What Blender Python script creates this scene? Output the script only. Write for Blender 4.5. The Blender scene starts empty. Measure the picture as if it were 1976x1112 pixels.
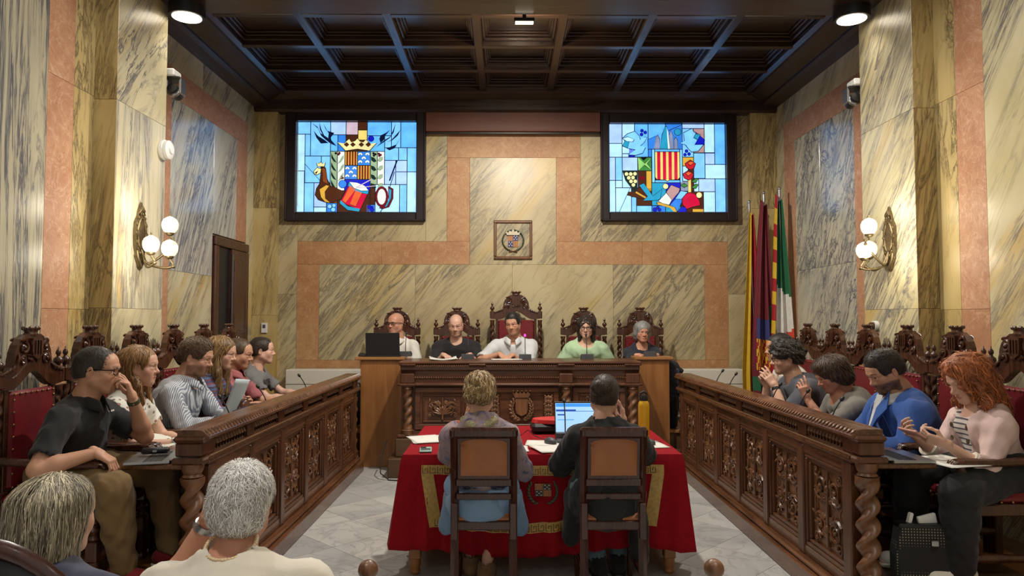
import bpy, math, random
import numpy as np
from mathutils import Vector, Matrix, Euler
SC = bpy.context.scene
COL = SC.collection
R = math.radians
random.seed(7)
# ------------------------------------------------------------------ camera, world, exposure
cd = bpy.data.cameras.new('camera'); cam = bpy.data.objects.new('camera', cd); COL.objects.link(cam)
cd.sensor_width = 36; cd.lens = 36 * 1372 / 1976; cd.clip_start = 0.05
cam.location = (-0.12, 0, 1.55)
cam.rotation_euler = (R(90) + math.atan(61 / 1372), 0, -math.atan(11 / 1372))
SC.camera = cam
SC.view_settings.view_transform = 'Standard'; SC.view_settings.look = 'None'
SC.view_settings.exposure = EXPOSURE = 0.34; SC.view_settings.gamma = 1.0
SC.view_settings.use_curve_mapping = False
SC.cycles.max_bounces = 7; SC.cycles.diffuse_bounces = 3; SC.cycles.glossy_bounces = 3; SC.cycles.transmission_bounces = 4; SC.cycles.caustics_reflective = False; SC.cycles.caustics_refractive = False
w = bpy.data.worlds.new('hall_ambient'); SC.world = w; w.use_nodes = True
w.node_tree.nodes['Background'].inputs[0].default_value = (1.0, 0.93, 0.85, 1)
w.node_tree.nodes['Background'].inputs[1].default_value = 0.45

def lamp(name, kind, loc, energy, color, **kw):
    l = bpy.data.lights.new(name, kind); l.energy = energy; l.color = color
    rot = kw.pop('rot', None)
    for k, v in kw.items(): setattr(l, k, v)
    o = bpy.data.objects.new(name, l); COL.objects.link(o); o.location = loc
    if rot: o.rotation_euler = rot
    return o

# ------------------------------------------------------------------ mesh helpers
class MB:
    def __init__(s): s.v = []; s.f = []; s.m = []; s.mi = 0
    def add(s, vs, fs):
        o = len(s.v); s.v += [tuple(map(float, p)) for p in vs]
        for f in fs: s.f.append(tuple(i + o for i in f)); s.m.append(s.mi)
        return s
    def box(s, c, d, rz=0, rx=0, ry=0, ch=0):
        hx, hy, hz = d[0] / 2, d[1] / 2, d[2] / 2
        if ch:
            ch = min(ch, hx * .9, hy * .9, hz * .9)
            vs = []; idx = {}
            for sx in (-1, 1):
                for sy in (-1, 1):
                    for sz in (-1, 1):
                        for a in range(3):
                            p = [sx * (hx - ch), sy * (hy - ch), sz * (hz - ch)]
                            p[a] = (sx * hx, sy * hy, sz * hz)[a]
                            idx[(sx, sy, sz, a)] = len(vs); vs.append(p)
            fs = []
            for a in range(3):
                b, c_ = (a + 1) % 3, (a + 2) % 3
                for sg in (-1, 1):
                    q = []
                    for u, w_ in ((-1, -1), (1, -1), (1, 1), (-1, 1)):
                        k = [0, 0, 0]; k[a] = sg; k[b] = u; k[c_] = w_
                        q.append(idx[(k[0], k[1], k[2], a)])
                    fs.append(q if sg > 0 else q[::-1])
                    for w_ in (-1, 1):
                        k = [0, 0, 0]; k[b] = sg; k[c_] = w_
                        q = []
                        for (u, ax) in ((-1, b), (1, b), (1, c_), (-1, c_)):
                            k[a] = u; q.append(idx[(k[0], k[1], k[2], ax)])
                        fs.append(q if sg * w_ > 0 else q[::-1])
            for sx in (-1, 1):
                for sy in (-1, 1):
                    for sz in (-1, 1):
                        q = [idx[(sx, sy, sz, a)] for a in range(3)]
                        fs.append(q if sx * sy * sz > 0 else q[::-1])
        else:
            vs = [(x, y, z) for x in (-hx, hx) for y in (-hy, hy) for z in (-hz, hz)]
            fs = [(0, 1, 3, 2), (4, 6, 7, 5), (0, 4, 5, 1), (2, 3, 7, 6), (0, 2, 6, 4), (1, 5, 7, 3)]
        M = Matrix.Translation(c) @ Euler((rx, ry, rz)).to_matrix().to_4x4()
        return s.add([M @ Vector(p) for p in vs], fs)
    def b2(s, lo, hi, ch=0):
        return s.box([(a + b) / 2 for a, b in zip(lo, hi)], [abs(b - a) for a, b in zip(lo, hi)], ch=ch)
    def lathe(s, prof, n=16, c=(0, 0, 0), M=None):
        vs = []; fs = []
        for r, z in prof:
            for k in range(n):
                a = 2 * math.pi * k / n; vs.append(Vector((r * math.cos(a), r * math.sin(a), z)))
        m = len(prof)
        for i in range(m - 1):
            for k in range(n):
                k2 = (k + 1) % n; fs.append((i * n + k, i * n + k2, (i + 1) * n + k2, (i + 1) * n + k))
        fs.append(tuple(range(n))[::-1]); fs.append(tuple((m - 1) * n + k for k in range(n)))
        if M: vs = [M @ p for p in vs]
        return s.add([p + Vector(c) for p in vs], fs)
    def tube(s, pts, r, n=8, closed=False, flat=1.0, up=(0, 0, 1)):
        pts = [Vector(p) for p in pts]; m = len(pts)
        rs = r if hasattr(r, '__len__') else [r] * m
        vs = []; fs = []
        for i, p in enumerate(pts):
            a = pts[(i - 1) % m] if closed or i > 0 else p
            b = pts[(i + 1) % m] if closed or i < m - 1 else p
            t = (b - a).normalized() if (b - a).length > 1e-9 else Vector((0, 0, 1))
            u = Vector(up).cross(t)
            if u.length < 1e-3: u = Vector((1, 0, 0)).cross(t)
            if u.length < 1e-3: u = Vector((0, 1, 0)).cross(t)
            u.normalize(); w_ = t.cross(u)
            for k in range(n):
                q = 2 * math.pi * k / n
                vs.append(p + u * (rs[i] * math.cos(q)) + w_ * (rs[i] * flat * math.sin(q)))
        for i in range(m if closed else m - 1):
            j = (i + 1) % m
            for k in range(n):
                k2 = (k + 1) % n; fs.append((i * n + k, i * n + k2, j * n + k2, j * n + k))
        if not closed: fs.append(tuple(range(n))[::-1]); fs.append(tuple((m - 1) * n + k for k in range(n)))
        return s.add(vs, fs)
    def prism(s, poly, z0, z1, f=lambda x, y, z: (x, y, z)):
        n = len(poly)
        vs = [f(x, y, z0) for x, y in poly] + [f(x, y, z1) for x, y in poly]
        fs = [tuple(range(n))[::-1], tuple(range(n, 2 * n))] + [(i, (i + 1) % n, n + (i + 1) % n, n + i) for i in range(n)]
        return s.add(vs, fs)
    def twist(s, c, r, h, turns, n=20, rows=48, lobes=2, depth=.3, hand=1):
        vs = []; fs = []
        for i in range(rows + 1):
            z = h * i / rows
            e = min(1, 8 * min(i, rows - i) / rows)
            for k in range(n):
                a = 2 * math.pi * k / n
                # offset-circle rope: lobes bulging round the core
                q = math.cos(lobes * (a - hand * turns * 2 * math.pi * i / rows / lobes * 1.0))
                rr = r * (1 - depth * e * (.5 - .5 * q) ** 1.0)
                vs.append((c[0] + rr * math.cos(a), c[1] + rr * math.sin(a), c[2] + z))
        for i in range(rows):
            for k in range(n):
                k2 = (k + 1) % n; fs.append((i * n + k, i * n + k2, (i + 1) * n + k2, (i + 1) * n + k))
        fs.append(tuple(range(n))[::-1]); fs.append(tuple(rows * n + k for k in range(n)))
        return s.add(vs, fs)
    def ball(s, c, r, n=10, m=6):
        r3 = r if hasattr(r, '__len__') else (r, r, r)
        pr = [(math.sin(math.pi * i / m), -math.cos(math.pi * i / m)) for i in range(m + 1)]
        pr[0] = (.02, -1); pr[-1] = (.02, 1)
        M = Matrix.Diagonal((r3[0], r3[1], r3[2], 1))
        return s.lathe(pr, n, c, M)
    def grid(s, fn, nu, nv):
        vs = [fn(i / nu, j / nv) for j in range(nv + 1) for i in range(nu + 1)]
        fs = [(j * (nu + 1) + i, j * (nu + 1) + i + 1, (j + 1) * (nu + 1) + i + 1, (j + 1) * (nu + 1) + i) for j in range(nv) for i in range(nu)]
        return s.add(vs, fs)
    def mesh(s, name, mats, smooth=None):
        me = bpy.data.meshes.new(name); me.from_pydata(s.v, [], s.f)
        for m in (mats if isinstance(mats, (list, tuple)) else [mats]): me.materials.append(M_[m] if isinstance(m, str) else m)
        if any(s.m): me.polygons.foreach_set('material_index', s.m)
        if smooth is not None:
            me.polygons.foreach_set('use_smooth', [True] * len(me.polygons))
            if smooth < 180: me.set_sharp_from_angle(angle=R(smooth))
        me.update(); return me
    def build(s, name, mats, parent=None, smooth=None, loc=None, rz=None):
        o = bpy.data.objects.new(name, s.mesh(name, mats, smooth)); COL.objects.link(o)
        if parent: o.parent = parent
        if loc is not None: o.location = loc
        if rz is not None: o.rotation_euler = (0, 0, rz)
        return o

def tag(o, label=None, cat=None, group=None, kind=None):
    if label: o['label'] = label
    if cat: o['category'] = cat
    if group: o['group'] = group
    if kind: o['kind'] = kind
    return o
def empty(name, loc=(0, 0, 0), rz=0, label=None, cat=None, group=None):
    o = bpy.data.objects.new(name, None); COL.objects.link(o); o.location = loc; o.rotation_euler = (0, 0, rz)
    o.empty_display_size = .05
    return tag(o, label, cat, group)
def clone(o, parent=None):
    c = o.copy(); COL.objects.link(c); c.parent = parent
    for ch in [x for x in KIDS.get(o.name, [])]: clone(ch, c)
    return c
KIDS = {}
def index_kids(root):
    KIDS[root.name] = list(root.children)
    for c in root.children: index_kids(c)
def copies(root, places):
    """root moved to the first place, copies at the others: (loc, rz, label)"""
    index_kids(root); out = []
    for i, (loc, rz, label) in enumerate(places):
        o = root if i == 0 else clone(root)
        o.location = loc; o.rotation_euler = (0, 0, rz); o['label'] = label; out.append(o)
    return out
def part(name, mesh, parent, loc=(0, 0, 0), rz=0):
    o = bpy.data.objects.new(name, mesh); COL.objects.link(o); o.parent = parent; o.location = loc; o.rotation_euler = (0, 0, rz); return o

# ------------------------------------------------------------------ materials
M_ = {}
def s2l(c): return tuple((x / 12.92 if x <= .04045 else ((x + .055) / 1.055) ** 2.4) for x in [k / 255 for k in c])
class NT:
    def __init__(s, name):
        s.mat = bpy.data.materials.new(name); s.mat.use_nodes = True; M_[name] = s.mat
        s.t = s.mat.node_tree; s.n = s.t.nodes; s.b = s.n['Principled BSDF']
    def new(s, typ, **kw):
        x = s.n.new(typ)
        for k, v in kw.items():
            if k == 'op': x.operation = v
            else: setattr(x, k, v)
        return x
    def L(s, a, b): s.t.links.new(a, b)
    def val(s, sock, v):
        if hasattr(v, 'is_linked') or isinstance(v, bpy.types.NodeSocket): s.L(v, sock)
        else: sock.default_value = v
    def math(s, op, a, b=None, clamp=False):
        x = s.new('ShaderNodeMath', op=op); x.use_clamp = clamp; s.val(x.inputs[0], a)
        if b is not None: s.val(x.inputs[1], b)
        return x.outputs[0]
    def mix(s, f, a, b, blend='MIX'):
        x = s.new('ShaderNodeMix', data_type='RGBA', blend_type=blend); s.val(x.inputs[0], f)
        for sock, v in ((x.inputs[6], a), (x.inputs[7], b)):
            if isinstance(v, tuple): sock.default_value = (*v[:3], 1)
            else: s.L(v, sock)
        return x.outputs[2]
    def ramp(s, f, stops, interp='LINEAR'):
        x = s.new('ShaderNodeValToRGB'); e = x.color_ramp.elements; x.color_ramp.interpolation = interp
        while len(e) < len(stops): e.new(.5)
        for el, (p, c) in zip(e, stops): el.position = p; el.color = (*c[:3], 1)
        s.L(f, x.inputs[0]); return x.outputs[0]
    def coords(s, rot=(0, 0, 0), scale=(1, 1, 1), rnd=0, kind='Object'):
        tc = s.new('ShaderNodeTexCoord'); mp = s.new('ShaderNodeMapping'); mp.vector_type = 'TEXTURE' if False else 'POINT'
        mp.inputs['Rotation'].default_value = rot; mp.inputs['Scale'].default_value = scale
        src = tc.outputs[kind]
        if rnd:
            oi = s.new('ShaderNodeObjectInfo'); vm = s.new('ShaderNodeVectorMath', op='MULTIPLY_ADD')
            cx = s.new('ShaderNodeCombineXYZ')
            for k, q in enumerate((37.1, 91.7, 53.3)): s.L(s.math('MULTIPLY', oi.outputs['Random'], q * rnd), cx.inputs[k])
            ad = s.new('ShaderNodeVectorMath', op='ADD'); s.L(src, ad.inputs[0]); s.L(cx.outputs[0], ad.inputs[1]); src = ad.outputs[0]
        s.L(src, mp.inputs[0]); return mp.outputs[0]
    def noise(s, v, scale, detail=3, dist=0, rough=.5, out=0):
        x = s.new('ShaderNodeTexNoise'); s.L(v, x.inputs['Vector']); x.inputs['Scale'].default_value = scale
        x.inputs['Detail'].default_value = detail; x.inputs['Distortion'].default_value = dist; x.inputs['Roughness'].default_value = rough
        return x.outputs[out]
    def mr(s, v, a, b, c=0, d=1):
        x = s.new('ShaderNodeMapRange'); s.L(v, x.inputs[0])
        for i, q in enumerate((a, b, c, d)): x.inputs[i + 1].default_value = q
        return x.outputs[0]
    def bump(s, h, strength=.3, dist=.01):
        x = s.new('ShaderNodeBump'); x.inputs['Strength'].default_value = strength; x.inputs['Distance'].default_value = dist
        s.L(h, x.inputs['Height']); s.L(x.outputs[0], s.b.inputs['Normal'])
    def out(s, col=None, rough=None, **kw):
        if col is not None: s.val(s.b.inputs['Base Color'], (*col[:3], 1) if isinstance(col, tuple) else col)
        if rough is not None: s.val(s.b.inputs['Roughness'], rough)
        for k, v in kw.items(): s.val(s.b.inputs[k.replace('_', ' ')], v)
        return s.mat

def plain(name, rgb, rough=.5, var=.12, nscale=25, bump=.15, metal=0, **kw):
    t = NT(name); c = s2l(rgb); v = t.coords(); n = t.noise(v, nscale, 4)
    col = t.mix(t.mr(n, .3, .7), tuple(x * (1 - var) for x in c), tuple(min(1, x * (1 + var)) for x in c))
    if bump: t.bump(n, bump, .004)
    return t.out(col, rough, Metallic=metal, **kw)
def emit(name, rgb, strength, var=.15, nscale=14):
    t = NT(name); c = s2l(rgb); v = t.coords(); n = t.noise(v, nscale, 2)
    col = t.mix(t.mr(n, .3, .7), tuple(x * (1 - var) for x in c), tuple(min(1, x * (1 + var)) for x in c))
    t.L(col, t.b.inputs['Emission Color']); t.b.inputs['Emission Strength'].default_value = strength
    return t.out(tuple(x * .3 for x in c), .15)
def wood(name, dark, light, rough=.35, axis=2, scale=6, coat=.15):
    t = NT(name); sc = [scale * 2.2] * 3; sc[axis] = scale * .16
    v = t.coords(scale=tuple(sc), rnd=.2); n = t.noise(v, 1.6, 6, 1.2, .62)
    n2 = t.noise(t.coords(scale=(3, 3, 3), rnd=.2), 1.2, 3)
    f = t.math('ADD', t.math('MULTIPLY', n, .75), t.math('MULTIPLY', n2, .3))
    col = t.ramp(f, [(.3, s2l(dark)), (.72, s2l(light))])
    t.bump(n, .06, .002)
    return t.out(col, t.mr(n, .3, .7, rough - .08, rough + .12), Coat_Weight=coat, Coat_Roughness=.25)
def marble(name, base, base2, vein, rot, amount=1.0, gold=None, stretch=(.32, 1, 1), scale=1.0, rough=.3, mlo=.43):
    t = NT(name); v = t.coords(rot=rot, rnd=1)
    def st(k):
        m = t.new('ShaderNodeMapping'); t.L(v, m.inputs[0]); m.inputs['Scale'].default_value = tuple(q if q == 1 else q * k for q in stretch); return m.outputs[0]
    v2, v3 = st(1), st(.5)
    wob = t.noise(v, 1.3, 3)
    n1 = t.noise(v2, 3.2 * scale, 10, .7, .66); n2 = t.noise(v3, 9 * scale, 8, .8, .7); n3 = t.noise(v3, 22 * scale, 6, .5, .7); pm = t.noise(v2, 1.3 * scale, 4, .6, .6); cl = t.noise(v, 1.7, 4)
    r1 = t.mr(t.math('ABSOLUTE', t.math('SUBTRACT', n1, .5)), 0, .022, 1, 0)
    r2 = t.mr(t.math('ABSOLUTE', t.math('SUBTRACT', n2, .5)), 0, .04, 1, 0)
    r3 = t.mr(n3, .52, .66)
    mk = t.mr(pm, mlo, mlo + .13)
    m = t.math('MAXIMUM', t.math('MULTIPLY', r1, t.math('ADD', t.math('MULTIPLY', mk, .7), .3)), t.math('MULTIPLY', mk, t.math('ADD', t.math('MULTIPLY', r2, .8), t.math('MULTIPLY', r3, .45))))
    m = t.math('MULTIPLY', t.math('ADD', m, t.math('MULTIPLY', mk, .1), True), amount, True)
    c = t.mix(t.mr(cl, .35, .65), s2l(base), s2l(base2))
    if gold: c = t.mix(t.math('MULTIPLY', t.mr(t.noise(v2, 2.1 * scale, 4, .8), .58, .68), .75), c, s2l(gold))
    c = t.mix(m, c, s2l(vein))
    return t.out(c, rough)

marble('marble_back', (192, 178, 140), (176, 158, 118), (88, 82, 70), (0, R(52), 0), .85, (192, 166, 104), (.16, 1, 1), 1.05, .4, .43)
marble('marble_cream_down', (208, 198, 164), (192, 180, 140), (88, 88, 96), (R(-52), 0, 0), .95, (198, 164, 92), (1, .14, 1), 1.1, .3, .44)
marble('marble_cream_up', (208, 198, 164), (192, 180, 136), (92, 90, 94), (R(50), 0, 0), .95, (198, 164, 92), (1, .14, 1), 1.1, .3, .44)
marble('marble_cream_vertical', (208, 200, 172), (194, 184, 150), (96, 96, 104), (0, 0, 0), .85, (198, 166, 98), (1, 1, .1), 1.2, .3, .44)
marble('marble_gray_vertical', (196, 188, 160), (178, 170, 144), (80, 82, 90), (0, 0, 0), 1.25, (190, 156, 84), (1, 1, .08), 1.5, .3, .28)
marble('marble_gray_blue', (206, 202, 184), (190, 188, 176), (84, 92, 110), (R(-66), 0, 0), 1.0, None, (1, .12, 1), 1.2, .16, .4)
marble('marble_gray_net', (206, 198, 172), (188, 184, 166), (84, 88, 100), (R(62), 0, 0), 1.0, None, (1, .4, 1), 1.0, .16, .36)
marble('marble_ochre', (196, 176, 124), (182, 158, 102), (96, 82, 56), (0, R(80), 0), .95, (184, 146, 66), (.16, 1, 1), 1.2, .4, .42)
def pinkm(name, a, b, v_):
    t = NT(name); v = t.coords(rnd=1); n = t.noise(v, 2.2, 6, .8, .6); n2 = t.noise(v, 5, 8, 1.6, .6); n3 = t.noise(v, 16, 4)
    c = t.mix(t.mr(n, .35, .65), s2l(a), s2l(b))
    c = t.mix(t.math('MULTIPLY', t.mr(t.math('ABSOLUTE', t.math('SUBTRACT', n2, .5)), 0, .025, 1, 0), .55), c, s2l(v_))
    n4 = t.noise(v, 9, 8, 2.2, .6); c = t.mix(t.math('MULTIPLY', t.mr(t.math('ABSOLUTE', t.math('SUBTRACT', n4, .5)), 0, .02, 1, 0), .5), c, s2l((140, 84, 58)))
    c = t.mix(t.math('MULTIPLY', t.mr(n3, .45, .7), .3), c, s2l((150, 92, 62)))
    t.out(c, .55)
pinkm('marble_pink', (192, 146, 112), (174, 126, 94), (212, 180, 152))
pinkm('marble_orange', (184, 142, 98), (166, 118, 76), (198, 164, 124))
def floorm():
    t = NT('floor_marble'); v = t.coords(rnd=1); n = t.noise(v, 2.5, 7, 1.3, .6); n2 = t.noise(v, 1.1, 4, .8)
    c = t.mix(t.mr(n2, .35, .65), s2l((206, 204, 198)), s2l((176, 176, 174)))
    c = t.mix(t.math('MULTIPLY', t.mr(t.math('ABSOLUTE', t.math('SUBTRACT', n, .5)), 0, .03, 1, 0), .45), c, s2l((130, 130, 132)))
    t.out(c, .3)
floorm()
wood('wood_dark', (46, 27, 17), (110, 67, 42), .33, 2)
wood('wood_dark_x', (48, 29, 18), (114, 70, 44), .33, 0)
wood('wood_dark_y', (54, 33, 21), (124, 80, 52), .24, 1, 6, .35)
wood('wood_carved', (58, 36, 22), (138, 92, 58), .38, 2, 5)
wood('wood_chair', (36, 19, 12), (88, 50, 31), .25, 2, 6, .3)
wood('wood_ceiling', (24, 16, 13), (60, 38, 27), .32, 1, 5, .2)
wood('wood_ceiling_x', (24, 16, 13), (62, 40, 28), .32, 0, 5, .2)
wood('wood_plain', (120, 74, 36), (166, 112, 60), .4, 2, 3, .1)
wood('wood_plain_x', (140, 92, 52), (180, 130, 78), .35, 0, 3, .15)
wood('wood_blind', (82, 42, 26), (112, 62, 40), .5, 0, 3, 0)
wood('wood_step', (66, 44, 28), (104, 74, 46), .4, 0, 4, .1)
wood('wood_mahogany', (34, 14, 10), (78, 36, 24), .25, 2, 5, .35)
plain('black_metal', (22, 22, 24), .4, .1, 40, .05)
plain('black_plastic', (26, 26, 28), .45, .1, 40, .05)
plain('frame_dark', (34, 24, 24), .35, .15, 20, .1)
plain('lead_dark', (14, 14, 20), .5, .1, 30, 0)
plain('joint_dark', (140, 126, 98), .8, .1, 30, .1)
plain('white_paint', (214, 210, 198), .5, .03, 20, .03)
plain('white_plastic', (226, 226, 224), .35, .02, 20, 0)
plain('paper', (228, 226, 218), .7, .03, 8, .05)
plain('paper_blue', (196, 214, 222), .7, .03, 8, .05)
plain('grille_gray', (110, 108, 100), .5, .05, 20, 0)
plain('brass', (112, 98, 72), .42, .3, 40, .3, .75)
plain('silver', (170, 172, 176), .3, .05, 30, .05, .9)
plain('gray_plastic', (70, 72, 76), .45, .06, 30, .05)
plain('red_leather', (112, 24, 32), .42, .12, 14, .25)
plain('red_velvet', (112, 18, 26), .8, .15, 60, .2, Sheen_Weight=.5)
plain('brown_leather', (158, 96, 52), .4, .1, 10, .15)
plain('gold_nail', (150, 116, 74), .3, .1, 30, 0, .8)
# ------------------------------------------------------------------ room shell
def slab(parent, lo, hi, mat, name='marble_slab'):
    g = .0009
    lo = list(lo); hi = list(hi)
    d = [hi[i] - lo[i] for i in range(3)]; thin = d.index(min(d))
    for i in range(3):
        if i != thin: lo[i] += g; hi[i] -= g
    return MB().b2(lo, hi, ch=.0012).build(name, mat, parent)
def struct(name, mb, mat, **kw): return tag(mb.build(name, mat, **kw), kind='structure')

floor = struct('floor', MB().b2((-3.3, -3, -.1), (3.3, 8.9, -.006)), 'joint_dark')
# diagonal marble tiles
T = .46
def clip(poly, ax, v, keep_low):
    out = []
    for i in range(len(poly)):
        a, b = poly[i], poly[(i + 1) % len(poly)]
        ia = (a[ax] <= v) == keep_low or a[ax] == v; ib = (b[ax] <= v) == keep_low or b[ax] == v
        if ia: out.append(a)
        if ia != ib:
            t = (v - a[ax]) / (b[ax] - a[ax]); out.append((a[0] + t * (b[0] - a[0]), a[1] + t * (b[1] - a[1])))
    return out
for i in range(-16, 17):
    for j in range(-16, 17):
        cx = (i - j) * T * .7071; cy = 4.6 + (i + j) * T * .7071; h = T * .7071 - .002
        po = [(cx - h, cy), (cx, cy - h), (cx + h, cy), (cx, cy + h)]
        for ax, v, k in ((0, -1.62, False), (0, 1.62, True), (1, 3.3, False), (1, 7.7, True)):
            po = clip(po, ax, v, k)
            if len(po) < 3: break
        if len(po) >= 3: MB().prism(po, -.006, 0).build('floor_tile', 'floor_marble', floor)
struct('floor_front', MB().b2((-3.2, -3, -.006), (3.2, 3.298, 0)), 'floor_marble')

def W(x, z): return (-.12 + (x + .12) * 1.0296, 1.55 + (z - 1.55) * 1.0296)
YB = 8.7
wall_back = struct('wall_back', MB().b2((-3.4, YB, 0), (3.4, YB + .15, 4.6)), 'joint_dark')
def bslab(x0, z0, x1, z1, mat, t=.02):
    a, b = W(x0, z0), W(x1, z1); return slab(wall_back, (a[0], YB - t, a[1]), (b[0], YB, b[1]), mat)
P_, C_ = 'marble_orange', 'marble_back'
for q in ((-.829, 3.486, .769, 3.8), (-.829, 2.48, -.556, 3.486), (.476, 2.48, .769, 3.486), (-2.6, 2.204, -1.6, 2.48), (-1.6, 2.204, -.556, 2.48),
          (.476, 2.204, 1.5, 2.48), (1.5, 2.204, 2.52, 2.48), (-2.6, 1.073, -2.337, 2.204), (2.237, 1.073, 2.52, 2.204), (-2.6, .969, -.9, 1.073), (-.9, .969, .8, 1.073), (.8, .969, 2.52, 1.073)):
    bslab(*q, P_)
for q in ((-.556, 2.204, .476, 3.486), (-2.337, 1.073, -1.2, 2.204), (-1.2, 1.073, -.05, 2.204), (-.05, 1.073, 1.15, 2.204), (1.15, 1.073, 2.237, 2.204),
          (-1.079, 2.48, -.829, 4.1), (.769, 2.48, 1.01, 4.1), (-2.6, 2.48, -1.9, 2.72), (-1.9, 2.48, -1.079, 2.72), (1.01, 2.48, 1.8, 2.72), (1.8, 2.48, 2.52, 2.72),
          (-2.9, 0, -2.6, 1.85), (-2.9, 1.85, -2.6, 2.9), (-2.9, 2.9, -2.6, 4.1), (2.52, 0, 2.8, 1.85), (2.52, 1.85, 2.8, 2.9), (2.52, 2.9, 2.8, 4.1),
          (-2.6, 0.3, -.9, .969), (-.9, 0.3, .8, .969), (.8, 0.3, 2.52, .969), (-.829, 3.8, .769, 4.1)):
    bslab(*q, C_)
for s, x0, x1 in ((-1, -3.2, -2.9), (1, 2.86, 3.2)):
    for z0, z1 in ((0, 1.6), (1.6, 2.9), (2.9, 4.2)): slab(wall_back, (x0, YB - .13, z0), (x1, YB, z1), 'marble_ochre')

for s, side in ((-1, 'left'), (1, 'right')):
    pier0, pier1 = (4.96, 5.68) if s < 0 else (5.12, 5.89)
    up = 'marble_cream_down' if s < 0 else 'marble_cream_up'
    wl = struct('wall_' + side, MB().b2((s * 3.2, pier1 - .3, 0), (s * 3.35, YB, 4.6)).b2((s * 3.04, -3, 0), (s * 3.2, pier0 + .1, 4.6)).b2((s * 2.88, pier0 + .02, 0), (s * 3.25, pier1 - .02, 4.6)), 'joint_dark')
    def ws(y0, z0, y1, z1, mat, X=3.2, t=.02, w_=wl, s=s): return slab(w_, (min(s * X, s * (X - t)), y0, z0), (max(s * X, s * (X - t)), y1, z1), mat)
    n0, n1 = (6.12, 6.45) if s < 0 else (6.3, 6.66)
    panel = 'marble_gray_blue' if s < 0 else 'marble_gray_net'
    ws(pier1, 0, n0, 4.2, up); ws(n0, .3, n1, 3.6, 'marble_pink'); ws(n0, 3.6, 7.3, 3.87, 'marble_pink'); ws(7.3, 3.6, 8.35, 3.87, 'marble_pink')
    ws(n0, 3.87, 7.1, 4.2, up); ws(7.1, 3.87, 8.35, 4.2, up)
    if s < 0:
        ws(n1, .3, 7.4, 2.0, 'marble_cream_down'); ws(n1, 2.0, 7.4, 3.6, panel); ws(7.4, 2.45, 8.03, 3.6, panel); ws(8.03, 2.45, 8.35, 3.6, 'marble_pink')
    else:
        ws(n1, .3, 7.4, 2.1, panel); ws(7.4, .3, 8.03, 2.1, panel); ws(n1, 2.1, 7.4, 3.6, panel); ws(7.4, 2.1, 8.03, 3.6, panel); ws(8.03, .3, 8.35, 3.6, 'marble_pink')
    ws(8.35, .3, YB - .13, 4.2, up)
    # pier cladding
    for z0, z1, mt in ((0, 1.63, up), (1.63, 3.1, 'marble_cream_vertical' if s < 0 else up), (3.1, 4.2, up)):
        ws(pier0, z0, pier1, z1, mt, 2.88)
        slab(wl, (min(s * 2.86, s * 3.04), pier0, z0), (max(s * 2.86, s * 3.04), pier0 + .02, z1), 'marble_ochre')
        slab(wl, (min(s * 2.86, s * 3.2), pier1 - .02, z0), (max(s * 2.86, s * 3.2), pier1, z1), 'marble_ochre')
    a, b = (4.73, 4.457) if s < 0 else (4.88, 4.59)
    for z0, z1 in ((0, 1.62), (1.62, 3.12), (3.12, 4.5)):
        ws(a, z0, pier0, z1, 'marble_ochre', 3.04)
        ws(b, z0, a, z1, 'marble_pink', 3.04)
    g = 'marble_gray_vertical' if s < 0 else up
    for y0, y1 in ((2.6, b), (.6, 2.6), (-1.4, .6), (-3, -1.4)): ws(y0, 0, y1, 4.5, g, 3.04)

# door in the left wall (dark frame, door leaf ajar)
dr = tag(empty('door_1', (-3.2, 7.9, .37)), kind='structure')
f = MB().b2((-.06, -.48, 0), (.05, -.38, 1.962), .008).b2((-.06, .38, 0), (.05, .48, 1.962), .008).b2((-.06, -.48, 1.964), (.05, .48, 2.06), .008)
f.build('door_frame', 'wood_mahogany', dr)
lf = MB().b2((.0, -.02, 0), (.045, .38, 1.96), .004)
for z0, z1 in ((.15, .9), (1.05, 1.85)): lf.b2((.035, .04, z0), (.055, .32, z1), .01)
lf.build('door_leaf', 'wood_mahogany', dr)
MB().b2((.0, -.38, 0), (.012, -.02, 1.962)).build('doorway_shade', 'black_metal', dr)  # black sheet over the wall stands in for the shade inside the doorway
MB().b2((.045, -.03, .1), (.06, -.018, 1.9)).build('edge_strip', 'silver', dr)

# ceiling
ceil = struct('ceiling', MB().b2((-3.4, 5.6, 4.62), (3.4, 8.9, 4.72)), 'wood_ceiling')
XS = [-2.79, -1.993, -1.196, -.399, .399, 1.196, 1.993, 2.79]; YS = [5.7, 6.305, 7.03, 7.73, 8.4]
zb = 4.28
for x in XS[1:-1]: MB().b2((x - .045, 5.74, zb), (x + .045, 8.4, zb + .2), .01).build('beam', 'wood_ceiling', ceil)
for y in YS[1:-1]: MB().b2((-2.79, y - .035, zb + .002), (2.79, y + .035, zb + .198), .006).build('cross_beam', 'wood_ceiling_x', ceil)
def coffer(wx, wy):
    m = MB()
    for k, (inset, z0, z1) in enumerate(((0, .05, .085), (.022, .085, .11), (.042, .11, .13))):
        a, b = wx / 2 - inset, wy / 2 - inset; t = .026
        m.b2((-a, -b, z0), (a, -b + t, z1), .005).b2((-a, b - t, z0), (a, b, z1), .005).b2((-a, -b + t, z0), (-a + t, b - t, z1), .005).b2((a - t, -b + t, z0), (a, b - t, z1), .005)
    pn = MB().b2((-wx / 2, -wy / 2, .13), (wx / 2, wy / 2, .16))
    return m, pn
for j in range(4):
    y0, y1 = YS[j] + .035, YS[j + 1] - .035
    m, pn = coffer(.707, y1 - y0); me, mp = m.mesh('coffer_moulding', 'wood_ceiling_x'), pn.mesh('coffer_panel', 'wood_ceiling_x')
    for i in range(7):
        c = ((XS[i] + XS[i + 1]) / 2, (y0 + y1) / 2, zb)
        part('coffer_moulding', me, ceil, c); part('coffer_panel', mp, ceil, c)
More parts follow.
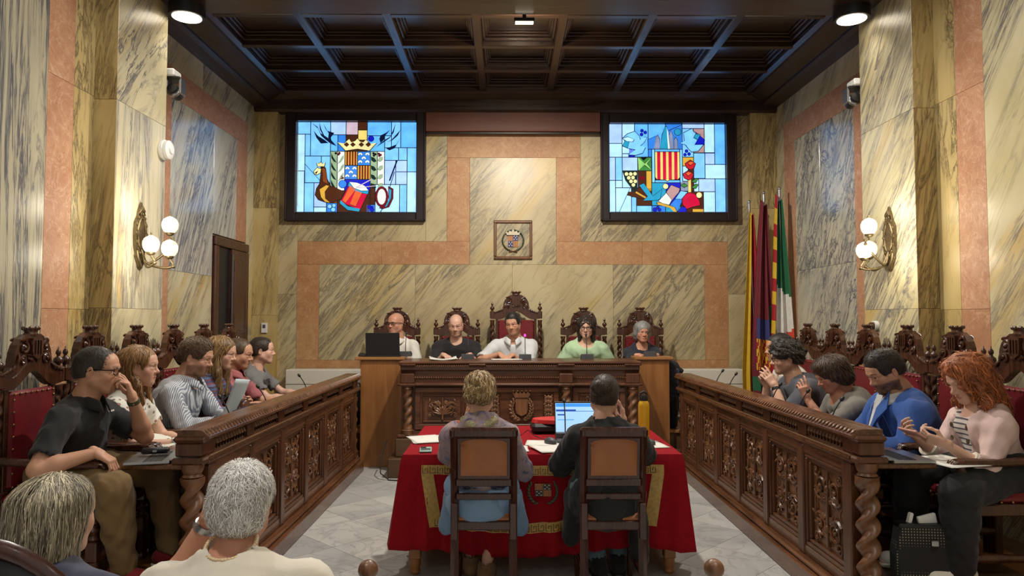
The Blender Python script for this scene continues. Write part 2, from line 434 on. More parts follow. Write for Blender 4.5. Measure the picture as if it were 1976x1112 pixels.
# perimeter cornice boards
def cornice(pts, name):
    m = MB(); n = len(pts[0])
    vs = [p for r in pts for p in r]
    m.add(vs, [(i, i + 1, n + i + 1, n + i) for i in range(n - 1)]); return m
cm = {'left': -1, 'right': 1}
for side, s in cm.items():
    prof = [(2.75, 4.45), (2.75, 4.29), (2.79, 4.262), (2.83, 4.27), (3.0, 4.2), (3.0, 4.175), (3.04, 4.15), (3.2, 4.13), (3.22, 4.3)]
    m = cornice([[(s * x, 5.72, z) for x, z in prof][::s], [(s * x, 8.7, z) for x, z in prof][::s]], '')
    o = m.build('trim_' + side, 'wood_ceiling', None); tag(o, kind='structure')
    sm = o.modifiers.new('thick', 'SOLIDIFY'); sm.thickness = .02; sm.offset = 1
prof = [(8.4, 4.4), (8.4, 4.285), (8.43, 4.262), (8.46, 4.27), (8.53, 4.22), (8.53, 4.1), (8.56, 4.075), (8.72, 4.07), (8.72, 4.3)]
tag(cornice([[(3.2, y, z) for y, z in prof], [(-3.2, y, z) for y, z in prof]], '').build('trim_back', 'wood_ceiling_x'), kind='structure')
tag(MB().b2((-3.04, 4.9, 4.08), (3.04, 5.8, 4.6), .01).build('trim_beam', 'wood_ceiling_x'), kind='structure')
struct('ceiling_front', MB().b2((-3.2, -3, 4.5), (3.2, 4.9, 4.6)), 'white_paint')

# ------------------------------------------------------------------ lamps of the room, plus fill downlights added in front
WARM = (1.0, .93, .8)
emit('lamp_disc', (255, 240, 214), 6, .02)
emit('bulb_glow', (255, 226, 170), 3, .02)
dl = empty('downlight', (0, 0, 0), 0, None, 'ceiling light', 'round ceiling downlights')
MB().lathe([(.1, 0), (.135, 0), (.14, .02), (.14, .12), (.1, .12)], 28).build('housing', 'black_metal', dl, 40)
MB().lathe([(.001, -.004), (.112, -.004), (.112, .016), (.001, .016)], 28).build('diffuser', 'lamp_disc', dl, 40)
pl = [((-2.70, 5.66, 3.99), 0, 'round white downlight above the left marble pier'), ((2.69, 5.66, 3.99), 0, 'round white downlight above the right marble pier')]
for y in (4.3, 1.6, -1.8):  # unseen rows added to brighten the table, floor and foreground
    for x in (-1.5, 1.5): pl.append(((x, y, 4.38), 0, 'added fill downlight out of view in the front part of the hall, %s row, %s side' % ({4.3: 'first', 1.6: 'middle', -1.8: 'rear'}[y], 'left' if x < 0 else 'right')))
for o in copies(dl, pl):
    x, y, z = o.location
    e = 9 if y > 5 else (120 if y > 2 else (190 if y > 0 else 30))
    lamp('downlight_lamp', 'SPOT', (x, y, z - .03), e * 1.0, WARM if y > 5 else (1, .95, .88), spot_size=R(125 if y > 5 else (72 if 0 < y < 2 else 165)), spot_blend=.6, shadow_soft_size=.1)
# small floodlight on the cross beam that washes the coffers and the back wall
fl = empty('floodlight', (.03, 5.86, 4.06), 0, 'small floodlight hung from the ceiling cross beam at the centre', 'floodlight')
MB().box((0, 0, 0), (.17, .06, .035), ch=.006).build('housing', 'black_metal', fl)
MB().box((0, .0, -.02), (.15, .045, .01)).build('lens', 'lamp_disc', fl)
MB().box((0, -.03, .04), (.03, .02, .09)).build('bracket', 'black_metal', fl)
lamp('floodlight_lamp', 'SPOT', (.03, 5.92, 4.02), 310, (1, .93, .82), rot=(R(9), 0, 0), spot_size=R(172), spot_blend=.35, shadow_soft_size=.07)
lamp('floodlight_lamp', 'SPOT', (.03, 5.95, 4.1), 34, (1, .82, .6), rot=(R(155), 0, 0), spot_size=R(150), spot_blend=.6, shadow_soft_size=.04)

# sconces
def sconce():
    s = empty('wall_sconce', (0, 0, 0), 0, None, 'wall lamp', 'brass wall sconces')
    # local: wall plane x=0, lamp projects to +x, plate in the y-z plane
    prof = [(0, .255), (.03, .2), (.045, .15), (.078, .1), (.085, .02), (.08, -.08), (.06, -.13), (.068, -.15), (.035, -.2), (.02, -.235), (0, -.25)]
    po = prof + [(-y, z) for y, z in prof[-2:0:-1]]
    MB().prism(po, 0, .018, lambda y, z, x: (x, y, z)).build('backplate', 'brass', s, 40)
    q = [(.055 * math.cos(a), .02 + .115 * math.sin(a)) for a in [2 * math.pi * k / 24 for k in range(24)]]
    m = MB().tube([(.02, y, z) for y, z in q], .008, 6, True)
    for sg in (-1, 1):
        m.tube([(.02, sg * y, z) for y, z in ((.0, .22), (.03, .19), (.035, .16), (.015, .15))], [.012, .012, .01, .006], 6)
        m.tube([(.02, sg * y, z) for y, z in ((.0, -.23), (.025, -.19), (.05, -.16), (.06, -.11))], [.012, .012, .01, .006], 6)
    for k in range(14):
        a = 2 * math.pi * k / 14; m.ball((.02, .075 * math.cos(a), .02 + .15 * math.sin(a)), (.01, .012, .014), 6, 4)
    m.build('plate_ornament', 'brass', s, 60)
    globes = [(.2, .06, .09, 1.0), (.13, -.08, -.07, .95), (.22, .02, -.09, .95)]
    for gx, gy, gz, k in globes:
        a = [(.02, 0, -.1), (.06, gy * .3, -.2), (gx * .8, gy * .8, -.235 if gz < 0 else -.13), (gx + .03, gy, gz - .13), (gx + .01, gy, gz - .09), (gx, gy, gz - .065)]
        pts = []
        for i in range(len(a) - 1):
            p0, p1, p2, p3 = (Vector(a[max(0, min(len(a) - 1, i + d))]) for d in (-1, 0, 1, 2))
            for t in (0, .25, .5, .75): pts.append(.5 * ((2 * p1) + (p2 - p0) * t + (2 * p0 - 5 * p1 + 4 * p2 - p3) * t * t + (3 * p1 - p0 - 3 * p2 + p3) * t ** 3))
        pts.append(Vector(a[-1]))
        ar = MB().tube(pts, .009, 8); ar.lathe([(.01, -.08), (.026, -.072), (.032, -.06), (.03, -.055), (.01, -.055)], 14, (gx, gy, gz)); ar.ball((gx + .03, gy, gz - .135), .014, 8, 5)
        ar.build('arm', 'brass', s, 60)
        gl = MB().lathe([(.022, -.06), (.04, -.05), (.055, -.025), (.06, .0), (.058, .025), (.05, .035), (.052, .04), (.04, .052), (.02, .064), (.004, .07), (.001, .071)], 20, (gx, gy, gz)).build('globe', 'globe_glass', s, 60)
        MB().lathe([(.012, -.055), (.016, -.03), (.018, .0), (.012, .02), (.001, .026)], 10, (gx, gy, gz)).build('bulb', 'bulb_glow', gl, 60)
        MB().lathe([(.001, .07), (.006, .074), (.004, .08), (.007, .086), (.001, .094)], 8, (gx, gy, gz)).build('globe_finial', 'brass', gl, 60)
    return s
t = NT('globe_glass'); t.out((.95, .93, .9), .12, Emission_Color=(1, .88, .66, 1), Emission_Strength=.3, Transmission_Weight=.6, IOR=1.2)
sn = sconce()
for o in copies(sn, [((-2.858, 5.30, 2.17), 0, 'brass three-globe sconce on the left marble pier'), ((2.858, 5.46, 2.17), math.pi, 'brass three-globe sconce on the right marble pier')]):
    sg = 1 if o.location.x < 0 else -1
    lamp('sconce_lamp', 'POINT', (o.location.x + sg * .2, o.location.y - .2, 2.36), 4.5, (1, .89, .68), shadow_soft_size=.08)
    lamp('sconce_lamp', 'POINT', (o.location.x + sg * .2, o.location.y - .2, 2.0), 4.5, (1, .89, .68), shadow_soft_size=.08)

# ------------------------------------------------------------------ stained glass windows
gl_cols = {'sky': (112, 178, 246), 'skyb': (88, 162, 242), 'pale': (160, 204, 248), 'lav': (150, 182, 246), 'blue': (52, 128, 226), 'deep': (20, 30, 190), 'teal': (40, 150, 190),
           'navy': (10, 22, 50), 'brown': (74, 38, 22), 'rust': (130, 66, 30), 'yellow': (226, 204, 112), 'gold': (206, 160, 60), 'cream': (236, 226, 160), 'white': (226, 236, 226),
           'leafg': (20, 44, 40), 'sage': (150, 176, 140), 'red': (190, 26, 44), 'crim': (200, 16, 60), 'orange': (230, 96, 50), 'pinkw': (206, 180, 196), 'maroon': (110, 14, 30), 'green': (60, 130, 60), 'lime': (140, 200, 110), 'gray': (130, 140, 170), 'rose': (176, 140, 140), 'black': (12, 14, 18)}
for k, c in gl_cols.items():
    emit('glass_' + k, c, 1.14 if k in ('sky', 'skyb', 'pale', 'lav') else .85, .14, 9)
class Win:
    """panes drawn in a 1390 x 1112 sketch grid; u,v -> wall metres"""
    def __init__(s, name, x0, x1, z0, z1, u0, u1, v0, v1):
        s.o = tag(empty(name, ((x0 + x1) / 2, YB, z0)), kind='structure'); s.a = (x0, x1, z0, z1, u0, u1, v0, v1); s.cx = (x0 + x1) / 2; s.z0 = z0
    def P(s, u, v):
        x0, x1, z0, z1, u0, u1, v0, v1 = s.a
        return (x0 + (u - u0) / (u1 - u0) * (x1 - x0) - s.cx, z1 - (v - v0) / (v1 - v0) * (z1 - z0) - s.z0)
    def pane(s, poly, col, layer=0, lead=4.5, name='pane'):
        cu = sum(p[0] for p in poly) / len(poly); cv = sum(p[1] for p in poly) / len(poly)
        y = -.02 - .004 * layer
        if layer:
            q = []
            for u, v in poly:
                d = math.hypot(u - cu, v - cv) + 1e-6; k = 1 + (lead + 2) / d; q.append((cu + (u - cu) * k, cv + (v - cv) * k))
            m = MB().prism([s.P(*p) for p in q], y + .0045, y + .0015, lambda a, b, c: (a, c, b))
        pp = poly
        if not layer:
            pp = []
            for u, v in poly:
                d = math.hypot(u - cu, v - cv) + 1e-6; pp.append((u - lead * (1 if u > cu else -1), v - lead * (1 if v > cv else -1)))
        g = MB().prism([s.P(*p) for p in pp], y + .003, y, lambda a, b, c: (a, c, b)).build(name, 'glass_' + col, s.o)
        if layer: m.build('lead_came', 'lead_dark', g)
        return g
    def rect(s, u0, v0, u1, v1, col, layer=0, lead=3.6): return s.pane([(u0, v0), (u0, v1), (u1, v1), (u1, v0)], col, layer, lead)
    def disc(s, u, v, r, col, layer=2, ry=None, n=14, lead=2):
        return s.pane([(u + r * math.cos(-2 * math.pi * k / n), v + (ry or r) * math.sin(-2 * math.pi * k / n)) for k in range(n)], col, layer, lead)
    def line(s, u0, v0, u1, v1, wd, col, layer=3):
        d = math.hypot(u1 - u0, v1 - v0); a, b = -(v1 - v0) / d * wd, (u1 - u0) / d * wd
        return s.pane([(u0 + a, v0 + b), (u1 + a, v1 + b), (u1 - a, v1 - b), (u0 - a, v0 - b)], col, layer, 1)
def frame_of(wn, fx0, fx1, fz0, fz1):
    x0, x1, z0, z1 = wn.a[:4]; c, zz = wn.cx, wn.z0
    for nm, lo, hi in (('frame_side', (fx0, fz0), (x0, fz1)), ('frame_side', (x1, fz0), (fx1, fz1)), ('frame_rail', (x0, fz0), (x1, z0)), ('frame_rail', (x0, z1), (x1, fz1))):
        MB().b2((lo[0] - c, -.09, lo[1] - zz), (hi[0] - c, .0, hi[1] - zz), .01).build(nm, 'frame_dark', wn.o)
    m = MB(); t = .022
    for a, b in (((fx0 - .0, fz0), (fx1, fz0 + t)), ((fx0, fz1 - t), (fx1, fz1)), ((fx0, fz0), (fx0 + t, fz1)), ((fx1 - t, fz0), (fx1, fz1))):
        m.b2((a[0] - c, -.11, a[1] - zz), (b[0] - c, -.085, b[1] - zz), .006)
    m.build('frame_moulding', 'frame_dark', wn.o)
    MB().b2((x0 - c, -.016, z0 - zz), (x1 - c, -.006, z1 - zz)).build('lead_backing', 'lead_dark', wn.o)
a, b = W(-2.619, 2.823), W(-1.191, 3.915)
w1 = Win('window_1', a[0], b[0], a[1], b[1], 165, 1226, 168, 974)
a, b = W(-2.738, 2.712), W(-1.079, 4.028); frame_of(w1, a[0], b[0], a[1], b[1])
for q in ((165, 168, 283, 278, 'sky'), (165, 278, 235, 605, 'pale'), (165, 605, 232, 974, 'pale'), (235, 278, 283, 472, 'sky'), (283, 168, 460, 472, 'sky'), (460, 168, 597, 283, 'lav'), (460, 283, 525, 430, 'skyb'),
          (525, 283, 597, 430, 'blue'), (597, 168, 703, 283, 'pinkw'), (703, 168, 785, 240, 'brown'), (703, 240, 785, 330, 'yellow'), (597, 283, 703, 430, 'brown'), (703, 330, 785, 430, 'brown'), (785, 168, 1000, 290, 'skyb'),
          (785, 290, 940, 430, 'skyb'), (1000, 168, 1083, 397, 'sky'), (940, 290, 1000, 397, 'sky'), (1083, 168, 1226, 397, 'skyb'), (940, 397, 1065, 510, 'sky'), (1065, 397, 1140, 510, 'sky'), (1140, 397, 1226, 612, 'sky'),
          (1140, 612, 1226, 974, 'pale'), (940, 510, 1040, 725, 'lav'), (1040, 510, 1140, 612, 'lav'), (1040, 612, 1140, 725, 'lav'), (1075, 725, 1140, 974, 'sky'), (860, 725, 1075, 974, 'pale'), (235, 472, 380, 710, 'sky'),
          (380, 472, 460, 710, 'sky'), (232, 710, 318, 974, 'sky'), (318, 710, 430, 925, 'lav'), (318, 925, 430, 974, 'pale'), (430, 710, 460, 890, 'deep'), (430, 888, 525, 974, 'blue'), (780, 903, 860, 974, 'blue'),
          (460, 430, 522, 755, 'sage'), (522, 430, 588, 780, 'white'), (588, 680, 815, 780, 'deep'), (588, 430, 700, 555, 'gold'), (700, 430, 815, 555, 'blue'), (588, 555, 700, 680, 'blue'), (700, 555, 815, 680, 'gold'),
          (815, 430, 877, 725, 'sage'), (877, 430, 940, 725, 'white'), (815, 725, 860, 903, 'brown'), (525, 780, 815, 974, 'brown'), (460, 755, 525, 890, 'rust')):
    w1.rect(*q)
for x in range(4):
    w1.rect(604 + x * 24, 436, 616 + x * 24, 550, 'maroon', 1, 1); w1.rect(716 + x * 24, 560, 728 + x * 24, 675, 'maroon', 1, 1)
for bx, by in ((757, 492), (644, 618)):
    for dx, dy in ((-32, -30), (32, -30), (0, 5), (-32, 38), (32, 38)):
        k = 20
        w1.pane([(bx + dx + k * math.cos(a), by + dy - k * math.sin(a)) for a in [math.pi * i / 6 for i in range(7)]] + [(bx + dx + 9 * math.cos(a), by + dy + 4 - 10 * math.sin(a)) for a in [math.pi * i / 4 for i in range(4, -1, -1)]], 'white', 1, 1)
for i in range(4):
    v = 460 + i * 78
    w1.pane([(470, v - 10), (484, v + 22), (515, v + 70), (488, v + 56), (472, v + 30)], 'leafg', 1, 1)
    if i < 3: w1.pane([(578, v + 5), (560, v + 26), (530, v + 80), (556, v + 60), (574, v + 34)], 'sage', 1, 1)
    w1.pane([(822, v + 20), (848, v + 30), (868, v + 56), (848, v + 66), (826, v + 50)], 'leafg', 1, 1)
    w1.pane([(922, v + 20), (898, v + 26), (882, v + 52), (902, v + 60), (922, v + 44)], 'sage', 1, 1)
for u, v in ((508, 448), (842, 448), (860, 456), (846, 468), (890, 452), (906, 462), (894, 470), (540, 446), (532, 458), (562, 654), (572, 668), (556, 670)): w1.disc(u, v, 7, 'black' if u < 520 or 830 < u < 870 else 'maroon', 1, n=8)
w1.pane([(525, 352), (585, 362), (600, 345), (626, 322), (645, 352), (680, 340), (700, 318), (722, 345), (752, 352), (775, 328), (800, 352), (812, 364), (868, 356), (806, 424), (700, 408), (596, 424)], 'cream', 2)
for u in (604, 660, 735, 796): w1.pane([(u - 22, 372), (u, 352), (u + 22, 372), (u, 390)], 'brown', 3, 1)
w1.disc(820, 318, 24, 'deep'); w1.disc(572, 722, 34, 'blue'); 
for u, v, r in ((460, 920, 17), (498, 912, 15), (492, 948, 18)): w1.disc(u, v, r, 'sky')
for u, v, r in ((812, 926, 15), (836, 926, 8), (834, 950, 16)): w1.disc(u, v, r, 'deep')
# swallows
for poly in ([(292, 178), (345, 215), (372, 270), (420, 300), (470, 335), (515, 385), (462, 362), (420, 330), (378, 292), (350, 230)], [(312, 250), (350, 295), (408, 330), (440, 356), (375, 360), (338, 312)],
             [(360, 170), (378, 236), (405, 290), (430, 318), (395, 290), (368, 240)], [(395, 180), (432, 250), (492, 268), (462, 306), (470, 340), (440, 310), (445, 270), (415, 230)],
             [(1036, 185), (1020, 260), (985, 310), (930, 350), (868, 392), (900, 362), (940, 330), (990, 300), (1012, 250)], [(990, 238), (950, 268), (905, 290), (895, 320), (905, 355), (940, 320), (945, 290)],
             [(1080, 240), (1055, 290), (1010, 330), (965, 345), (1000, 330), (1040, 285)], [(1078, 312), (1045, 370), (1000, 388), (955, 405), (985, 420), (1030, 400)]):
    w1.pane(poly, 'navy', 2, 0)
# crowned bird
w1.pane([(376, 572), (404, 560), (424, 590), (436, 680), (460, 735), (540, 768), (588, 790), (560, 850), (470, 888), (420, 880), (360, 858), (332, 815), (345, 760), (372, 720), (378, 640)], 'brown', 2)
w1.pane([(388, 575), (420, 590), (434, 680), (440, 720), (400, 700), (396, 630)], 'rust', 3, 1)
w1.pane([(370, 770), (430, 732), (452, 740), (415, 790), (420, 850), (462, 888), (420, 880), (385, 840)], 'gold', 3)
w1.pane([(318, 612), (345, 580), (380, 588), (376, 622), (345, 640), (325, 632)], 'cream', 3); w1.pane([(342, 535), (358, 545), (378, 530), (396, 545), (416, 530), (408, 566), (352, 566)], 'cream', 3); w1.disc(390, 577, 5, 'black', 4, n=8)
w1.pane([(330, 622), (355, 605), (340, 632)], 'black', 4, 1)
# drum
w1.pane([(632, 730), (800, 790), (728, 950), (556, 880)], 'crim', 3)
for p in ([(640, 735), (690, 770), (600, 890), (575, 870)], [(690, 775), (745, 800), (690, 920), (640, 900)]): w1.pane(p, 'orange', 4, 2)
w1.pane([(632, 706), (700, 760), (804, 786), (796, 812), (690, 790), (622, 738)], 'teal', 4); w1.pane([(556, 866), (620, 920), (730, 942), (720, 966), (620, 952), (550, 892)], 'teal', 4)
w1.pane([(636, 706), (700, 712), (770, 740), (802, 780), (740, 782), (672, 756)], 'white', 5, 3); w1.line(700, 752, 830, 682, 4, 'pinkw', 6); w1.line(716, 756, 862, 740, 3, 'pinkw', 6)
# tambourine and bow
w1.pane([(975, 745), (1020, 770), (1016, 850), (985, 920), (930, 940), (900, 930), (980, 880)], 'maroon', 3); w1.pane([(985, 765), (1004, 775), (1000, 850), (965, 920), (950, 925), (985, 850)], 'teal', 4)
w1.disc(920, 836, 56, 'maroon', 5, 90); w1.disc(920, 836, 38, 'white', 6, 70); w1.line(1052, 514, 988, 690, 6, 'navy', 3); w1.line(1030, 615, 985, 765, 3, 'navy', 3); w1.line(238, 545, 370, 690, 2, 'navy', 1); w1.line(910, 970, 930, 930, 3, 'navy', 3)

a, b = W(1.108, 2.828), W(2.506, 3.899)
w2 = Win('window_2', a[0], b[0], a[1], b[1], 160, 1204, 188, 980)
a, b = W(1.002, 2.716), W(2.623, 4.025); frame_of(w2, a[0], b[0], a[1], b[1])
for q in ((160, 188, 280, 363, 'lav'), (160, 363, 280, 487, 'pale'), (160, 487, 218, 694, 'lav'), (218, 487, 280, 694, 'sky'), (280, 188, 392, 455, 'pale'), (392, 188, 513, 485, 'skyb'), (280, 455, 338, 487, 'pale'),
          (338, 400, 392, 487, 'deep'), (513, 188, 670, 414, 'skyb'), (670, 188, 820, 414, 'blue'), (513, 414, 545, 485, 'blue'), (820, 188, 1018, 228, 'lav'), (820, 228, 920, 485, 'sky'), (920, 228, 1018, 446, 'rose'),
          (1018, 188, 1110, 445, 'pale'), (1110, 188, 1204, 550, 'skyb'), (1022, 448, 1110, 550, 'lav'), (920, 448, 1022, 675, 'sky'), (1022, 550, 1204, 678, 'pale'), (962, 678, 1110, 794, 'lav'), (1110, 678, 1204, 980, 'sky'),
          (1005, 794, 1110, 980, 'pale'), (280, 487, 418, 608, 'lav'), (418, 487, 542, 608, 'green'), (280, 608, 420, 760, 'pale'), (420, 608, 492, 760, 'brown'), (492, 608, 542, 790, 'gold'), (160, 694, 218, 980, 'pale'),
          (218, 760, 360, 980, 'pale'), (360, 840, 405, 980, 'sky'), (405, 760, 542, 918, 'brown'), (405, 918, 542, 980, 'sky'), (542, 918, 664, 980, 'blue'), (542, 714, 670, 918, 'teal'), (670, 714, 800, 918, 'deep'),
          (664, 918, 800, 980, 'teal'), (820, 485, 920, 565, 'gold'), (820, 565, 870, 700, 'pale'), (870, 565, 920, 790, 'brown'), (800, 700, 870, 790, 'gray'), (920, 678, 962, 794, 'pale'), (800, 790, 1005, 980, 'brown'),
          (545, 414, 572, 714, 'sky'), (796, 414, 820, 714, 'sky'), (572, 414, 796, 440, 'skyb'), (572, 690, 796, 714, 'skyb'), (218, 694, 280, 760, 'pale')):
    w2.rect(*q)
w2.pane([(575, 440), (792, 440), (792, 665), (775, 686), (700, 688), (683, 700), (665, 688), (592, 686), (575, 665)], 'yellow', 1)
for x in range(4): w2.rect(592 + x * 51, 443, 620 + x * 51, 684, 'crim', 2, 1)
for p, c in (([(566, 412), (585, 310), (600, 290), (615, 330), (615, 412)], 'gray'), ([(620, 412), (640, 290), (665, 215), (682, 215), (690, 412)], 'teal'), ([(676, 215), (692, 260), (706, 412), (690, 412)], 'white'),
             ([(704, 412), (702, 290), (716, 250), (732, 290), (740, 412)], 'gray'), ([(745, 412), (748, 330), (762, 312), (775, 340), (776, 412)], 'gray')): w2.pane(p, c, 2)
w2.pane([(513, 330), (640, 270), (580, 300), (560, 412), (513, 412)], 'blue', 1); w2.pane([(700, 250), (815, 200), (818, 412), (780, 412), (760, 310)], 'blue', 1); w2.disc(778, 262, 29, 'teal', 3)
w2.pane([(284, 320), (330, 280), (395, 258), (432, 300), (440, 335), (470, 308), (502, 312), (470, 360), (440, 385), (485, 400), (460, 450), (400, 468), (335, 465), (400, 420), (330, 405), (284, 388), (320, 355)], 'sky', 2)
w2.pane([(284, 322), (330, 308), (385, 330), (370, 350), (320, 345)], 'pale', 3); w2.pane([(284, 385), (305, 345), (340, 352), (325, 405)], 'teal', 3)
w2.pane([(800, 362), (840, 340), (832, 270), (905, 232), (920, 262), (975, 290), (930, 372), (1010, 370), (960, 430), (900, 438), (870, 405), (850, 376)], 'sky', 2)
w2.pane([(925, 250), (1015, 330), (1012, 370), (930, 372), (975, 300)], 'deep', 3); w2.pane([(940, 280), (978, 288), (955, 330), (922, 312)], 'teal', 4)
for u, v in ((458, 250), (487, 266), (454, 284), (856, 432), (878, 458), (842, 464)): w2.disc(u, v, 12, 'deep')
w2.pane([(420, 490), (480, 545), (540, 490), (500, 545), (540, 600), (478, 555), (425, 605)], 'lime', 1); w2.pane([(445, 490), (500, 490), (470, 512)], 'black', 2)
w2.pane([(284, 612), (412, 612), (410, 780), (350, 745), (310, 690)], 'leafg', 1)
for u, v in ((316, 638), (354, 638), (392, 636), (336, 672), (374, 670), (356, 703), (394, 703), (377, 735)): w2.disc(u, v, 16, 'cream', 2)
w2.pane([(335, 798), (400, 800), (480, 835), (490, 860), (420, 850), (325, 828)], 'brown', 2); w2.line(398, 800, 486, 850, 7, 'gold', 3); w2.pane([(430, 740), (470, 722), (545, 830), (600, 870), (465, 875), (505, 838)], 'teal', 3); w2.pane([(552, 835), (630, 775), (612, 860), (580, 872)], 'teal', 3)
w2.rect(425, 658, 482, 690, 'maroon', 1); w2.disc(664, 748, 23, 'cream', 3)
w2.pane([(672, 800), (715, 738), (790, 768), (780, 800), (718, 872)], 'rose', 3); w2.pane([(600, 880), (670, 808), (716, 870), (690, 918), (640, 900)], 'white', 3); w2.pane([(752, 858), (800, 790), (858, 800), (820, 862)], 'sky', 3); w2.pane([(700, 918), (750, 862), (815, 866), (768, 968)], 'blue', 3)
w2.pane([(588, 888), (690, 918), (740, 935), (764, 978), (740, 978), (700, 940), (590, 910)], 'gold', 4); w2.pane([(768, 978), (810, 930), (845, 940), (848, 980)], 'deep', 4)
w2.pane([(812, 860), (850, 815), (880, 805), (920, 815), (965, 880), (968, 915), (900, 930), (850, 948), (815, 905)], 'crim', 4); w2.disc(962, 826, 25, 'cream', 4); w2.rect(868, 684, 892, 804, 'yellow', 2)
for u, v in ((888, 555), (868, 648)):
    w2.pane([(u - 45, v - 10), (u, v - 40), (u + 45, v - 10), (u + 30, v + 30), (u, v + 42), (u - 32, v + 25)], 'red', 3); w2.pane([(u - 22, v - 15), (u, v + 5), (u + 30, v - 20), (u, v - 28)], 'orange', 4)
for p in ([(800, 738), (830, 722), (860, 742), (830, 756)], [(900, 708), (930, 680), (955, 682), (935, 712)], [(900, 760), (930, 730), (958, 732), (935, 764)]): w2.pane(p, 'green', 3)
for u, v, r in ((568, 955, 17), (594, 934, 10), (608, 956, 13)): w2.disc(u, v, r, 'deep')
w2.line(250, 975, 352, 755, 2, 'navy', 1); w2.rect(905, 950, 1000, 978, 'gold', 2)

# roller blind box between the windows
a, b = W(-1.075, 3.747), W(.995, 4.057)
bl = empty('blind_box', ((a[0] + b[0]) / 2, YB, a[1]), 0, 'long reddish wood roller blind box between the two windows', 'blind'); hw = (b[0] - a[0]) / 2
MB().b2((-hw, -.13, .03), (hw, -.02, b[1] - a[1]), .008).build('box', 'wood_blind', bl)
MB().b2((-hw + .01, -.12, 0), (hw - .01, -.09, .026), .006).build('bottom_bar', 'frame_dark', bl)

# framed coat of arms
a, b = W(-.269, 2.266), W(.189, 2.731)
pc = empty('framed_coat_of_arms', ((a[0] + b[0]) / 2, YB - .02, a[1]), 0, 'small framed coat of arms with laurel wreath above the central chair', 'picture')
pw, ph = (b[0] - a[0]) / 2, b[1] - a[1]
for lo, hi in (((-pw, 0), (pw, .035)), ((-pw, ph - .035), (pw, ph)), ((-pw, .035), (-pw + .035, ph - .035)), ((pw - .035, .035), (pw, ph - .035))):
    MB().b2((lo[0], -.03, lo[1]), (hi[0], 0, hi[1]), .008).build('frame_bar', 'brass_dark' if False else 'wood_carved', pc)
plain('shield_red', (140, 40, 34), .5); plain('shield_yellow', (196, 150, 70), .5); plain('shield_blue', (28, 36, 96), .4); plain('laurel_green', (58, 82, 56), .6); plain('crown_silver', (170, 160, 140), .35, metal=.6)
MB().b2((-pw + .03, -.008, .03), (pw - .03, -.002, ph - .03)).build('ground', 'marble_back', pc)
cz = ph * .47
for sx in (-1, 1):
    lv = MB()
    for k in range(16):
        a_ = R(-75) + R(150) * k / 15; r_ = .128
        c = Vector((sx * r_ * math.cos(a_), -.018, cz + .005 + r_ * 1.0 * math.sin(a_)))
        d = Vector((-sx * math.sin(a_), 0, math.cos(a_)))
        for off in (-.5, .5):
            dd = (d + Vector((sx * math.cos(a_), 0, math.sin(a_))) * off).normalized() * .022
            lv.tube([c - dd * .3, c + dd * .5, c + dd * 1.2], [.003, .009, .001], 5, flat=.5)
    lv.build('laurel_branch', 'laurel_green', pc, 60)
def quarter_shield(parent, cx, cz, hw, hh, y, mats=('shield_yellow', 'shield_red', 'shield_blue', 'white_plastic')):
    MB().b2((cx - hw, y - .006, cz - hh), (cx + hw, y, cz + hh)).build('shield', mats[0], parent)
    for qx, qz in ((-1, 1), (1, -1)):
        m = MB()
        for k in range(4): m.b2((cx + qx * hw / 2 - hw * .42 + k * hw * .24, y - .009, cz + qz * hh / 2 - hh * .5), (cx + qx * hw / 2 - hw * .42 + k * hw * .24 + hw * .12, y - .006, cz + qz * hh / 2 + hh * .5))
        m.build('red_pales', mats[1], parent)
    for qx, qz in ((1, 1), (-1, -1)):
        MB().b2((cx + qx * hw / 2 - hw / 2, y - .009, cz + qz * hh / 2 - hh / 2), (cx + qx * hw / 2 + hw / 2, y - .006, cz + qz * hh / 2 + hh / 2)).build('blue_quarter', mats[2], parent)
        m = MB()
        for dx, dz in ((-.26, .28), (.26, .28), (0, 0), (-.26, -.28), (.26, -.28)): m.box((cx + qx * hw / 2 + dx * hw, y - .011, cz + qz * hh / 2 + dz * hh), (hw * .2, .004, hh * .12))
        m.build('crescents', mats[3], parent)
quarter_shield(pc, 0, cz, .06, .075, -.008)
cr = MB().prism([(-.075, .07), (-.09, .11), (-.055, .1), (-.045, .125), (-.02, .11), (0, .14), (.02, .11), (.045, .125), (.055, .1), (.09, .11), (.075, .07)], -.03, -.012, lambda x, z, y: (x, y, z + cz))
cr.build('crown', 'crown_silver', pc)
MB().tube([(-.05, -.02, cz - .14), (.05, -.02, cz - .115)], .005, 6).tube([(.05, -.02, cz - .14), (-.05, -.02, cz - .115)], .005, 6).build('laurel_stem', 'wood_carved', pc)
# ------------------------------------------------------------------ ornament helpers (relief in the x-z plane, growing towards -y)
def spiral(m, cx, cz, r, a0, turns, hand=1, t=.009, y=0, n=18, sides=5):
    pts = []; rs = []
    for i in range(n + 1):
        k = i / n; rr = r * (1 - .86 * k); a = a0 + hand * turns * 2 * math.pi * k
        pts.append((cx + rr * math.cos(a), y - .004 - .006 * k, cz + rr * math.sin(a))); rs.append(t * (1 - .45 * k))
    m.tube(pts, rs, sides, up=(0, 1, 0)); m.ball((cx, y - .008, cz), t * 1.2, 6, 4)
def leaf(m, x, z, a, l, wd, y=0):
    d = Vector((math.cos(a), 0, math.sin(a))); p = Vector((x, y - .003, z)); nn = Vector((-d.z, 0, d.x))
    m.tube([p, p + d * l * .35 + Vector((0, -.006, 0)), p + d * l * .7 + nn * l * .06 + Vector((0, -.007, 0)), p + d * l + nn * l * .2], [wd * .35, wd * .6, wd * .42, wd * .06], 5, flat=.6, up=(0, 1, 0))
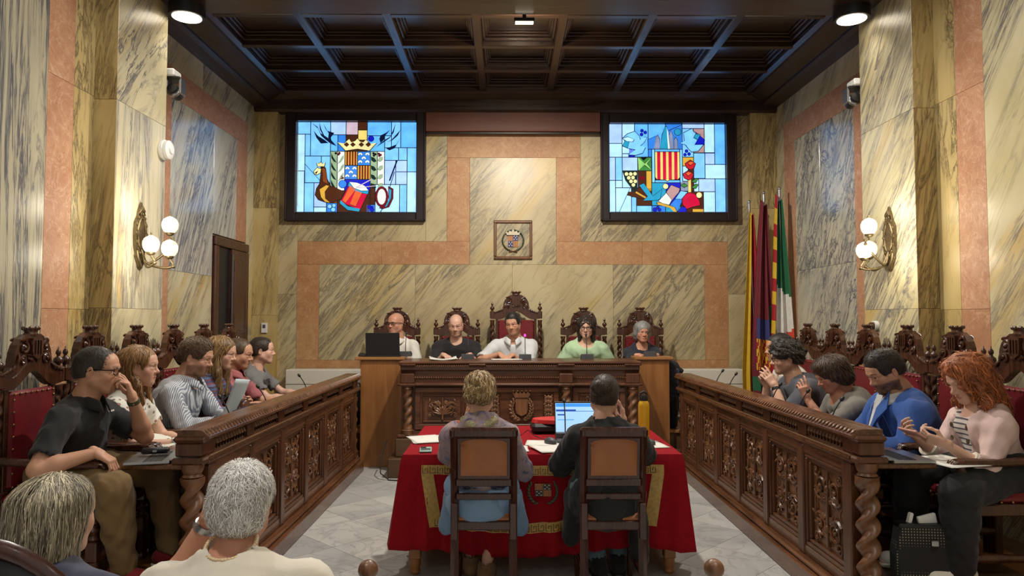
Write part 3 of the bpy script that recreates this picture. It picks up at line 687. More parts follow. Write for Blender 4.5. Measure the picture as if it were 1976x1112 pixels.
def carving(wd, h, seed=0):
    """symmetric scrollwork filling a wd x h panel centred on the origin"""
    rnd = random.Random(seed); m = MB(); rows = max(1, round(h / (wd * .5)))
    m.tube([(0, -.006, -h * .47), (0, -.008, 0), (0, -.006, h * .47)], [.012, .009, .006], 6, up=(0, 1, 0))
    for r in range(rows):
        z = -h / 2 + h * (r + .5) / rows; up = 1 if r % 2 == 0 else -1
        rr = min(wd * .2, h / rows * .42)
        for s in (-1, 1):
            spiral(m, s * wd * .24, z, rr, math.pi / 2 * (1 - s) + s * up * .6, 1.5 + rnd.random() * .3, s * up, .010)
            spiral(m, s * wd * .37, z - up * rr * 1.05, rr * .5, math.pi / 2 * (1 + s), 1.2, -s * up, .007, n=12)
            for k in range(4):
                a = rnd.uniform(.1, 1.4) * up; leaf(m, s * wd * (.1 + .07 * k), z + up * rr * (.6 - .2 * k), a if s > 0 else math.pi - a, rr * .85, .014)
            leaf(m, s * wd * .05, z - up * rr * .8, (R(60) if s > 0 else R(120)) * up, rr * .9, .016)
            leaf(m, s * wd * .42, z + up * rr * .9, (R(110) if s > 0 else R(70)) * up, rr * .7, .014)
            spiral(m, s * wd * .1, z + up * rr * .75, rr * .42, math.pi / 2 * (1 - s), 1.1, -s * up, .008, n=12)
            for k in range(5):
                a = rnd.uniform(0, 6.28); leaf(m, s * wd * rnd.uniform(.05, .45), z + rr * rnd.uniform(-1, 1), a, rr * .7, .015)
        m.ball((0, -.01, z), (.018, .014, .026), 8, 5)
    return m
def crownpoly(m, w_, z0, h, y0, y1):
    p = [(-w_, z0), (w_, z0), (w_ * 1.35, z0 + h)]
    for k in range(5):
        x = w_ * 1.35 * (1 - 2 * (k + .5) / 5); p += [(x + w_ * .12, z0 + h * .62), (x - w_ * .27, z0 + h)]
    p[-1] = (-w_ * 1.35, z0 + h)
    return m.prism(p[::-1], y0, y1, lambda x, z, y: (x, y, z))

# ------------------------------------------------------------------ platforms
pf = struct('floor_dais', MB().b2((-3.19, 7.66, 0), (3.19, 8.69, .34)).b2((-3.19, 7.58, 0), (3.19, 7.68, .17), .006), 'wood_step')
for i in range(5): MB().b2((-3.19, 7.64 + i * .21, .34), (3.19, 7.64 + (i + 1) * .21 - .003, .37), .003).build('floor_plank', 'wood_plain_x', pf)
db = struct('floor_dais_step', MB().b2((-1.28, 7.02, 0), (1.30, 7.66, .19), .008).b2((-1.22, 7.1, .19), (1.25, 7.66, .37), .008), 'wood_step')
for s, side in ((-1, 'left'), (1, 'right')):
    b = MB(); b.b2((min(s * 1.86, s * 3.03), 3.2, 0), (max(s * 1.86, s * 3.03), 7.57, .165))
    o = struct('floor_bench_' + side, b, 'wood_step')
    for k in range(6):
        x0, x1 = s * (1.86 + k * .195), s * (1.86 + (k + 1) * .195 - .003)
        MB().b2((min(x0, x1), 3.19, .165), (max(x0, x1), 7.57, .19), .003).build('floor_plank', 'wood_plain' if k % 3 == 1 else 'wood_step', o)

# ------------------------------------------------------------------ council benches (front faces +x)
L = 3.74
def bench():
    b = empty('council_bench', (0, 0, 0), 0, None, 'bench', 'carved council benches')
    h = L / 2
    MB().b2((-.2, -h + .02, 0), (.10, h - .02, .11), .006).b2((-.2, -h + .03, .11), (.07, h - .03, .14), .01).build('plinth', 'wood_dark_y', b)
    MB().b2((-.06, -h + .1, .14), (-.03, h - .1, .92)).build('back_board', 'wood_dark_y', b)
    MB().b2((-.03, -h + .06, .14), (.022, h - .06, .2), .005).b2((-.03, -h + .06, .745), (.022, h - .06, .82), .005).build('rail', 'wood_dark_y', b)
    n = 6; sp = (L - .2) / n
    for i in range(n + 1):
        y = -h + .1 + i * sp; MB().b2((-.03, y - .045, .14), (.03, y + .045, .80), .008).build('stile', 'wood_dark', b)
    fw = sp - .09; ph = .545
    fr = MB()
    for k, (ins, x1) in enumerate(((0, .018), (.022, .006))):
        a, c = fw / 2 - ins, ph / 2 - ins; t = .024
        fr.b2((-.03, -a, -c), (x1, a, -c + t), .006).b2((-.03, -a, c - t), (x1, a, c), .006).b2((-.03, -a, -c + t), (x1, -a + t, c - t), .006).b2((-.03, a - t, -c + t), (x1, a, c - t), .006)
    fme = fr.mesh('panel_frame', 'wood_dark')
    pme = MB().b2((-.035, -fw / 2, -ph / 2), (-.018, fw / 2, ph / 2)).mesh('carved_panel', 'wood_carved')
    cmes = []
    for k in range(2):
        c = carving(fw - .11, ph - .1, 3 + k); c.v = [(-.016 - y * 1.2, x, z) for x, y, z in c.v]; cmes.append(c.mesh('scroll_carving', 'wood_carved', 60))
    for i in range(n):
        y = -h + .1 + (i + .5) * sp
        p = part('carved_panel', pme, b, (0, y, .472)); part('scroll_carving', cmes[i % 2], p); part('panel_frame', fme, p)
    # belt moulding with beads
    m = MB().b2((-.03, -h, .818), (.05, h, .832), .005).b2((-.03, -h, .832), (.035, h, .85), .005).build('belt_moulding', 'wood_dark_y', b)
    m = MB()
    for i in range(150): m.box((.046, -h + .02 + i * (L - .04) / 149, .84), (.018, .014, .014), rz=.3)
    tag(m.build('bead_row', 'wood_carved', b), kind='stuff')
    MB().b2((-.03, -h + .06, .85), (.0, h - .06, .925)).build('frieze', 'wood_dark_y', b)
    for i in range(n + 1):
        y = -h + .1 + i * sp; MB().b2((-.03, y - .06, .85), (.016, y + .06, .925), .006).build('frieze_block', 'wood_dark', b)
    fp = MB()
    for k in range(11):
        q = -fw / 2 + .05 + k * (fw - .1) / 10; fp.tube([(.0, q, -.024), (.006, q, 0), (.0, q, .022)], [.009, .012, .009], 6)
    fpm = fp.mesh('fluting', 'wood_carved', 60)
    for i in range(n): part('fluting', fpm, b, (0, -h + .1 + (i + .5) * sp, .887))
    # cornice
    pr = [(-.10, .925), (.02, .925), (.035, .937), (.06, .945), (.062, .958), (.05, .966), (.03, .985), (.01, .99), (-.10, .99)]
    cm = MB().prism([(x, z) for x, z in pr], -h - .04, h + .04, lambda x, z, y: (x, y, z)).build('cornice', 'wood_dark_y', b)
    m = MB()
    for i in range(90):
        y = -h - .02 + i * (L + .04) / 89; m.tube([(.055, y, .962), (.042, y + .01, .978), (.026, y, .986)], [.006, .011, .005], 5)
    tag(m.build('leaf_moulding', 'wood_carved', b, 60), kind='stuff')
    for s in (-1, 1):
        e = MB().b2((-.11, s * (h + .0) - .04, .855), (.02, s * (h + .0) + .04, .925), .006).b2((-.125, s * h - .055, .815), (.045, s * h + .055, .85), .01)
        e.b2((-.12, s * h - .055, .925), (.05, s * h + .06, .96), .015)
        e.build('end_block', 'wood_dark', b)
        c = MB().lathe([(.05, .0), (.05, .03), (.058, .04), (.058, .055), (.045, .07), (.045, .085)], 18, (-.035, s * h, .10))
        c.twist((-.035, s * h, .185), .06, .56, 5.2, 28, 90, 2, .55, 1)
        c.lathe([(.042, 0), (.052, .01), (.042, .022), (.05, .035), (.056, .055), (.056, .075)], 18, (-.035, s * h, .742))
        c.box((-.035, s * h, .07), (.13, .12, .14), ch=.008).build('twisted_column', 'wood_carved', b, 50)
    MB().b2((-.42, -h + .03, .775), (-.06, h - .03, .805), .006).build('worktop', 'wood_dark_y', b)
    MB().b2((-.56, -h + .1, .72), (-.53, h - .1, .78), .004).build('worktop_apron', 'wood_dark_y', b) if False else None
    for y in (-.6, .6): MB().b2((-.3, y - .02, .62), (-.06, y + .02, .775), .004).build('worktop_bracket', 'wood_dark', b)
    return b
bn = bench()
copies(bn, [((-1.685, 5.55, 0), 0, 'long carved wooden bench front on the left side of the hall'), ((1.70, 5.55, 0), math.pi, 'long carved wooden bench front on the right side of the hall')])

# ------------------------------------------------------------------ presiding desk
dk = empty('presiding_desk', (.02, 7.2, .37), 0, 'carved wooden presiding desk with twisted columns under the five central chairs', 'desk')
HW = 1.2; zt = .76
MB().b2((-HW - .02, -.06, zt - .025), (HW + .02, .58, zt), .008).build('top', 'wood_dark_x', dk)
pr = [(.3, zt - .12), (.0, zt - .12), (-.01, zt - .1), (-.035, zt - .085), (-.05, zt - .06), (-.045, zt - .045), (-.06, zt - .03), (.3, zt - .03)]
MB().prism(pr[::-1], -HW, HW, lambda y, z, x: (x, y, z)).build('cornice', 'wood_dark_x', dk)
m = MB()
for i in range(110): m.ball((-HW + .02 + i * (2 * HW - .04) / 109, -.055, zt - .045), (.008, .006, .009), 5, 4)
tag(m.build('bead_row', 'wood_carved', dk, 60), kind='stuff')
MB().b2((-HW, 0, zt - .22), (HW, .03, zt - .12)).build('frieze', 'wood_dark_x', dk)
m = MB()
for i in range(100):
    x = -HW + .05 + i * (2 * HW - .1) / 99
    m.tube([(x, -.002, zt - .18), (x, -.012, zt - .165), (x, -.002, zt - .15)], [.006, .009, .006], 5)
tag(m.build('egg_moulding', 'wood_carved', dk, 60), kind='stuff')
MB().b2((-HW - .03, -.05, zt - .245), (HW + .03, .03, zt - .22), .008).build('belt_moulding', 'wood_dark_x', dk)
MB().b2((-HW, .03, 0), (HW, .06, zt - .1)).build('back_board', 'wood_dark_x', dk)
MB().b2((-HW, -.0, 0), (HW, .06, .07), .008).b2((-HW - .03, -.06, 0), (HW + .03, .06, .035), .008).build('plinth', 'wood_dark_x', dk)
cols = [-1.13, -.43, .46, 1.13]
for x in cols:
    MB().b2((x - .07, -.055, zt - .22), (x + .07, .02, zt - .12), .008).b2((x - .085, -.07, zt - .245), (x + .085, .02, zt - .218), .008).b2((x - .085, -.075, zt - .04), (x + .085, .02, zt - .022), .006).build('capital_block', 'wood_dark', dk)
    c = MB().lathe([(.055, 0), (.055, .03), (.06, .045), (.045, .06)], 16, (x, -.01, .03)); c.twist((x, -.01, .09), .05, .385, 4, 20, 54, 2, .4)
    c.lathe([(.042, 0), (.05, .012), (.042, .025), (.055, .04)], 16, (x, -.01, .475)); c.build('twisted_column', 'wood_carved', dk, 50)
def dpanel(x0, x1, name, kind):
    cx = (x0 + x1) / 2; wd = x1 - x0; z0, z1 = .075, .5; hh = (z1 - z0) / 2; cz = (z0 + z1) / 2
    p = MB().b2((-wd / 2, .012, -hh), (wd / 2, .032, hh)).build(name, 'wood_dark_x', dk, loc=(cx, 0, cz))
    f = MB()
    def ring(a, b, t, y, ox=0):
        f.b2((ox - a, y, -b), (ox + a, .02, -b + t), .006).b2((ox - a, y, b - t), (ox + a, .02, b), .006).b2((ox - a, y, -b + t), (ox - a + t, .02, b - t), .006).b2((ox + a - t, y, -b + t), (ox + a, .02, b - t), .006)
    ring(wd / 2, hh, .055, -.01)
    if kind == 'fan':
        ring(wd * .36, hh * .66, .018, -.004)
        c = carving(wd * .58, hh * 1.1, 11)
        for k in range(9):
            a = R(15 + k * 18.75); c.tube([(0, -.004, -.06), (.06 * math.cos(a), -.012, -.06 + .06 * math.sin(a)), (.1 * math.cos(a), -.004, -.06 + .085 * math.sin(a))], [.004, .012, .005], 5)
        c.build('scroll_carving', 'wood_carved', p, 60)
    else:
        c = MB()
        crownpoly(c, .07, .11, .06, -.03, .0)
        for k in range(5): c.ball((-.085 + k * .0425, -.025, .175), .009, 6, 4)
        c.prism([(-.06, .1), (-.062, .0), (-.05, -.05), (0, -.075), (.05, -.05), (.062, .0), (.06, .1)], -.022, .0, lambda x, z, y: (x, y, z))
        for s in (-1, 1):
            for k in range(11):
                a = R(-80 + 160 * k / 10); x, z = s * (.098 * math.cos(a)), .005 + .115 * math.sin(a)
                leaf(c, x, z, (a + R(60)) if s > 0 else math.pi - a - R(60), .045, .02, -.005); leaf(c, x, z, (a + R(120)) if s > 0 else math.pi - a - R(120), .04, .016, -.005)
        c.build('crest_carving', 'wood_carved', p, 60)
        for s in (-1, 1):
            ox = s * .27; ring(.058, .145, .012, -.002, ox)
            q = carving(.09, .26, 5); q.v = [(x + ox, y, z) for x, y, z in q.v]; q.build('strip_carving', 'wood_carved', p, 60)
    f.build('panel_frame', 'wood_dark_x', p)
dpanel(-1.06, -.5, 'carved_panel', 'fan'); dpanel(-.36, .39, 'crest_panel', 'crest'); dpanel(.53, 1.06, 'carved_panel', 'fan')

for nm, x0, x1, lab in (('side_desk', -1.66, -1.2, 'plain light wooden side desk to the left of the carved presiding desk'), ('side_desk', 1.24, 1.61, 'plain light wooden side desk to the right of the carved presiding desk')):
    cx = (x0 + x1) / 2; hw = (x1 - x0) / 2
    d = empty(nm, (cx, 7.56, 0), 0, lab, 'desk', 'plain side desks')
    MB().b2((-hw, .0, 0), (hw, .024, 1.125), .003).build('front_panel', 'wood_plain', d)
    o = -hw if x0 < 0 else hw - .024
    MB().b2((o, .024, 0), (o + .024, .098, 1.125), .003).build('side_panel', 'wood_plain', d)
    MB().b2((o, .098, .372), (o + .024, .24, 1.125), .003).build('side_panel', 'wood_plain', d)
    e = .06 if x0 < 0 else .04
    MB().b2((-hw - (e if x0 < 0 else -.0), -.03, 1.125), (hw + (e if x0 > 0 else 0), .24, 1.155), .004).build('top', 'wood_plain_x', d)

# ------------------------------------------------------------------ carved armchairs (face +y, back at y=-.25)
def armchair(name, wd=.49, up=0.0, group='carved council armchairs'):
    c = empty(name, (0, 0, 0), 0, None, 'armchair', group)
    h = wd / 2; yb = -.25; zr = 1.045 + up; W_ = 'wood_chair'
    for s in (-1, 1):
        p = MB().box((s * h, yb, .22), (.05, .05, .44), ch=.006).lathe([(.022, 0), (.03, .012), (.022, .03), (.028, .05)], 14, (s * h, yb, .44))
        p.twist((s * h, yb, .49), .028, zr - .55, 7 + up * 10, 16, 64, 2, .42, s); p.box((s * h, yb, zr), (.055, .055, .085), ch=.006)
        p.lathe([(.02, 0), (.012, .008), (.014, .014), (.028, .032), (.024, .05), (.01, .06), (.009, .068), (.015, .078), (.013, .092), (.004, .104), (.001, .118)], 14, (s * h, yb, zr + .042))
        p.build('back_post', W_, c, 50)
        MB().box((s * (h - .055), yb, .735 + up / 2), (.03, .03, .58 + up), ch=.004).build('back_stile', W_, c)
    pn = MB().box((0, yb + .004, .732 + up / 2), (wd - .14, .05, .505 + up), ch=.014).build('back_panel', 'red_leather', c)
    nl = MB()
    for k in range(8):
        x = -(wd / 2 - .09) + k * (wd - .18) / 7
        for y in (.032, -.026): nl.ball((x, yb + y, 1.0 + up - .03), .007, 6, 4); nl.ball((x, yb + y, .49), .007, 6, 4)
    for k in range(7):
        z = .56 + k * (.38 + up) / 6
        for s in (-1, 1):
            for y in (.032, -.026): nl.ball((s * (wd / 2 - .085), yb + y, z), .007, 6, 4)
    nl.build('back_nails', 'gold_nail', c, 60)
    MB().b2((-h, yb - .02, .44), (h, yb + .02, .475), .004).build('back_rail', W_, c)
    # arched crest rail
    def cur(x):
        t = abs(x) / h
        return zr - .012 + (.085 * (.5 + .5 * math.cos(math.pi * min(1, t / .75)))) - .012 * math.sin(math.pi * min(1, t)) 
    N = 28; top = []; bot = []
    for i in range(N + 1):
        x = -h + 2 * h * i / N; z = cur(x); top.append((x, z + .03)); bot.append((x, z - .032))
    m = MB()
    for i in range(N):
        m.add([(top[i][0], yb - .022, top[i][1]), (top[i + 1][0], yb - .022, top[i + 1][1]), (bot[i + 1][0], yb - .022, bot[i + 1][1]), (bot[i][0], yb - .022, bot[i][1]),
               (top[i][0], yb + .024, top[i][1]), (top[i + 1][0], yb + .024, top[i + 1][1]), (bot[i + 1][0], yb + .024, bot[i + 1][1]), (bot[i][0], yb + .024, bot[i][1])],
              [(0, 1, 2, 3), (7, 6, 5, 4), (0, 4, 5, 1), (2, 6, 7, 3)])
    m.build('crest_rail', W_, c)
    # carved crest: dome board, shield, side foliage, crown
    po = [(-h * .98, zr + .015), (-h * .8, zr + .03), (-.165, zr + .065), (-.152, zr + .1), (-.148, zr + .14), (-.13, zr + .18), (-.1, zr + .212), (-.06, zr + .235), (0, zr + .24)]
    lowr = [(x, cur(x) + .02) for x in [h * .98 * (1 - 2 * i / 24) for i in range(25)]]
    po2 = po + [(-x, z) for x, z in po[-2::-1]]
    k = MB().prism((po2 + lowr)[::-1], yb - .022, yb + .02, lambda x, z, y: (x, y, z))
    k.build('crest_board', W_, c)
    q = MB()
    for f, yy in ((1, yb + .02), (-1, yb - .022)):
        sub = MB()
        sub.prism([(-.042, zr + .215), (-.044, zr + .15), (-.036, zr + .12), (0, zr + .1), (.036, zr + .12), (.044, zr + .15), (.042, zr + .215)], 0, -.024, lambda x, z, y: (x, y, z))
        for kx in (-.022, .0, .022): sub.box((kx, -.026, zr + .165), (.008, .01, .075))
        for s in (-1, 1):
            spiral(sub, s * .085, zr + .165, .034, math.pi / 2, 1.3, s, .011, 0); spiral(sub, s * .1, zr + .105, .026, -math.pi / 2, 1.2, -s, .009, 0)
            leaf(sub, s * .05, zr + .11, R(200) if s > 0 else R(-20), .05, .02); leaf(sub, s * .075, zr + .215, R(-20) if s > 0 else R(200), .05, .018); leaf(sub, s * .12, zr + .13, R(-75) if s > 0 else R(255), .06, .02)
            for kk in range(4): leaf(sub, s * (.15 + .022 * kk), zr + .075 - .012 * kk, R(-50 + 10 * kk) if s > 0 else R(230 - 10 * kk), .05, .016)
            for kk in range(3): leaf(sub, s * .004, zr + .125, R(-60 + 25 * kk) if s > 0 else R(240 - 25 * kk), .05, .015)
        q.v and None
        o_ = len(q.v); q.add([(x, yy - f * (y), z) for x, y, z in sub.v], [fc if f < 0 else fc[::-1] for fc in sub.f])
    q.build('crest_carving', W_, c, 60)
    cw = MB().lathe([(.042, 0), (.046, .004), (.046, .014), (.042, .018), (.046, .03), (.053, .042), (.04, .042), (.02, .034), (.001, .032)], 18, (0, yb, zr + .226), Matrix.Diagonal((1, .62, 1, 1)))
    for kk in range(8): cw.ball((.047 * math.cos(kk * math.pi / 4), yb + .029 * math.sin(kk * math.pi / 4), zr + .268), (.013, .01, .012), 6, 4)
    cw.build('crown', W_, c, 50)
    # seat
    MB().box((0, .02, .385), (wd + .02, .52, .06), ch=.006).build('seat_frame', W_, c)
    MB().box((0, .02, .435), (wd - .02, .5, .06), ch=.022).build('seat', 'red_leather', c)
    nl = MB()
    for k in range(9): nl.ball((-(wd / 2 - .04) + k * (wd - .08) / 8, .272, .422), .009, 6, 4)
    for k in range(8):
        for s in (-1, 1): nl.ball((s * (wd / 2 - .008), -.19 + k * .06, .422), .009, 6, 4)
    nl.build('seat_nails', 'gold_nail', c, 60)
    for s in (-1, 1):
        x = s * (h - .006)
        l = MB().box((x, .255, .385), (.062, .062, .11), ch=.006).lathe([(.022, 0), (.03, .012), (.02, .03), (.032, .055), (.022, .075), (.028, .085)], 16, (x, .255, .24))
        l.box((x, .255, .19), (.058, .058, .1), ch=.006).lathe([(.03, 0), (.034, .02), (.02, .04), (.03, .055), (.03, .14)], 16, (x, .255, .0))
        l.build('front_leg', W_, c, 50)
        a = MB().twist((x, .255, .44), .024, .15, 2.2, 16, 32, 2, .4, s); a.lathe([(.03, 0), (.022, .012), (.022, .03)], 14, (x, .255, .58)); a.build('arm_support', W_, c, 50)
        ar = MB(); pts = [(x, -.24, .64), (x, -.1, .632), (x, .1, .622), (x, .24, .625), (x, .285, .622)]
        ar.tube(pts, [.03, .03, .03, .033, .032], 8, flat=.75, up=(0, 0, 1)); 
        for k in (-1, 0, 1): ar.tube([(x + k * .018, .25, .63), (x + k * .018, .3, .626), (x + k * .018, .315, .605)], [.012, .013, .008], 6)
        ar.build('arm', W_, c, 60)
        MB().tube([(x, -.24, .14), (x, -.12, .14), (x, .0, .14), (x, .12, .14), (x, .24, .14)], [.018, .028, .02, .028, .018], 10).build('stretcher', W_, c, 60)
    MB().tube([(-h, .255, .14), (-.12, .255, .14), (-.06, .255, .14), (0, .255, .14), (.06, .255, .14), (.12, .255, .14), (h, .255, .14)], [.018, .026, .016, .03, .016, .026, .018], 10).build('stretcher', W_, c, 60)
    return c
ch = armchair('carved_armchair')
YC = [3.90 + .555 * i for i in range(6)]
wl = ['the man in the black polo shirt', 'the woman in the white floral dress', 'the bearded man in the striped shirt', 'the long-haired woman in the striped jumper', 'the man half hidden behind the long-haired woman', 'the woman in the gray printed t-shirt']
wr = ['the red-haired woman in pink', 'the man in the blue suit', 'the brown-haired woman in gray', 'the curly-haired man in glasses', 'the man half hidden behind the curly-haired man', None]
pl = []
for i in range(6): pl.append(((-2.46, YC[i], .19), -math.pi / 2, 'carved red leather armchair on the left holding ' + wl[i]))
for i in range(6): pl.append(((2.47, YC[i] + .01, .19), math.pi / 2, 'carved red leather armchair on the right holding ' + wr[i] if wr[i] else 'empty carved red leather armchair beside the flags'))
DX = [-1.40, -.70, -.005, .79, 1.455]; YD = 8.12
dn = ['the bald man behind the laptop', 'the bald man in the black t-shirt', None, 'the dark curly-haired woman in pale green', 'the gray-haired woman in navy']
for i in (0, 1, 3, 4): pl.append(((DX[i], YD, .37), math.pi, 'carved armchair on the dais holding ' + dn[i]))
copies(ch, pl)
pc_ = armchair('carved_armchair', .56, .19); pc_.location = (DX[2], YD, .37); pc_.rotation_euler = (0, 0, math.pi); pc_['label'] = 'tallest carved armchair at the centre of the dais'

# ------------------------------------------------------------------ secretaries' table with red cloth
plain('cloth_red', (142, 12, 26), .9, .12, 50, .2, Specular_IOR_Level=.2); plain('gold_braid', (182, 148, 78), .5, .2, 60, .3); plain('gold_dark', (120, 92, 44), .6, .1, 60, .1)
tb = empty('writing_table', (.1, 4.92, 0), 0, 'wooden table hidden under the red cloth with turned feet showing', 'table')
TX, TY, TZ = .845, .58, .735
MB().b2((-TX + .03, -TY + .03, TZ - .035), (TX - .03, TY - .03, TZ - .006), .004).build('tabletop', 'wood_plain_x', tb)
for sx in (-1, 1):
    for sy in (-1, 1):
        MB().box((0, 0, .4), (.07, .07, .6), ch=.005).lathe([(.018, 0), (.032, .02), (.026, .04), (.036, .06), (.034, .1)], 16).build('leg', 'wood_plain', tb, 50, loc=(sx * (TX - .07), sy * (TY - .07), 0))
def drape(u, d, side_len):  # fold depth
    return .018 * math.sin(u * 9.5) * d + .011 * math.sin(u * 23 + 1) * d
per = []
n1, n2, nc = 44, 30, 5
def perim():
    P = []
    for i in range(n1): P.append((-TX + 2 * TX * i / n1, -TY, 0, -1))
    P.append((TX, -TY, .7, -.7))
    for i in range(1, n2): P.append((TX, -TY + 2 * TY * i / n2, 1, 0))
    P.append((TX, TY, .7, .7))
    for i in range(1, n1): P.append((TX - 2 * TX * i / n1, TY, 0, 1))
    P.append((-TX, TY, -.7, .7))
    for i in range(1, n2): P.append((-TX, TY - 2 * TY * i / n2, -1, 0))
    P[0] = (-TX, -TY, -.7, -.7)
    return P
PP = perim(); NP = len(PP); NV = 16
def drape_pt(i, v, off=0):
    x, y, nx, ny = PP[i % NP]; drop = .60 - .06 * math.cos(i / NP * 4 * math.pi * 1.0) ** 2
    d = v * drop; s = i / NP * 30
    cor = 1.0 if abs(nx) * abs(ny) > .1 else 0
    dist = min(abs(abs(x) - TX), abs(abs(y) - TY)) if False else min(math.hypot(abs(x) - TX, abs(y) - TY) / .22, 1)
    out = .012 + off + v * (.03 + .055 * (1 - dist)) + drape(s, v, 1) * (1 - .5 * (1 - dist))
    nl = math.hypot(nx, ny)
    z = TZ - d - (.004 if v > 0 else 0) + off * 0
    if v == 0: out = off
    return (x + nx / nl * out, y + ny / nl * out, z)
cl = MB()
vs = []; 
for j in range(NV + 1):
    for i in range(NP): vs.append(drape_pt(i, j / NV))
fs = [(j * NP + i, (j + 1) * NP + i, (j + 1) * NP + (i + 1) % NP, j * NP + (i + 1) % NP) for j in range(NV) for i in range(NP)]
fs.append(tuple(range(NP)))
cl.add(vs, fs)
tc = empty('tablecloth', (.1, 4.92, 0), 0, 'red velvet tablecloth with gold key-pattern border', 'tablecloth')
o = cl.build('cloth', 'cloth_red', tc, 50); so = o.modifiers.new('t', 'SOLIDIFY'); so.thickness = .004; so.offset = -1
# gold band: along the front, both horizontals and slanting sides
def band(i0, i1, v0, v1, name='gold_band'):
    m = MB(); k = []
    n = i1 - i0
    for j in range(4):
        for i in range(n + 1): k.append(drape_pt(i0 + i, v0 + (v1 - v0) * j / 3, .004))
    m.add(k, [(j * (n + 1) + i, (j + 1) * (n + 1) + i, (j + 1) * (n + 1) + i + 1, j * (n + 1) + i + 1) for j in range(3) for i in range(n)])
    m.build(name, 'gold_braid', tc, 60)
    if i1 - i0 > 6:
        g = MB(); wd = (v1 - v0)
        key = [(0, .15), (0, .85), (.75, .85), (.75, .35), (.35, .35), (.35, .6)]
        def B(t, q): 
            a = i0 + t; ia = int(math.floor(a)); fr_ = a - ia; p, p2 = Vector(drape_pt(ia, v0 + wd * q, .0065)), Vector(drape_pt(ia + 1, v0 + wd * q, .0065)); return p.lerp(p2, fr_)
        t = 0.2
        while t < n - 1.2:
            for (a, b), (c, d) in zip(key, key[1:]): g.tube([B(t + a * 1.1, b), B(t + c * 1.1, d)], .0022, 4)
            t += 1.15
        g.build('key_pattern', 'gold_dark', tc)
def vband(i0, wdt, v0, v1):
    m = MB(); k = []; N = 10
    for j in range(N + 1):
        v = v0 + (v1 - v0) * j / N; sh = 1.4 * j / N * (1 if i0 < n1 / 2 else -1)
        for i in range(4):
            a = i0 + sh + wdt * i / 3; ia = int(math.floor(a)); k.append(tuple(Vector(drape_pt(ia, v, .004)).lerp(Vector(drape_pt(ia + 1, v, .004)), a - ia)))
    m.add(k, [(j * 4 + i, (j + 1) * 4 + i, (j + 1) * 4 + i + 1, j * 4 + i + 1) for j in range(N) for i in range(3)]); m.build('gold_band', 'gold_braid', tc, 60)
band(3, n1 - 3, .1, .2); band(5, n1 - 5, .66, .76); vband(3, 1.9, .2, .76); vband(n1 - 4.9, 1.9, .2, .76)
band(n1 + 3, n1 + n2 - 3, .17, .28); band(n1 + 4, n1 + n2 - 4, .76, .87); vband(n1 + 2, 1.6, .28, .87)
band(n1 * 2 + n2 + 3, NP - 3, .17, .28); band(n1 * 2 + n2 + 4, NP - 4, .76, .87); vband(NP - 4, 1.6, .28, .87)
em = empty('embroidered_shield', (0, 0, 0)); em.parent = tc; em.location = (.0, -TY - .034, .53); em.rotation_euler = (R(-5), 0, 0); em.scale = (.8, 1, .8)
quarter_shield(em, 0, 0, .06, .045, 0, ('gold_braid', 'shield_red', 'black_plastic', 'crown_silver'))
lf = MB()
for s in (-1, 1):
    for k in range(8):
        a = R(-70 + 95 * k / 7); leaf(lf, s * .1 * math.cos(a), .09 * math.sin(a) - .01, (a + R(70)) if s > 0 else math.pi - a - R(70), .04, .014)
lf.build('embroidered_laurel', 'laurel_green', em, 60)

# ------------------------------------------------------------------ the two chairs with leather backs
def sidechair():
    c = empty('dining_chair', (0, 0, 0), 0, None, 'chair', 'leather-backed chairs at the table')
    W_ = 'wood_mahogany'; h = .185
    for s in (-1, 1):
        MB().tube([(s * h, -.03, 0), (s * h, .0, .42), (s * h, -.0, .6), (s * h, -.055, .965)], .022, 4, flat=1.2, up=(1, 0, 0)).box((s * h, -.012, .45), (.042, .05, .2), ch=.004).build('back_leg', W_, c)
        MB().tube([(s * h, .4, 0), (s * h, .4, .43)], [.018, .024], 8).build('front_leg', W_, c)
        MB().box((s * h, .2, .14), (.022, .4, .03), ch=.003).build('stretcher', W_, c)
    MB().box((0, -.052, .945), (.43, .04, .06), ch=.014, rx=R(8)).build('top_rail', W_, c)
    MB().box((0, -.02, .665), (.35, .03, .04), ch=.004, rx=R(8)).build('middle_rail', W_, c)
    MB().box((0, -.012, .585), (.35, .025, .035), ch=.004).build('lower_rail', W_, c)
    f = MB()
    MB().box((0, -.036, .8), (.335, .02, .24), rx=R(8), ch=.004).build('back_board', W_, c)
    m = MB()
    def bk(u, v):
        x = -.145 + .29 * u; z = .705 + .205 * v; e = min(1, 6 * min(u, 1 - u)) * min(1, 6 * min(v, 1 - v))
        if v > .9: z -= .02 * (2 * abs(u - .5)) ** 4
        return (x, -.026 - (z - .66) * .1 - .012 - .014 * e ** .5, z)
    m.grid(bk, 16, 12); m.build('leather_back', 'brown_leather', c, 60)
    MB().box((0, .2, .42), (.4, .42, .05), ch=.006).build('seat_frame', W_, c)
    MB().box((0, .2, .455), (.38, .4, .05), ch=.02).build('seat', 'brown_leather', c)
    MB().box((0, .4, .2), (.37, .02, .03), ch=.003).build('stretcher', W_, c)
    return c
sc_ = sidechair(); sc_.scale = (.87, 1, .985)
copies(sc_, [((-.243, 3.98, 0), 0, 'leather-backed chair at the table holding the blonde woman'), ((.47, 3.98, 0), 0, 'leather-backed chair at the table holding the woman in black')])

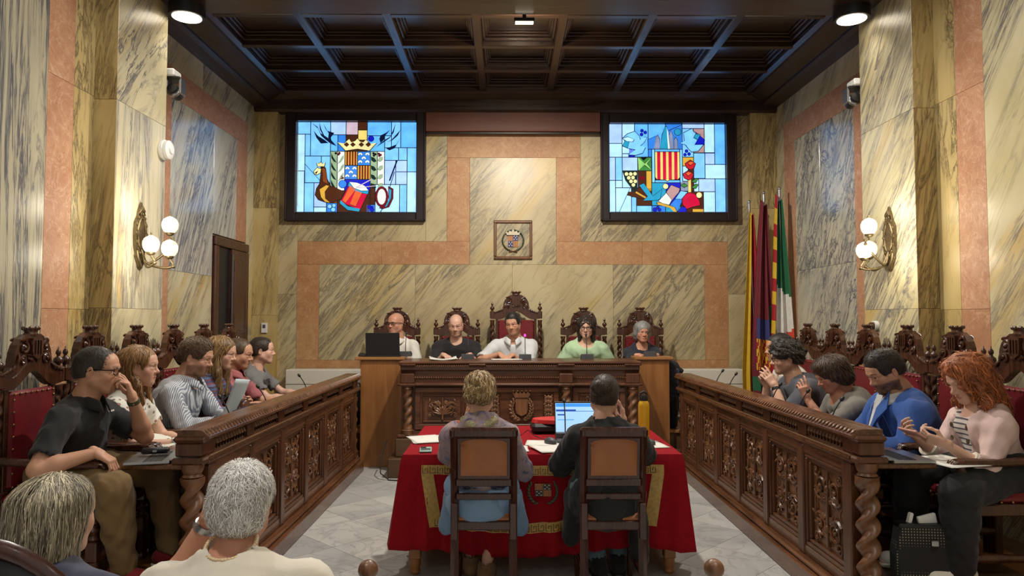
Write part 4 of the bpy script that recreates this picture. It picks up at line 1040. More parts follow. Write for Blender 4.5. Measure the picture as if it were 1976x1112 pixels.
# ------------------------------------------------------------------ fan-coil cabinets by the back wall
for x0, x1, lab in ((-2.72, -1.72, 'white fan-coil cabinet against the back wall beside the left bench'), (1.75, 2.7, 'white fan-coil cabinet against the back wall beside the flags')):
    c = empty('fan_coil_cabinet', ((x0 + x1) / 2, 8.42, .37), 0, lab, 'heater', 'white fan-coil cabinets'); hw = (x1 - x0) / 2
    MB().b2((-hw, 0, .03), (hw, .22, .59), .008).build('casing', 'white_paint', c)
    MB().b2((-hw + .02, .01, 0), (hw - .02, .2, .03)).build('base', 'gray_plastic', c)
    MB().b2((-hw + .01, -.004, .42), (hw - .01, .002, .425)).build('seam', 'grille_gray', c)
    g = MB()
    for k in range(8): g.b2((-hw + .04, -.006, .07 + k * .022), (hw - .04, .002, .078 + k * .022))
    g.build('grille', 'grille_gray', c)

# wall fittings
for s, y, z, lab in ((-1, 5.74, 3.46, 'white and black dome camera on the left marble pier'), (1, 5.93, 3.46, 'white and black dome camera on the right marble pier')):
    c = empty('security_camera', (s * 2.86, y, z), 0, lab, 'camera', 'pan-tilt cameras')
    MB().box((-s * .0, .03, .1), (.09, .14, .06), ch=.01).build('bracket', 'white_plastic', c)
    MB().box((-s * .02, .05, .06), (.12, .13, .025), ch=.006).build('mount_plate', 'black_plastic', c)
    MB().box((-s * .075, .05, 0), (.02, .1, .13), ch=.006).build('yoke_arm', 'silver', c); MB().box((s * .035, .05, 0), (.02, .1, .13), ch=.006).build('yoke_arm', 'silver', c)
    MB().lathe([(.001, -.08), (.03, -.08), (.042, -.07), (.045, .0), (.04, .06), (.001, .065)], 18, (-s * .02, .04, -.04), Euler((R(75), 0, 0)).to_matrix().to_4x4()).build('lens_head', 'black_plastic', c, 50)
    MB().lathe([(.046, -.015), (.05, -.012), (.05, .012), (.046, .015)], 18, (-s * .02, .02, -.045), Euler((R(75), 0, 0)).to_matrix().to_4x4()).build('lens_ring', 'silver', c, 50)
wa = empty('alarm_siren', (-2.86, 5.63, 2.9), 0, 'round white alarm sounder on the left marble pier', 'alarm')
MB().lathe([(.001, 0), (.075, 0), (.08, .015), (.08, .03), (.07, .035), (.075, .04), (.075, .06), (.06, .07), (.001, .075)], 26, (0, 0, 0), Matrix.Rotation(R(90), 4, 'Y')).build('body', 'white_plastic', wa, 40)
MB().lathe([(.001, .075), (.035, .075), (.03, .082), (.001, .084)], 18, (0, 0, 0), Matrix.Rotation(R(90), 4, 'Y')).build('cap', 'white_plastic', wa, 40)
ob = empty('wall_socket', (2.86, 5.7, 1.5), 0, 'small round dark and white fitting on the right pier behind a chair', 'socket')
MB().lathe([(.001, 0), (.04, 0), (.04, .03), (.001, .03)], 18, (0, 0, 0), Matrix.Rotation(R(-90), 4, 'Y')).build('ring', 'white_plastic', ob, 40)
MB().lathe([(.001, .03), (.03, .03), (.028, .055), (.001, .06)], 18, (0, 0, 0), Matrix.Rotation(R(-90), 4, 'Y')).build('knob', 'wood_chair', ob, 40)
lsw = empty('light_switch', (-3.02, 8.57, 1.45), 0, 'white light switch on the corner pilaster by the door', 'switch')
MB().box((0, -.012, 0), (.07, .02, .12), ch=.004).build('plate', 'white_plastic', lsw); MB().box((0, -.024, .02), (.03, .012, .04), ch=.003).build('rocker', 'gray_plastic', lsw)
from mathutils.bvhtree import BVHTree
import zlib
# ------------------------------------------------------------------ people: smooth-blended distance fields turned into one mesh
class SDF:
    def __init__(s): s.ops = []
    def cone(s, a, b, ra, rb, k=.02): s.ops.append(('c', np.array(a, float), np.array(b, float), ra, rb, k)); return s
    def chain(s, pts, rs, k=.02):
        for i in range(len(pts) - 1): s.cone(pts[i], pts[i + 1], rs[i], rs[i + 1], k)
        return s
    def ell(s, c, r, k=.02, R_=None, sub=False): s.ops.append(('s' if sub else 'e', np.array(c, float), np.array(r, float), None if R_ is None else np.array(R_), k)); return s
    def cut(s, p, n, k=0):
        n = np.array(n, float); s.ops.append(('p', np.array(p, float), n / np.linalg.norm(n), k)); return s
    def cutcone(s, a, b, ra, rb, k=0): s.ops.append(('x', np.array(a, float), np.array(b, float), ra, rb, k)); return s
    def noise(s, fn): s.ops.append(('n', fn)); return s
    def bbox(s):
        lo = np.full(3, 9.); hi = np.full(3, -9.)
        for o in s.ops:
            if o[0] == 'c':
                r = max(o[3], o[4]); lo = np.minimum(lo, np.minimum(o[1], o[2]) - r); hi = np.maximum(hi, np.maximum(o[1], o[2]) + r)
            elif o[0] == 'e': r = o[2].max() if o[3] is not None else o[2]; lo = np.minimum(lo, o[1] - r); hi = np.maximum(hi, o[1] + r)
        return lo, hi
    def mesh(s, h):
        lo, hi = s.bbox(); lo = lo - 3.3 * h; hi = hi + 3.3 * h
        n = np.ceil((hi - lo) / h).astype(int) + 1
        ax = [(lo[i] + h * np.arange(n[i])).astype(np.float32) for i in range(3)]
        V = np.full(tuple(n), .08, np.float32)
        def block(b0, b1):
            i0 = np.clip(np.floor((b0 - lo) / h).astype(int), 0, n); i1 = np.clip(np.ceil((b1 - lo) / h).astype(int) + 1, 0, n)
            sl = tuple(slice(a, b) for a, b in zip(i0, i1)); return sl, np.stack(np.meshgrid(ax[0][sl[0]], ax[1][sl[1]], ax[2][sl[2]], indexing='ij'), -1)
        def smin(a, b, k):
            if k <= 0: return np.minimum(a, b)
            q = np.clip(.5 + .5 * (b - a) / k, 0, 1); return b + (a - b) * q - k * q * (1 - q)
        def conev(P, a, b, ra, rb):
            ab = (b - a).astype(np.float32); L2 = float(ab @ ab) + 1e-9; pa = P - a.astype(np.float32)
            t = np.clip((pa @ ab) / L2, 0, 1); d = np.linalg.norm(pa - t[..., None] * ab, axis=-1); return d - (ra + (rb - ra) * t)
        for o in s.ops:
            T = o[0]
            if T == 'c':
                r = max(o[3], o[4]) + o[5] + 2 * h; sl, P = block(np.minimum(o[1], o[2]) - r, np.maximum(o[1], o[2]) + r)
                if P.size: V[sl] = smin(V[sl], conev(P, *o[1:5]), o[5])
            elif T in 'es':
                rr = (np.full(3, o[2].max()) if o[3] is not None else o[2]) + o[4] + 2 * h; sl, P = block(o[1] - rr, o[1] + rr)
                if not P.size: continue
                q = P - o[1].astype(np.float32)
                if o[3] is not None: q = q @ o[3].astype(np.float32)
                rad = o[2].astype(np.float32); k0 = np.linalg.norm(q / rad, axis=-1); k1 = np.linalg.norm(q / rad ** 2, axis=-1) + 1e-6; d = k0 * (k0 - 1) / k1
                V[sl] = smin(V[sl], d, o[4]) if T == 'e' else -smin(-V[sl], d, o[4])
            elif T == 'p':
                P = np.stack(np.meshgrid(*ax, indexing='ij'), -1); V = -smin(-V, -((P - o[1].astype(np.float32)) @ o[2].astype(np.float32)), o[3])
            elif T == 'x':
                r = max(o[3], o[4]) + 2 * h + o[5]; sl, P = block(np.minimum(o[1], o[2]) - r, np.maximum(o[1], o[2]) + r)
                if P.size: V[sl] = -smin(-V[sl], conev(P, *o[1:5]), o[5])
            elif T == 'n':
                P = np.stack(np.meshgrid(*ax, indexing='ij'), -1); V = V + o[1](P).astype(np.float32)
        return surfnet(V, lo, h)
def surfnet(V, lo, h):
    S = V < 0
    c = np.zeros(tuple(np.array(V.shape) - 1), np.int8); nx, ny, nz = c.shape
    for dx in (0, 1):
        for dy in (0, 1):
            for dz in (0, 1): c += S[dx:nx + dx, dy:ny + dy, dz:nz + dz]
    act = np.argwhere((c > 0) & (c < 8))
    if not len(act): return np.zeros((0, 3)), np.zeros((0, 4), int)
    idx = np.full(c.shape, -1, np.int32); idx[tuple(act.T)] = np.arange(len(act))
    acc = np.zeros((len(act), 3)); cnt = np.zeros(len(act))
    cor = [(a, b, d) for a in (0, 1) for b in (0, 1) for d in (0, 1)]
    vals = {q: V[act[:, 0] + q[0], act[:, 1] + q[1], act[:, 2] + q[2]] for q in cor}
    for q in cor:
        for a in range(3):
            if q[a] == 0:
                p = list(q); p[a] = 1; p = tuple(p); v0, v1 = vals[q], vals[p]; m = (v0 < 0) != (v1 < 0)
                t = np.where(m, v0 / np.where(m, v0 - v1, 1), 0); pt = np.tile(np.array(q, float), (len(act), 1)); pt[:, a] = t
                acc += pt * m[:, None]; cnt += m
    verts = lo + h * (act + acc / cnt[:, None])
    F = []
    for a in range(3):
        b, d = (a + 1) % 3, (a + 2) % 3
        sl0 = [slice(1, -1)] * 3; sl0[a] = slice(0, -1); sl1 = [slice(1, -1)] * 3; sl1[a] = slice(1, None)
        A, B = S[tuple(sl0)], S[tuple(sl1)]; e = np.argwhere(A != B); flip = A[tuple(e.T)]
        off = np.zeros(3, int); off[b] = 1; off[d] = 1; e = e + off  # grid index
        q = []
        for (ob, od) in ((-1, -1), (0, -1), (0, 0), (-1, 0)):
            g = e.copy(); g[:, b] += ob; g[:, d] += od; q.append(idx[tuple(g.T)])
        q = np.stack(q, 1); q[~flip] = q[~flip][:, ::-1]; F.append(q)
    F = np.concatenate(F); F = F[(F >= 0).all(1)]
    return verts, F
def sm_verts(v, F, it=1, lam=.5):
    for _ in range(it):
        s = np.zeros_like(v); n = np.zeros(len(v))
        for a in range(4):
            for b in ((a + 1) % 4, (a + 3) % 4): np.add.at(s, F[:, a], v[F[:, b]]); np.add.at(n, F[:, a], 1)
        v = v + lam * (s / np.maximum(n, 1)[:, None] - v)
    return v
class Acc:
    """collects several shells into one mesh object, with per-vertex tint and per-face material"""
    def __init__(s): s.v = []; s.f = []; s.m = []; s.t = []; s.n = 0
    def add(s, v, f, mi=0, tint=None):
        s.v.append(np.asarray(v, float)); f = np.asarray(f); s.f += (f + s.n).tolist(); s.m += [mi] * len(f); s.t.append(np.zeros((len(v), 4)) if tint is None else tint); s.n += len(v)
    def addmb(s, mb, mi, M=None):
        v = np.array(mb.v)
        if M is not None: v = v @ M[0].T + M[1]
        s.v.append(v); s.f += [tuple(i + s.n for i in f) for f in mb.f]; s.m += [mi] * len(mb.f); s.t.append(np.zeros((len(v), 4))); s.n += len(v)
    def build(s, name, mats, parent=None):
        me = bpy.data.meshes.new(name); v = np.concatenate(s.v); me.from_pydata(v.tolist(), [], s.f)
        for m in mats: me.materials.append(M_[m])
        me.polygons.foreach_set('material_index', s.m); me.polygons.foreach_set('use_smooth', [True] * len(s.f))
        t = np.concatenate(s.t)
        if t.any():
            at = me.color_attributes.new('tint', 'FLOAT_COLOR', 'POINT'); at.data.foreach_set('color', t.astype(np.float32).ravel())
        me.update(); o = bpy.data.objects.new(name, me); COL.objects.link(o)
        if parent: o.parent = parent
        return o
def rotm(yaw=0, pitch=0, roll=0): return np.array(Euler((R(pitch), R(roll), R(yaw)), 'YXZ').to_matrix())
def skinmat(name, rgb, hair=(50, 38, 30)):
    t = NT(name); c = s2l(rgb); v = t.coords(); n = t.noise(v, 38, 4); n2 = t.noise(v, 9, 2)
    at = t.new('ShaderNodeVertexColor', layer_name='tint'); sp = t.new('ShaderNodeSeparateColor'); t.L(at.outputs[0], sp.inputs[0])
    col = t.mix(t.mr(n2, .3, .7), tuple(x * .92 for x in c), tuple(min(1, x * 1.08) for x in c))
    col = t.mix(t.math('MULTIPLY', sp.outputs[0], .75), col, (c[0] * .72, c[1] * .42, c[2] * .42))
    col = t.mix(t.math('MULTIPLY', sp.outputs[1], t.mr(n, .25, .75, .55, 1)), col, s2l(hair))
    t.bump(n, .08, .002); t.out(col, .5)
def hairmat(name, a, b):
    t = NT(name); v = t.coords(scale=(60, 60, 9)); n = t.noise(v, 1.5, 4, .6); n2 = t.noise(t.coords(), 16, 3)
    col = t.mix(t.math('ADD', t.math('MULTIPLY', n, .6), t.math('MULTIPLY', n2, .4)), s2l(a), s2l(b)); col2 = t.ramp(t.math('ADD', t.math('MULTIPLY', n, .6), t.math('MULTIPLY', n2, .4)), [(.36, s2l(a)), (.64, s2l(b))])
    at = t.new('ShaderNodeVertexColor', layer_name='tint'); sp = t.new('ShaderNodeSeparateColor'); t.L(at.outputs[0], sp.inputs[0])
    f = t.math('ADD', t.math('ADD', t.math('MULTIPLY', n, .35), t.math('MULTIPLY', n2, .25)), t.math('MULTIPLY', sp.outputs[0], .4)); col2 = t.ramp(f, [(.28, s2l(tuple(q * .8 for q in a))), (.5, s2l(tuple((q + p) / 2 for q, p in zip(a, b)))), (.72, s2l(tuple(min(255, q * 1.06) for q in b)))])
    t.bump(n, .5, .006); t.out(col2, .5, Sheen_Weight=.1)
def clothmat(name, rgb, rgb2=None, rough=.85, fn=None):
    t = NT(name); c = s2l(rgb); v = t.coords(); n = t.noise(v, 6, 4); n2 = t.noise(v, 240, 2)
    col = t.mix(t.mr(n, .3, .7), tuple(x * .88 for x in c), tuple(min(1, x * 1.1) for x in c))
    if fn: col = fn(t, col)
    t.bump(t.math('ADD', t.math('MULTIPLY', n2, .3), n), .22, .006); t.out(col, rough, Sheen_Weight=.12)

def head_sdf(fem=False, wide=1.0, nose=1.0, jaw=1.0, eyes=1.0):
    s = SDF(); w_ = wide
    s.ell((0, -.012, .034), (.0745 * w_, .098, .084), .02).ell((0, .028, -.03), (.058 * w_, .062, .082), .035)
    s.ell((0, .0, -.035), (.066 * w_, .06, .06), .03)
    for q in (-1, 1):
        s.cone((q * .054 * w_, .004, -.055), (q * .022 * jaw, .062, -.095), .019, .017, .03)
        s.ell((q * .041 * w_, .058, -.03), (.024, .02, .026), .03)
    s.ell((0, .064, -.098), (.025 * jaw, .02, .019), .03).ell((0, .066, -.06), (.034, .02, .026), .025)
    s.ell((0, .058, .04), (.055 * w_, .036, .045), .03)
    b = .008 if fem else .011
    s.chain([(-.045 * w_, .072, .016), (-.02, .087, .018), (.02, .087, .018), (.045 * w_, .072, .016)], [b * .8, b, b, b * .8], .018)
    for q in (-1, 1): s.ell((q * .031, .101, .0), (.018, .02, .0105), .012, sub=True)
    s.cone((0, .086, .01), (0, .1 + .006 * nose, -.03), .0075, .0105 * nose, .012).ell((0, .1 + .009 * nose, -.034), (.0115 * nose, .011, .01), .01)
    for q in (-1, 1): s.ell((q * .0125 * nose, .095, -.037), (.0085, .01, .0075), .008)
    lr = .0058 if not fem else .0068
    s.chain([(-.023, .081, -.0705), (-.009, .0892, -.0645), (.009, .0892, -.0645), (.023, .081, -.0705)], [lr * .5, lr, lr, lr * .5], .007)
    s.chain([(-.021, .081, -.0725), (0, .0885, -.0752), (.021, .081, -.0725)], [lr * .6, lr * 1.15, lr * .6], .007)
    s.cutcone((-.019, .0895, -.072), (.0, .097, -.0697), .0014, .002, .003); s.cutcone((.019, .0895, -.072), (.0, .097, -.0697), .0014, .002, .003)
    for q in (-1, 1):
        s.ell((q * .0315, .0805, .0085), (.0168, .0128, .0065), .006); s.ell((q * .0315, .0775, -.0105), (.0165, .0118, .0055), .01)
        e = rotm(q * -18, -12, 0); s.ell((q * .0765 * w_, -.012, -.008), (.0075, .018, .031), .006, e); s.ell((q * .083 * w_, -.007, -.005), (.005, .0095, .018), .004, e, sub=True)
    nr = .046 if fem else .056
    s.cone((0, -.022, -.055), (0, -.04, -.15), nr * .98, nr, .03).cone((0, -.04, -.14), (0, -.05, -.21), nr, nr * 1.35, .04)
    return s
def head_tint(v, beard=0, brow=1.0, fem=False, scalp=0):
    x, y, z = v.T; t = np.zeros((len(v), 4)); t[:, 3] = 1
    def g(cx, cy, cz, rx, ry, rz, p=1.5): return np.clip(p - np.sqrt(((x - cx) / rx) ** 2 + ((y - cy) / ry) ** 2 + ((z - cz) / rz) ** 2), 0, .5) * 2
    t[:, 0] = np.clip(g(0, .088, -.0695, .02, .016, .0075) * (1 if fem else .7) + .3 * g(-.045, .07, -.035, .02, .03, .02) + .3 * g(.045, .07, -.035, .02, .03, .02) + .35 * g(0, .11, -.034, .012, .02, .012), 0, 1)
    ax = np.abs(x)
    bz = .0225 + .004 * np.sin(np.clip((ax - .012) / .04, 0, 1) * math.pi)
    br = np.clip(1.4 - np.abs(z - bz) / (.0028 if fem else .004), 0, 1) * (ax > .012) * (ax < .052) * (y > .05)
    t[:, 1] = br * brow
    if beard:
        m = np.clip((-.038 - z - .25 * np.clip(.02 - y, 0, 1)) / .012, 0, 1) * (y > -.02) * (z > -.125) * (1 - g(0, .09, -.0695, .011, .03, .0035, 1.2)) * np.clip((.02 + .9 * (y + .02) ) / .01, 0, 1)
        m2 = np.clip(1.2 - np.abs(z + .054) / .007, 0, 1) * (ax < .026) * (y > .07)
        t[:, 1] = np.clip(t[:, 1] + beard * np.maximum(m, m2), 0, 1)
    if scalp:
        sc = np.clip((z - .045 - .55 * np.clip(y - .01, 0, 1) + .0 * ax) / .02, 0, 1) * 0 + np.clip((.0 - y + .045 + .0 * z) / .03, 0, 1) * np.clip((z + .045) / .02, 0, 1)
        t[:, 1] = np.clip(t[:, 1] + scalp * sc, 0, 1)
    return t
def hand_sdf(curl, spread=.0, thumb=.5):
    """right hand: wrist at origin, fingers towards +z, palm faces +y, thumb on -x side"""
    s = SDF(); s.cone((0, 0, -.02), (0, .0, .02), .024, .026, .015)
    for x in (-.028, -.009, .01, .027): s.cone((x * .7, 0, .01), (x, .002, .082), .014, .0115, .012)
    ln = [(.045, .026, .021), (.05, .03, .022), (.047, .028, .021), (.036, .021, .018)]
    for i, x in enumerate((-.029, -.0095, .01, .0275)):
        c = curl[i] if hasattr(curl, '__len__') else curl
        p = np.array((x, .002, .082)); a = c * .9; sx = (i - 1.5) * spread; r = .0092 if i < 3 else .0082
        for j in range(3):
            d = np.array((math.sin(sx), math.sin(a) * math.cos(sx), math.cos(a) * math.cos(sx))); q = p + d * ln[i][j]; s.cone(p, q, r, r * .92, .003); p = q; r *= .92; a += c * 1.05
    a = thumb; p = np.array((-.022, .008, .02)); ds = [(-.62 + .1 * a, .35 + .3 * a, .62), (-.25 + .5 * a, .5 * a, .85), (-.05 + .6 * a, .4 * a, .85)]
    for j, (d, l, r) in enumerate(zip(ds, (.042, .034, .027), (.0135, .0108, .0098))):
        d = np.array(d); d = d / np.linalg.norm(d); q = p + d * l; s.cone(p, q, r, r * .88, .006); p = q
    return s
def frame_to(zd, yd):
    z = np.array(zd, float); z /= np.linalg.norm(z); y = np.array(yd, float); y = y - z * (y @ z); y /= np.linalg.norm(y) + 1e-9; x = np.cross(y, z); return np.stack([x, y, z], 1)
def ik(a, c, l1, l2, pole):
    a, c, pole = (np.array(q, float) for q in (a, c, pole)); d = c - a; L_ = np.linalg.norm(d); u = d / L_; L2 = min(L_, (l1 + l2) * .995)
    if L_ > L2: c = a + u * L2
    k = (l1 * l1 - l2 * l2 + L2 * L2) / (2 * L2); h = math.sqrt(max(0, l1 * l1 - k * k)); p = pole - u * (pole @ u); p = p / (np.linalg.norm(p) + 1e-9)
    return a + u * k + p * h, c
def folds(amp, f=1.0, seed=0):
    rs = np.random.RandomState(seed); W = rs.normal(0, 1, (7, 3)) * np.array([46, 46, 30]) * f; ph = rs.rand(7) * 6
    def fn(P):
        q = 0
        for i in range(7):
            a = np.sin(P @ W[i].astype(np.float32) + ph[i]); q = q + (a if i < 4 else 1.6 * (np.abs(a) - .6))
        return amp * q / 2.4
    return fn
RNG = np.random.RandomState(3)
def strands(v, F, flow, n, length, width, lift=.003, seg=4, jitter=.35, droop=0.0, seed=0, ears=False):
    """short tapered locks lying on a hair surface"""
    rs = np.random.RandomState(seed); tri = F[rs.randint(0, len(F), n)]; P = v[tri].mean(1)
    N = np.cross(v[tri[:, 1]] - v[tri[:, 0]], v[tri[:, 3]] - v[tri[:, 0]]); N /= np.linalg.norm(N, axis=1)[:, None] + 1e-9
    D = flow(P) + rs.normal(0, jitter, (n, 3)); D = D - N * (D * N).sum(1)[:, None]; D /= np.linalg.norm(D, axis=1)[:, None] + 1e-9
    Sd = np.cross(N, D); Ls = length * rs.uniform(.6, 1.25, n); out = []; p = P + N * (lift * rs.uniform(-.3, 1.2, n))[:, None]; wd = width * rs.uniform(.6, 1.4, n)
    c = rs.normal(0, min(.25, jitter), n)
    bvh = BVHTree.FromPolygons([tuple(q) for q in v], [tuple(int(i) for i in f) for f in F]); h0 = lift * rs.uniform(.0, 1.5, n); fly = rs.rand(n) < .14
    for j in range(seg + 1):
        k = j / seg; ww = wd * (1 - k ** 2 * .92) * (.6 + .4 * min(1, k * 3))
        out += [p - Sd * ww[:, None], p + Sd * ww[:, None]]
        if j == seg: break
        D = D + Sd * (c * .4)[:, None] + np.array([0, 0, -droop * .35]); D = D / (np.linalg.norm(D, axis=1)[:, None] + 1e-9); p = p + D * (Ls / seg)[:, None]
        for i in range(n):
            if fly[i] and j > 1: continue
            q, nn, _, dist = bvh.find_nearest(p[i])
            if q is not None and dist < .05:
                nn = np.array(nn); g = np.array(q) + nn * (h0[i] + .0005); p[i] = g if j < seg - 1 else .5 * g + .5 * p[i]; N[i] = nn
        D = D - N * (D * N).sum(1)[:, None]; Sd = np.cross(N, D); Sd /= np.linalg.norm(Sd, axis=1)[:, None] + 1e-9
    V = np.stack(out, 1); m = 2 * (seg + 1); FF = []
    x, y, z = V[..., 0], V[..., 1], V[..., 2]
    bad = ((y > .05) & (z < .062) & (z > -.12) & (np.abs(x) < .058)) | ((np.abs(x) > .07) & (np.abs(y + .01) < .026) & (z > -.045) & (z < .026) if ears else False)
    V = V[~bad.any(1)]; n = len(V)
    base = np.arange(n)[:, None] * m
    for j in range(seg): FF.append(base + np.array([2 * j, 2 * j + 1, 2 * j + 3, 2 * j + 2]))
    return V.reshape(-1, 3), np.concatenate(FF)

def person(loc, rz, label, seat=.46, male=True, sc=1.05, lean=8, twist=0, side=0, head=(0, 0, 0), headoff=(0, 0, 0), headw=None, rw=None, lw=None, rhand=(.35, (0, 1, 0), (0, 0, -1)), lhand=(.35, (0, 1, 0), (0, 0, -1)),
           rpole=(.6, -.3, -1), lpole=(-.6, -.3, -1), skin='skin_a', top=None, bottom=None, shoes=None, hair=None, hk={}, knees=(.09, .09), feet=((.11, .46), (-.11, .46)), footz=0, hide_legs=False,
           build=1.0, detail=1.0, glasses=None, extras=None, group=None, thumb=.5):
    """a seated figure; local frame: +y forwards, +x to the figure's right; headw, rw, lw and hand directions in world space"""
    Ri = rotm(math.degrees(-rz)); toL = lambda p: Ri @ (np.array(p, float) - np.array(loc)) / sc
    m_ = 1.0 if male else .92
    hipz = seat + .085; hw = .085
    pel = np.array((0, 0, hipz)); la = R(lean); tl = .47 * m_
    spd = np.array((math.sin(R(side)), math.sin(la), math.cos(la))); spd /= np.linalg.norm(spd)
    if headw is not None:
        ht = toL(headw); nbt = ht - np.array((0, .045, .155)) * (1 if male else .95) + np.array(headoff); dd = nbt - pel; tl = np.linalg.norm(dd); spd = dd / tl
    chest = pel + spd * tl * .62 + np.array((0, -.012, 0)); nb = pel + spd * tl
    Rt = rotm(twist); shw = (.17 if male else .145) * (.5 + .5 * build)
    shc = pel + spd * (tl - .078)
    S = {1: shc + Rt @ np.array((shw, 0, 0)), -1: shc + Rt @ np.array((-shw, 0, 0))}
    Hc = nb + np.array((0, .045, .155)) * (1 if male else .95) - np.array(headoff); HR = rotm(*head); hs = 1.0 if male else .96
    ua, fa = .275 * m_, .245 * m_
    E, Wt = {}, {}
    rw = toL(rw) if rw is not None else (.17, .36, hipz + .1); lw = toL(lw) if lw is not None else (-.17, .36, hipz + .1)
    for s_, w_, po in ((1, rw, rpole), (-1, lw, lpole)): E[s_], Wt[s_] = ik(S[s_], w_, ua, fa, po)
    H, K, A = {}, {}, {}
    for s_, ft, kw in ((1, feet[0], knees[0]), (-1, feet[1], knees[1])):
        H[s_] = pel + np.array((s_ * hw, .0, -.01)); A[s_] = np.array((ft[0], ft[1], footz + .075)); K[s_], A[s_] = ik(H[s_], A[s_], .43 * m_, .42 * m_, (s_ * kw * 2, .6, 1))
    B = build
    def torso(s, t=0.0, k=.05):
        wd = (.152 if male else .132) * B
        s.ell(pel + np.array((0, .01, .0)), (.165 * B + t, .125 * B + t, .105 + t), k)
        s.ell(pel + spd * tl * .33, ((.138 if male else .122) * B + t, (.108 if male else .098) * B + t, .14 + t), k, Rt)
        s.ell(chest, (wd + t, (.112 if male else .102) * B + t, .16 + t), k, Rt)
        s.cone(S[1] + np.array((0, 0, -.012)), S[-1] + np.array((0, 0, -.012)), .05 * (.5 + .5 * B) + t, .05 * (.5 + .5 * B) + t, .05)
        s.cone(nb + np.array((0, -.015, -.06)), nb + np.array((0, 0, .02)), .07 + t, .056 + t * .5, .05)
        for q in (1, -1): s.cone(nb + np.array((q * .04, -.02, -.015)), S[q] + np.array((-q * .03, -.01, .01)), .036 + t, .034 + t, .04)
        if not male:
            for q in (-1, 1): s.ell(chest + Rt @ np.array((q * .065, .085, .02)), (.058 + t, .05 + t, .055 + t), .04)
        return s
    def arm(s, q, t=0.0, upto=2.0, k=.03):
        r = 1.0 if male else .85; r *= .6 + .4 * B; e = E[q]; w0 = Wt[q]
        if upto <= 1: e2 = S[q] + (e - S[q]) * upto; s.cone(S[q], e2, .05 * r + t, .044 * r + t * 1.5, k)
        else:
            s.cone(S[q], e, .048 * r + t, .038 * r + t, k); u = min(1, upto - 1); s.chain([e, e + (w0 - e) * min(.3, u), e + (w0 - e) * u], [.038 * r + t, .04 * r + t, (.04 - .015 * u) * r + t], .02)
        return s
    def leg(s, q, t=0.0, k=.04, upto=1.0):
        r = (.6 + .4 * B); s.cone(H[q], K[q], .082 * r + t, .056 * r + t, k); d = A[q] - K[q]; s.chain([K[q], K[q] + d * .3, K[q] + d * upto], [.054 * r + t, .054 * r + t, .036 + t * 1.1], .02); return s
    # ---- body
    bd = SDF(); torso(bd, -.008)
    for q in (1, -1): arm(bd, q)
    if not hide_legs:
        for q in (1, -1): leg(bd, q, -.006); d = np.array((q * .12, 1, 0)); d /= np.linalg.norm(d); bd.cone(A[q] + np.array((0, -.03, -.03)), A[q] + d * .15 + np.array((0, 0, -.05)), .032, .024, .03)
    else:
        for q in (1, -1): bd.cone(H[q], K[q], .076, .052, .04)
    ac = Acc(); v, F = bd.mesh(.0125 / detail); ac.add(v, F)
    hd = head_sdf(not male, hk.get('wide', 1), hk.get('nose', 1), hk.get('jaw', 1)); v, F = hd.mesh(.0042 / (1 if detail < 1.2 else 1.15)); v = sm_verts(v, F, 1, .4)
    tn = head_tint(v, hk.get('beard', 0), hk.get('brow', 1), not male, hk.get('scalp', 0))
    HM = HR * (hs * hk.get('size', 1.0)); v = v @ HM.T + Hc; ac.add(v, F, 0, tn)
    for q in (-1, 1):
        ey = MB().ball((q * .0315, .077, .0), .0122, 12, 8); ac.addmb(ey, 1, (HM, Hc)); gx = hk.get('gaze', 0) * .004; ir = MB().ball((q * .0315 + gx, .0861, hk.get('gz', 0) * .004 - .0005), (.0058, .0042, .0058), 10, 6); ac.addmb(ir, 2, (HM, Hc))
    for q, hd_ in ((1, rhand), (-1, lhand)):
        cu, fd, pn = hd_; Mh = frame_to(Ri @ np.array(fd, float), Ri @ np.array(pn, float))
        hv, hF = hand_sdf(cu, .07, thumb).mesh(.0048)
        if q < 0: hv = hv * np.array((-1, 1, 1)); hF = hF[:, ::-1]
        ac.add(hv @ (Mh * (.98 if male else .88)).T + Wt[q], hF)
    O = ac.build('person', [skin, 'eye_white', 'eye_iris'])
    tag(O, label, 'person', group)
    J = dict(pel=pel, chest=chest, nb=nb, S=S, E=E, W=Wt, H=H, K=K, A=A, Hc=Hc, HM=HM, spd=spd, Rt=Rt)
    # ---- clothing
    def garment(name, s, mat, h=.0115, sm=1, am=.004, f=1.0):
        s.noise(folds(am, f, zlib.crc32((name + label).encode()) % 1000)) if am else None
        a = Acc(); v, F = s.mesh(h / (.5 + .5 * detail)); v = sm_verts(v, F, sm); a.add(v, F); return a.build(name, [mat] if isinstance(mat, str) else mat, O)
    if top and top.get('under'):
        s = SDF(); torso(s, .004); s.ops.append(('x', nb + np.array((0, .01, .05)), nb + np.array((0, .05, .01)), .07, .066, .01)); s.cut(pel + np.array((0, 0, -.05)), (0, .1, -1)); garment('blouse', s, top['under'], am=.002)
    if top:
        s = SDF(); ti = top.get('t', .009); torso(s, ti); sl = top.get('sleeve', .6)
        for q in (1, -1):
            arm(s, q, ti + .004, sl)
            e = S[q] + (E[q] - S[q]) * sl if sl <= 1 else E[q] + (Wt[q] - E[q]) * min(1, sl - 1); d = (E[q] - S[q]) if sl <= 1 else (Wt[q] - E[q])
            s.ops.append(('x', np.array(e + d / np.linalg.norm(d) * .055), np.array(e + d / np.linalg.norm(d) * .075), .068, .07, 0))
        for fx in top.get('add', []): fx(s, J)
        nk = top.get('neck', .07); nd = top.get('nd', (0, .05, .03)); s.ops.append(('x', nb + np.array((0, .01, .05)), nb + np.array(nd) * 1.0 + np.array((0, 0, -.02)), nk, nk * .95, .01))
        if top.get('v'): s.ops.append(('x', nb + np.array((0, .1, .0)), chest + np.array((0, .15, top['v'])), .05, .012, .01))
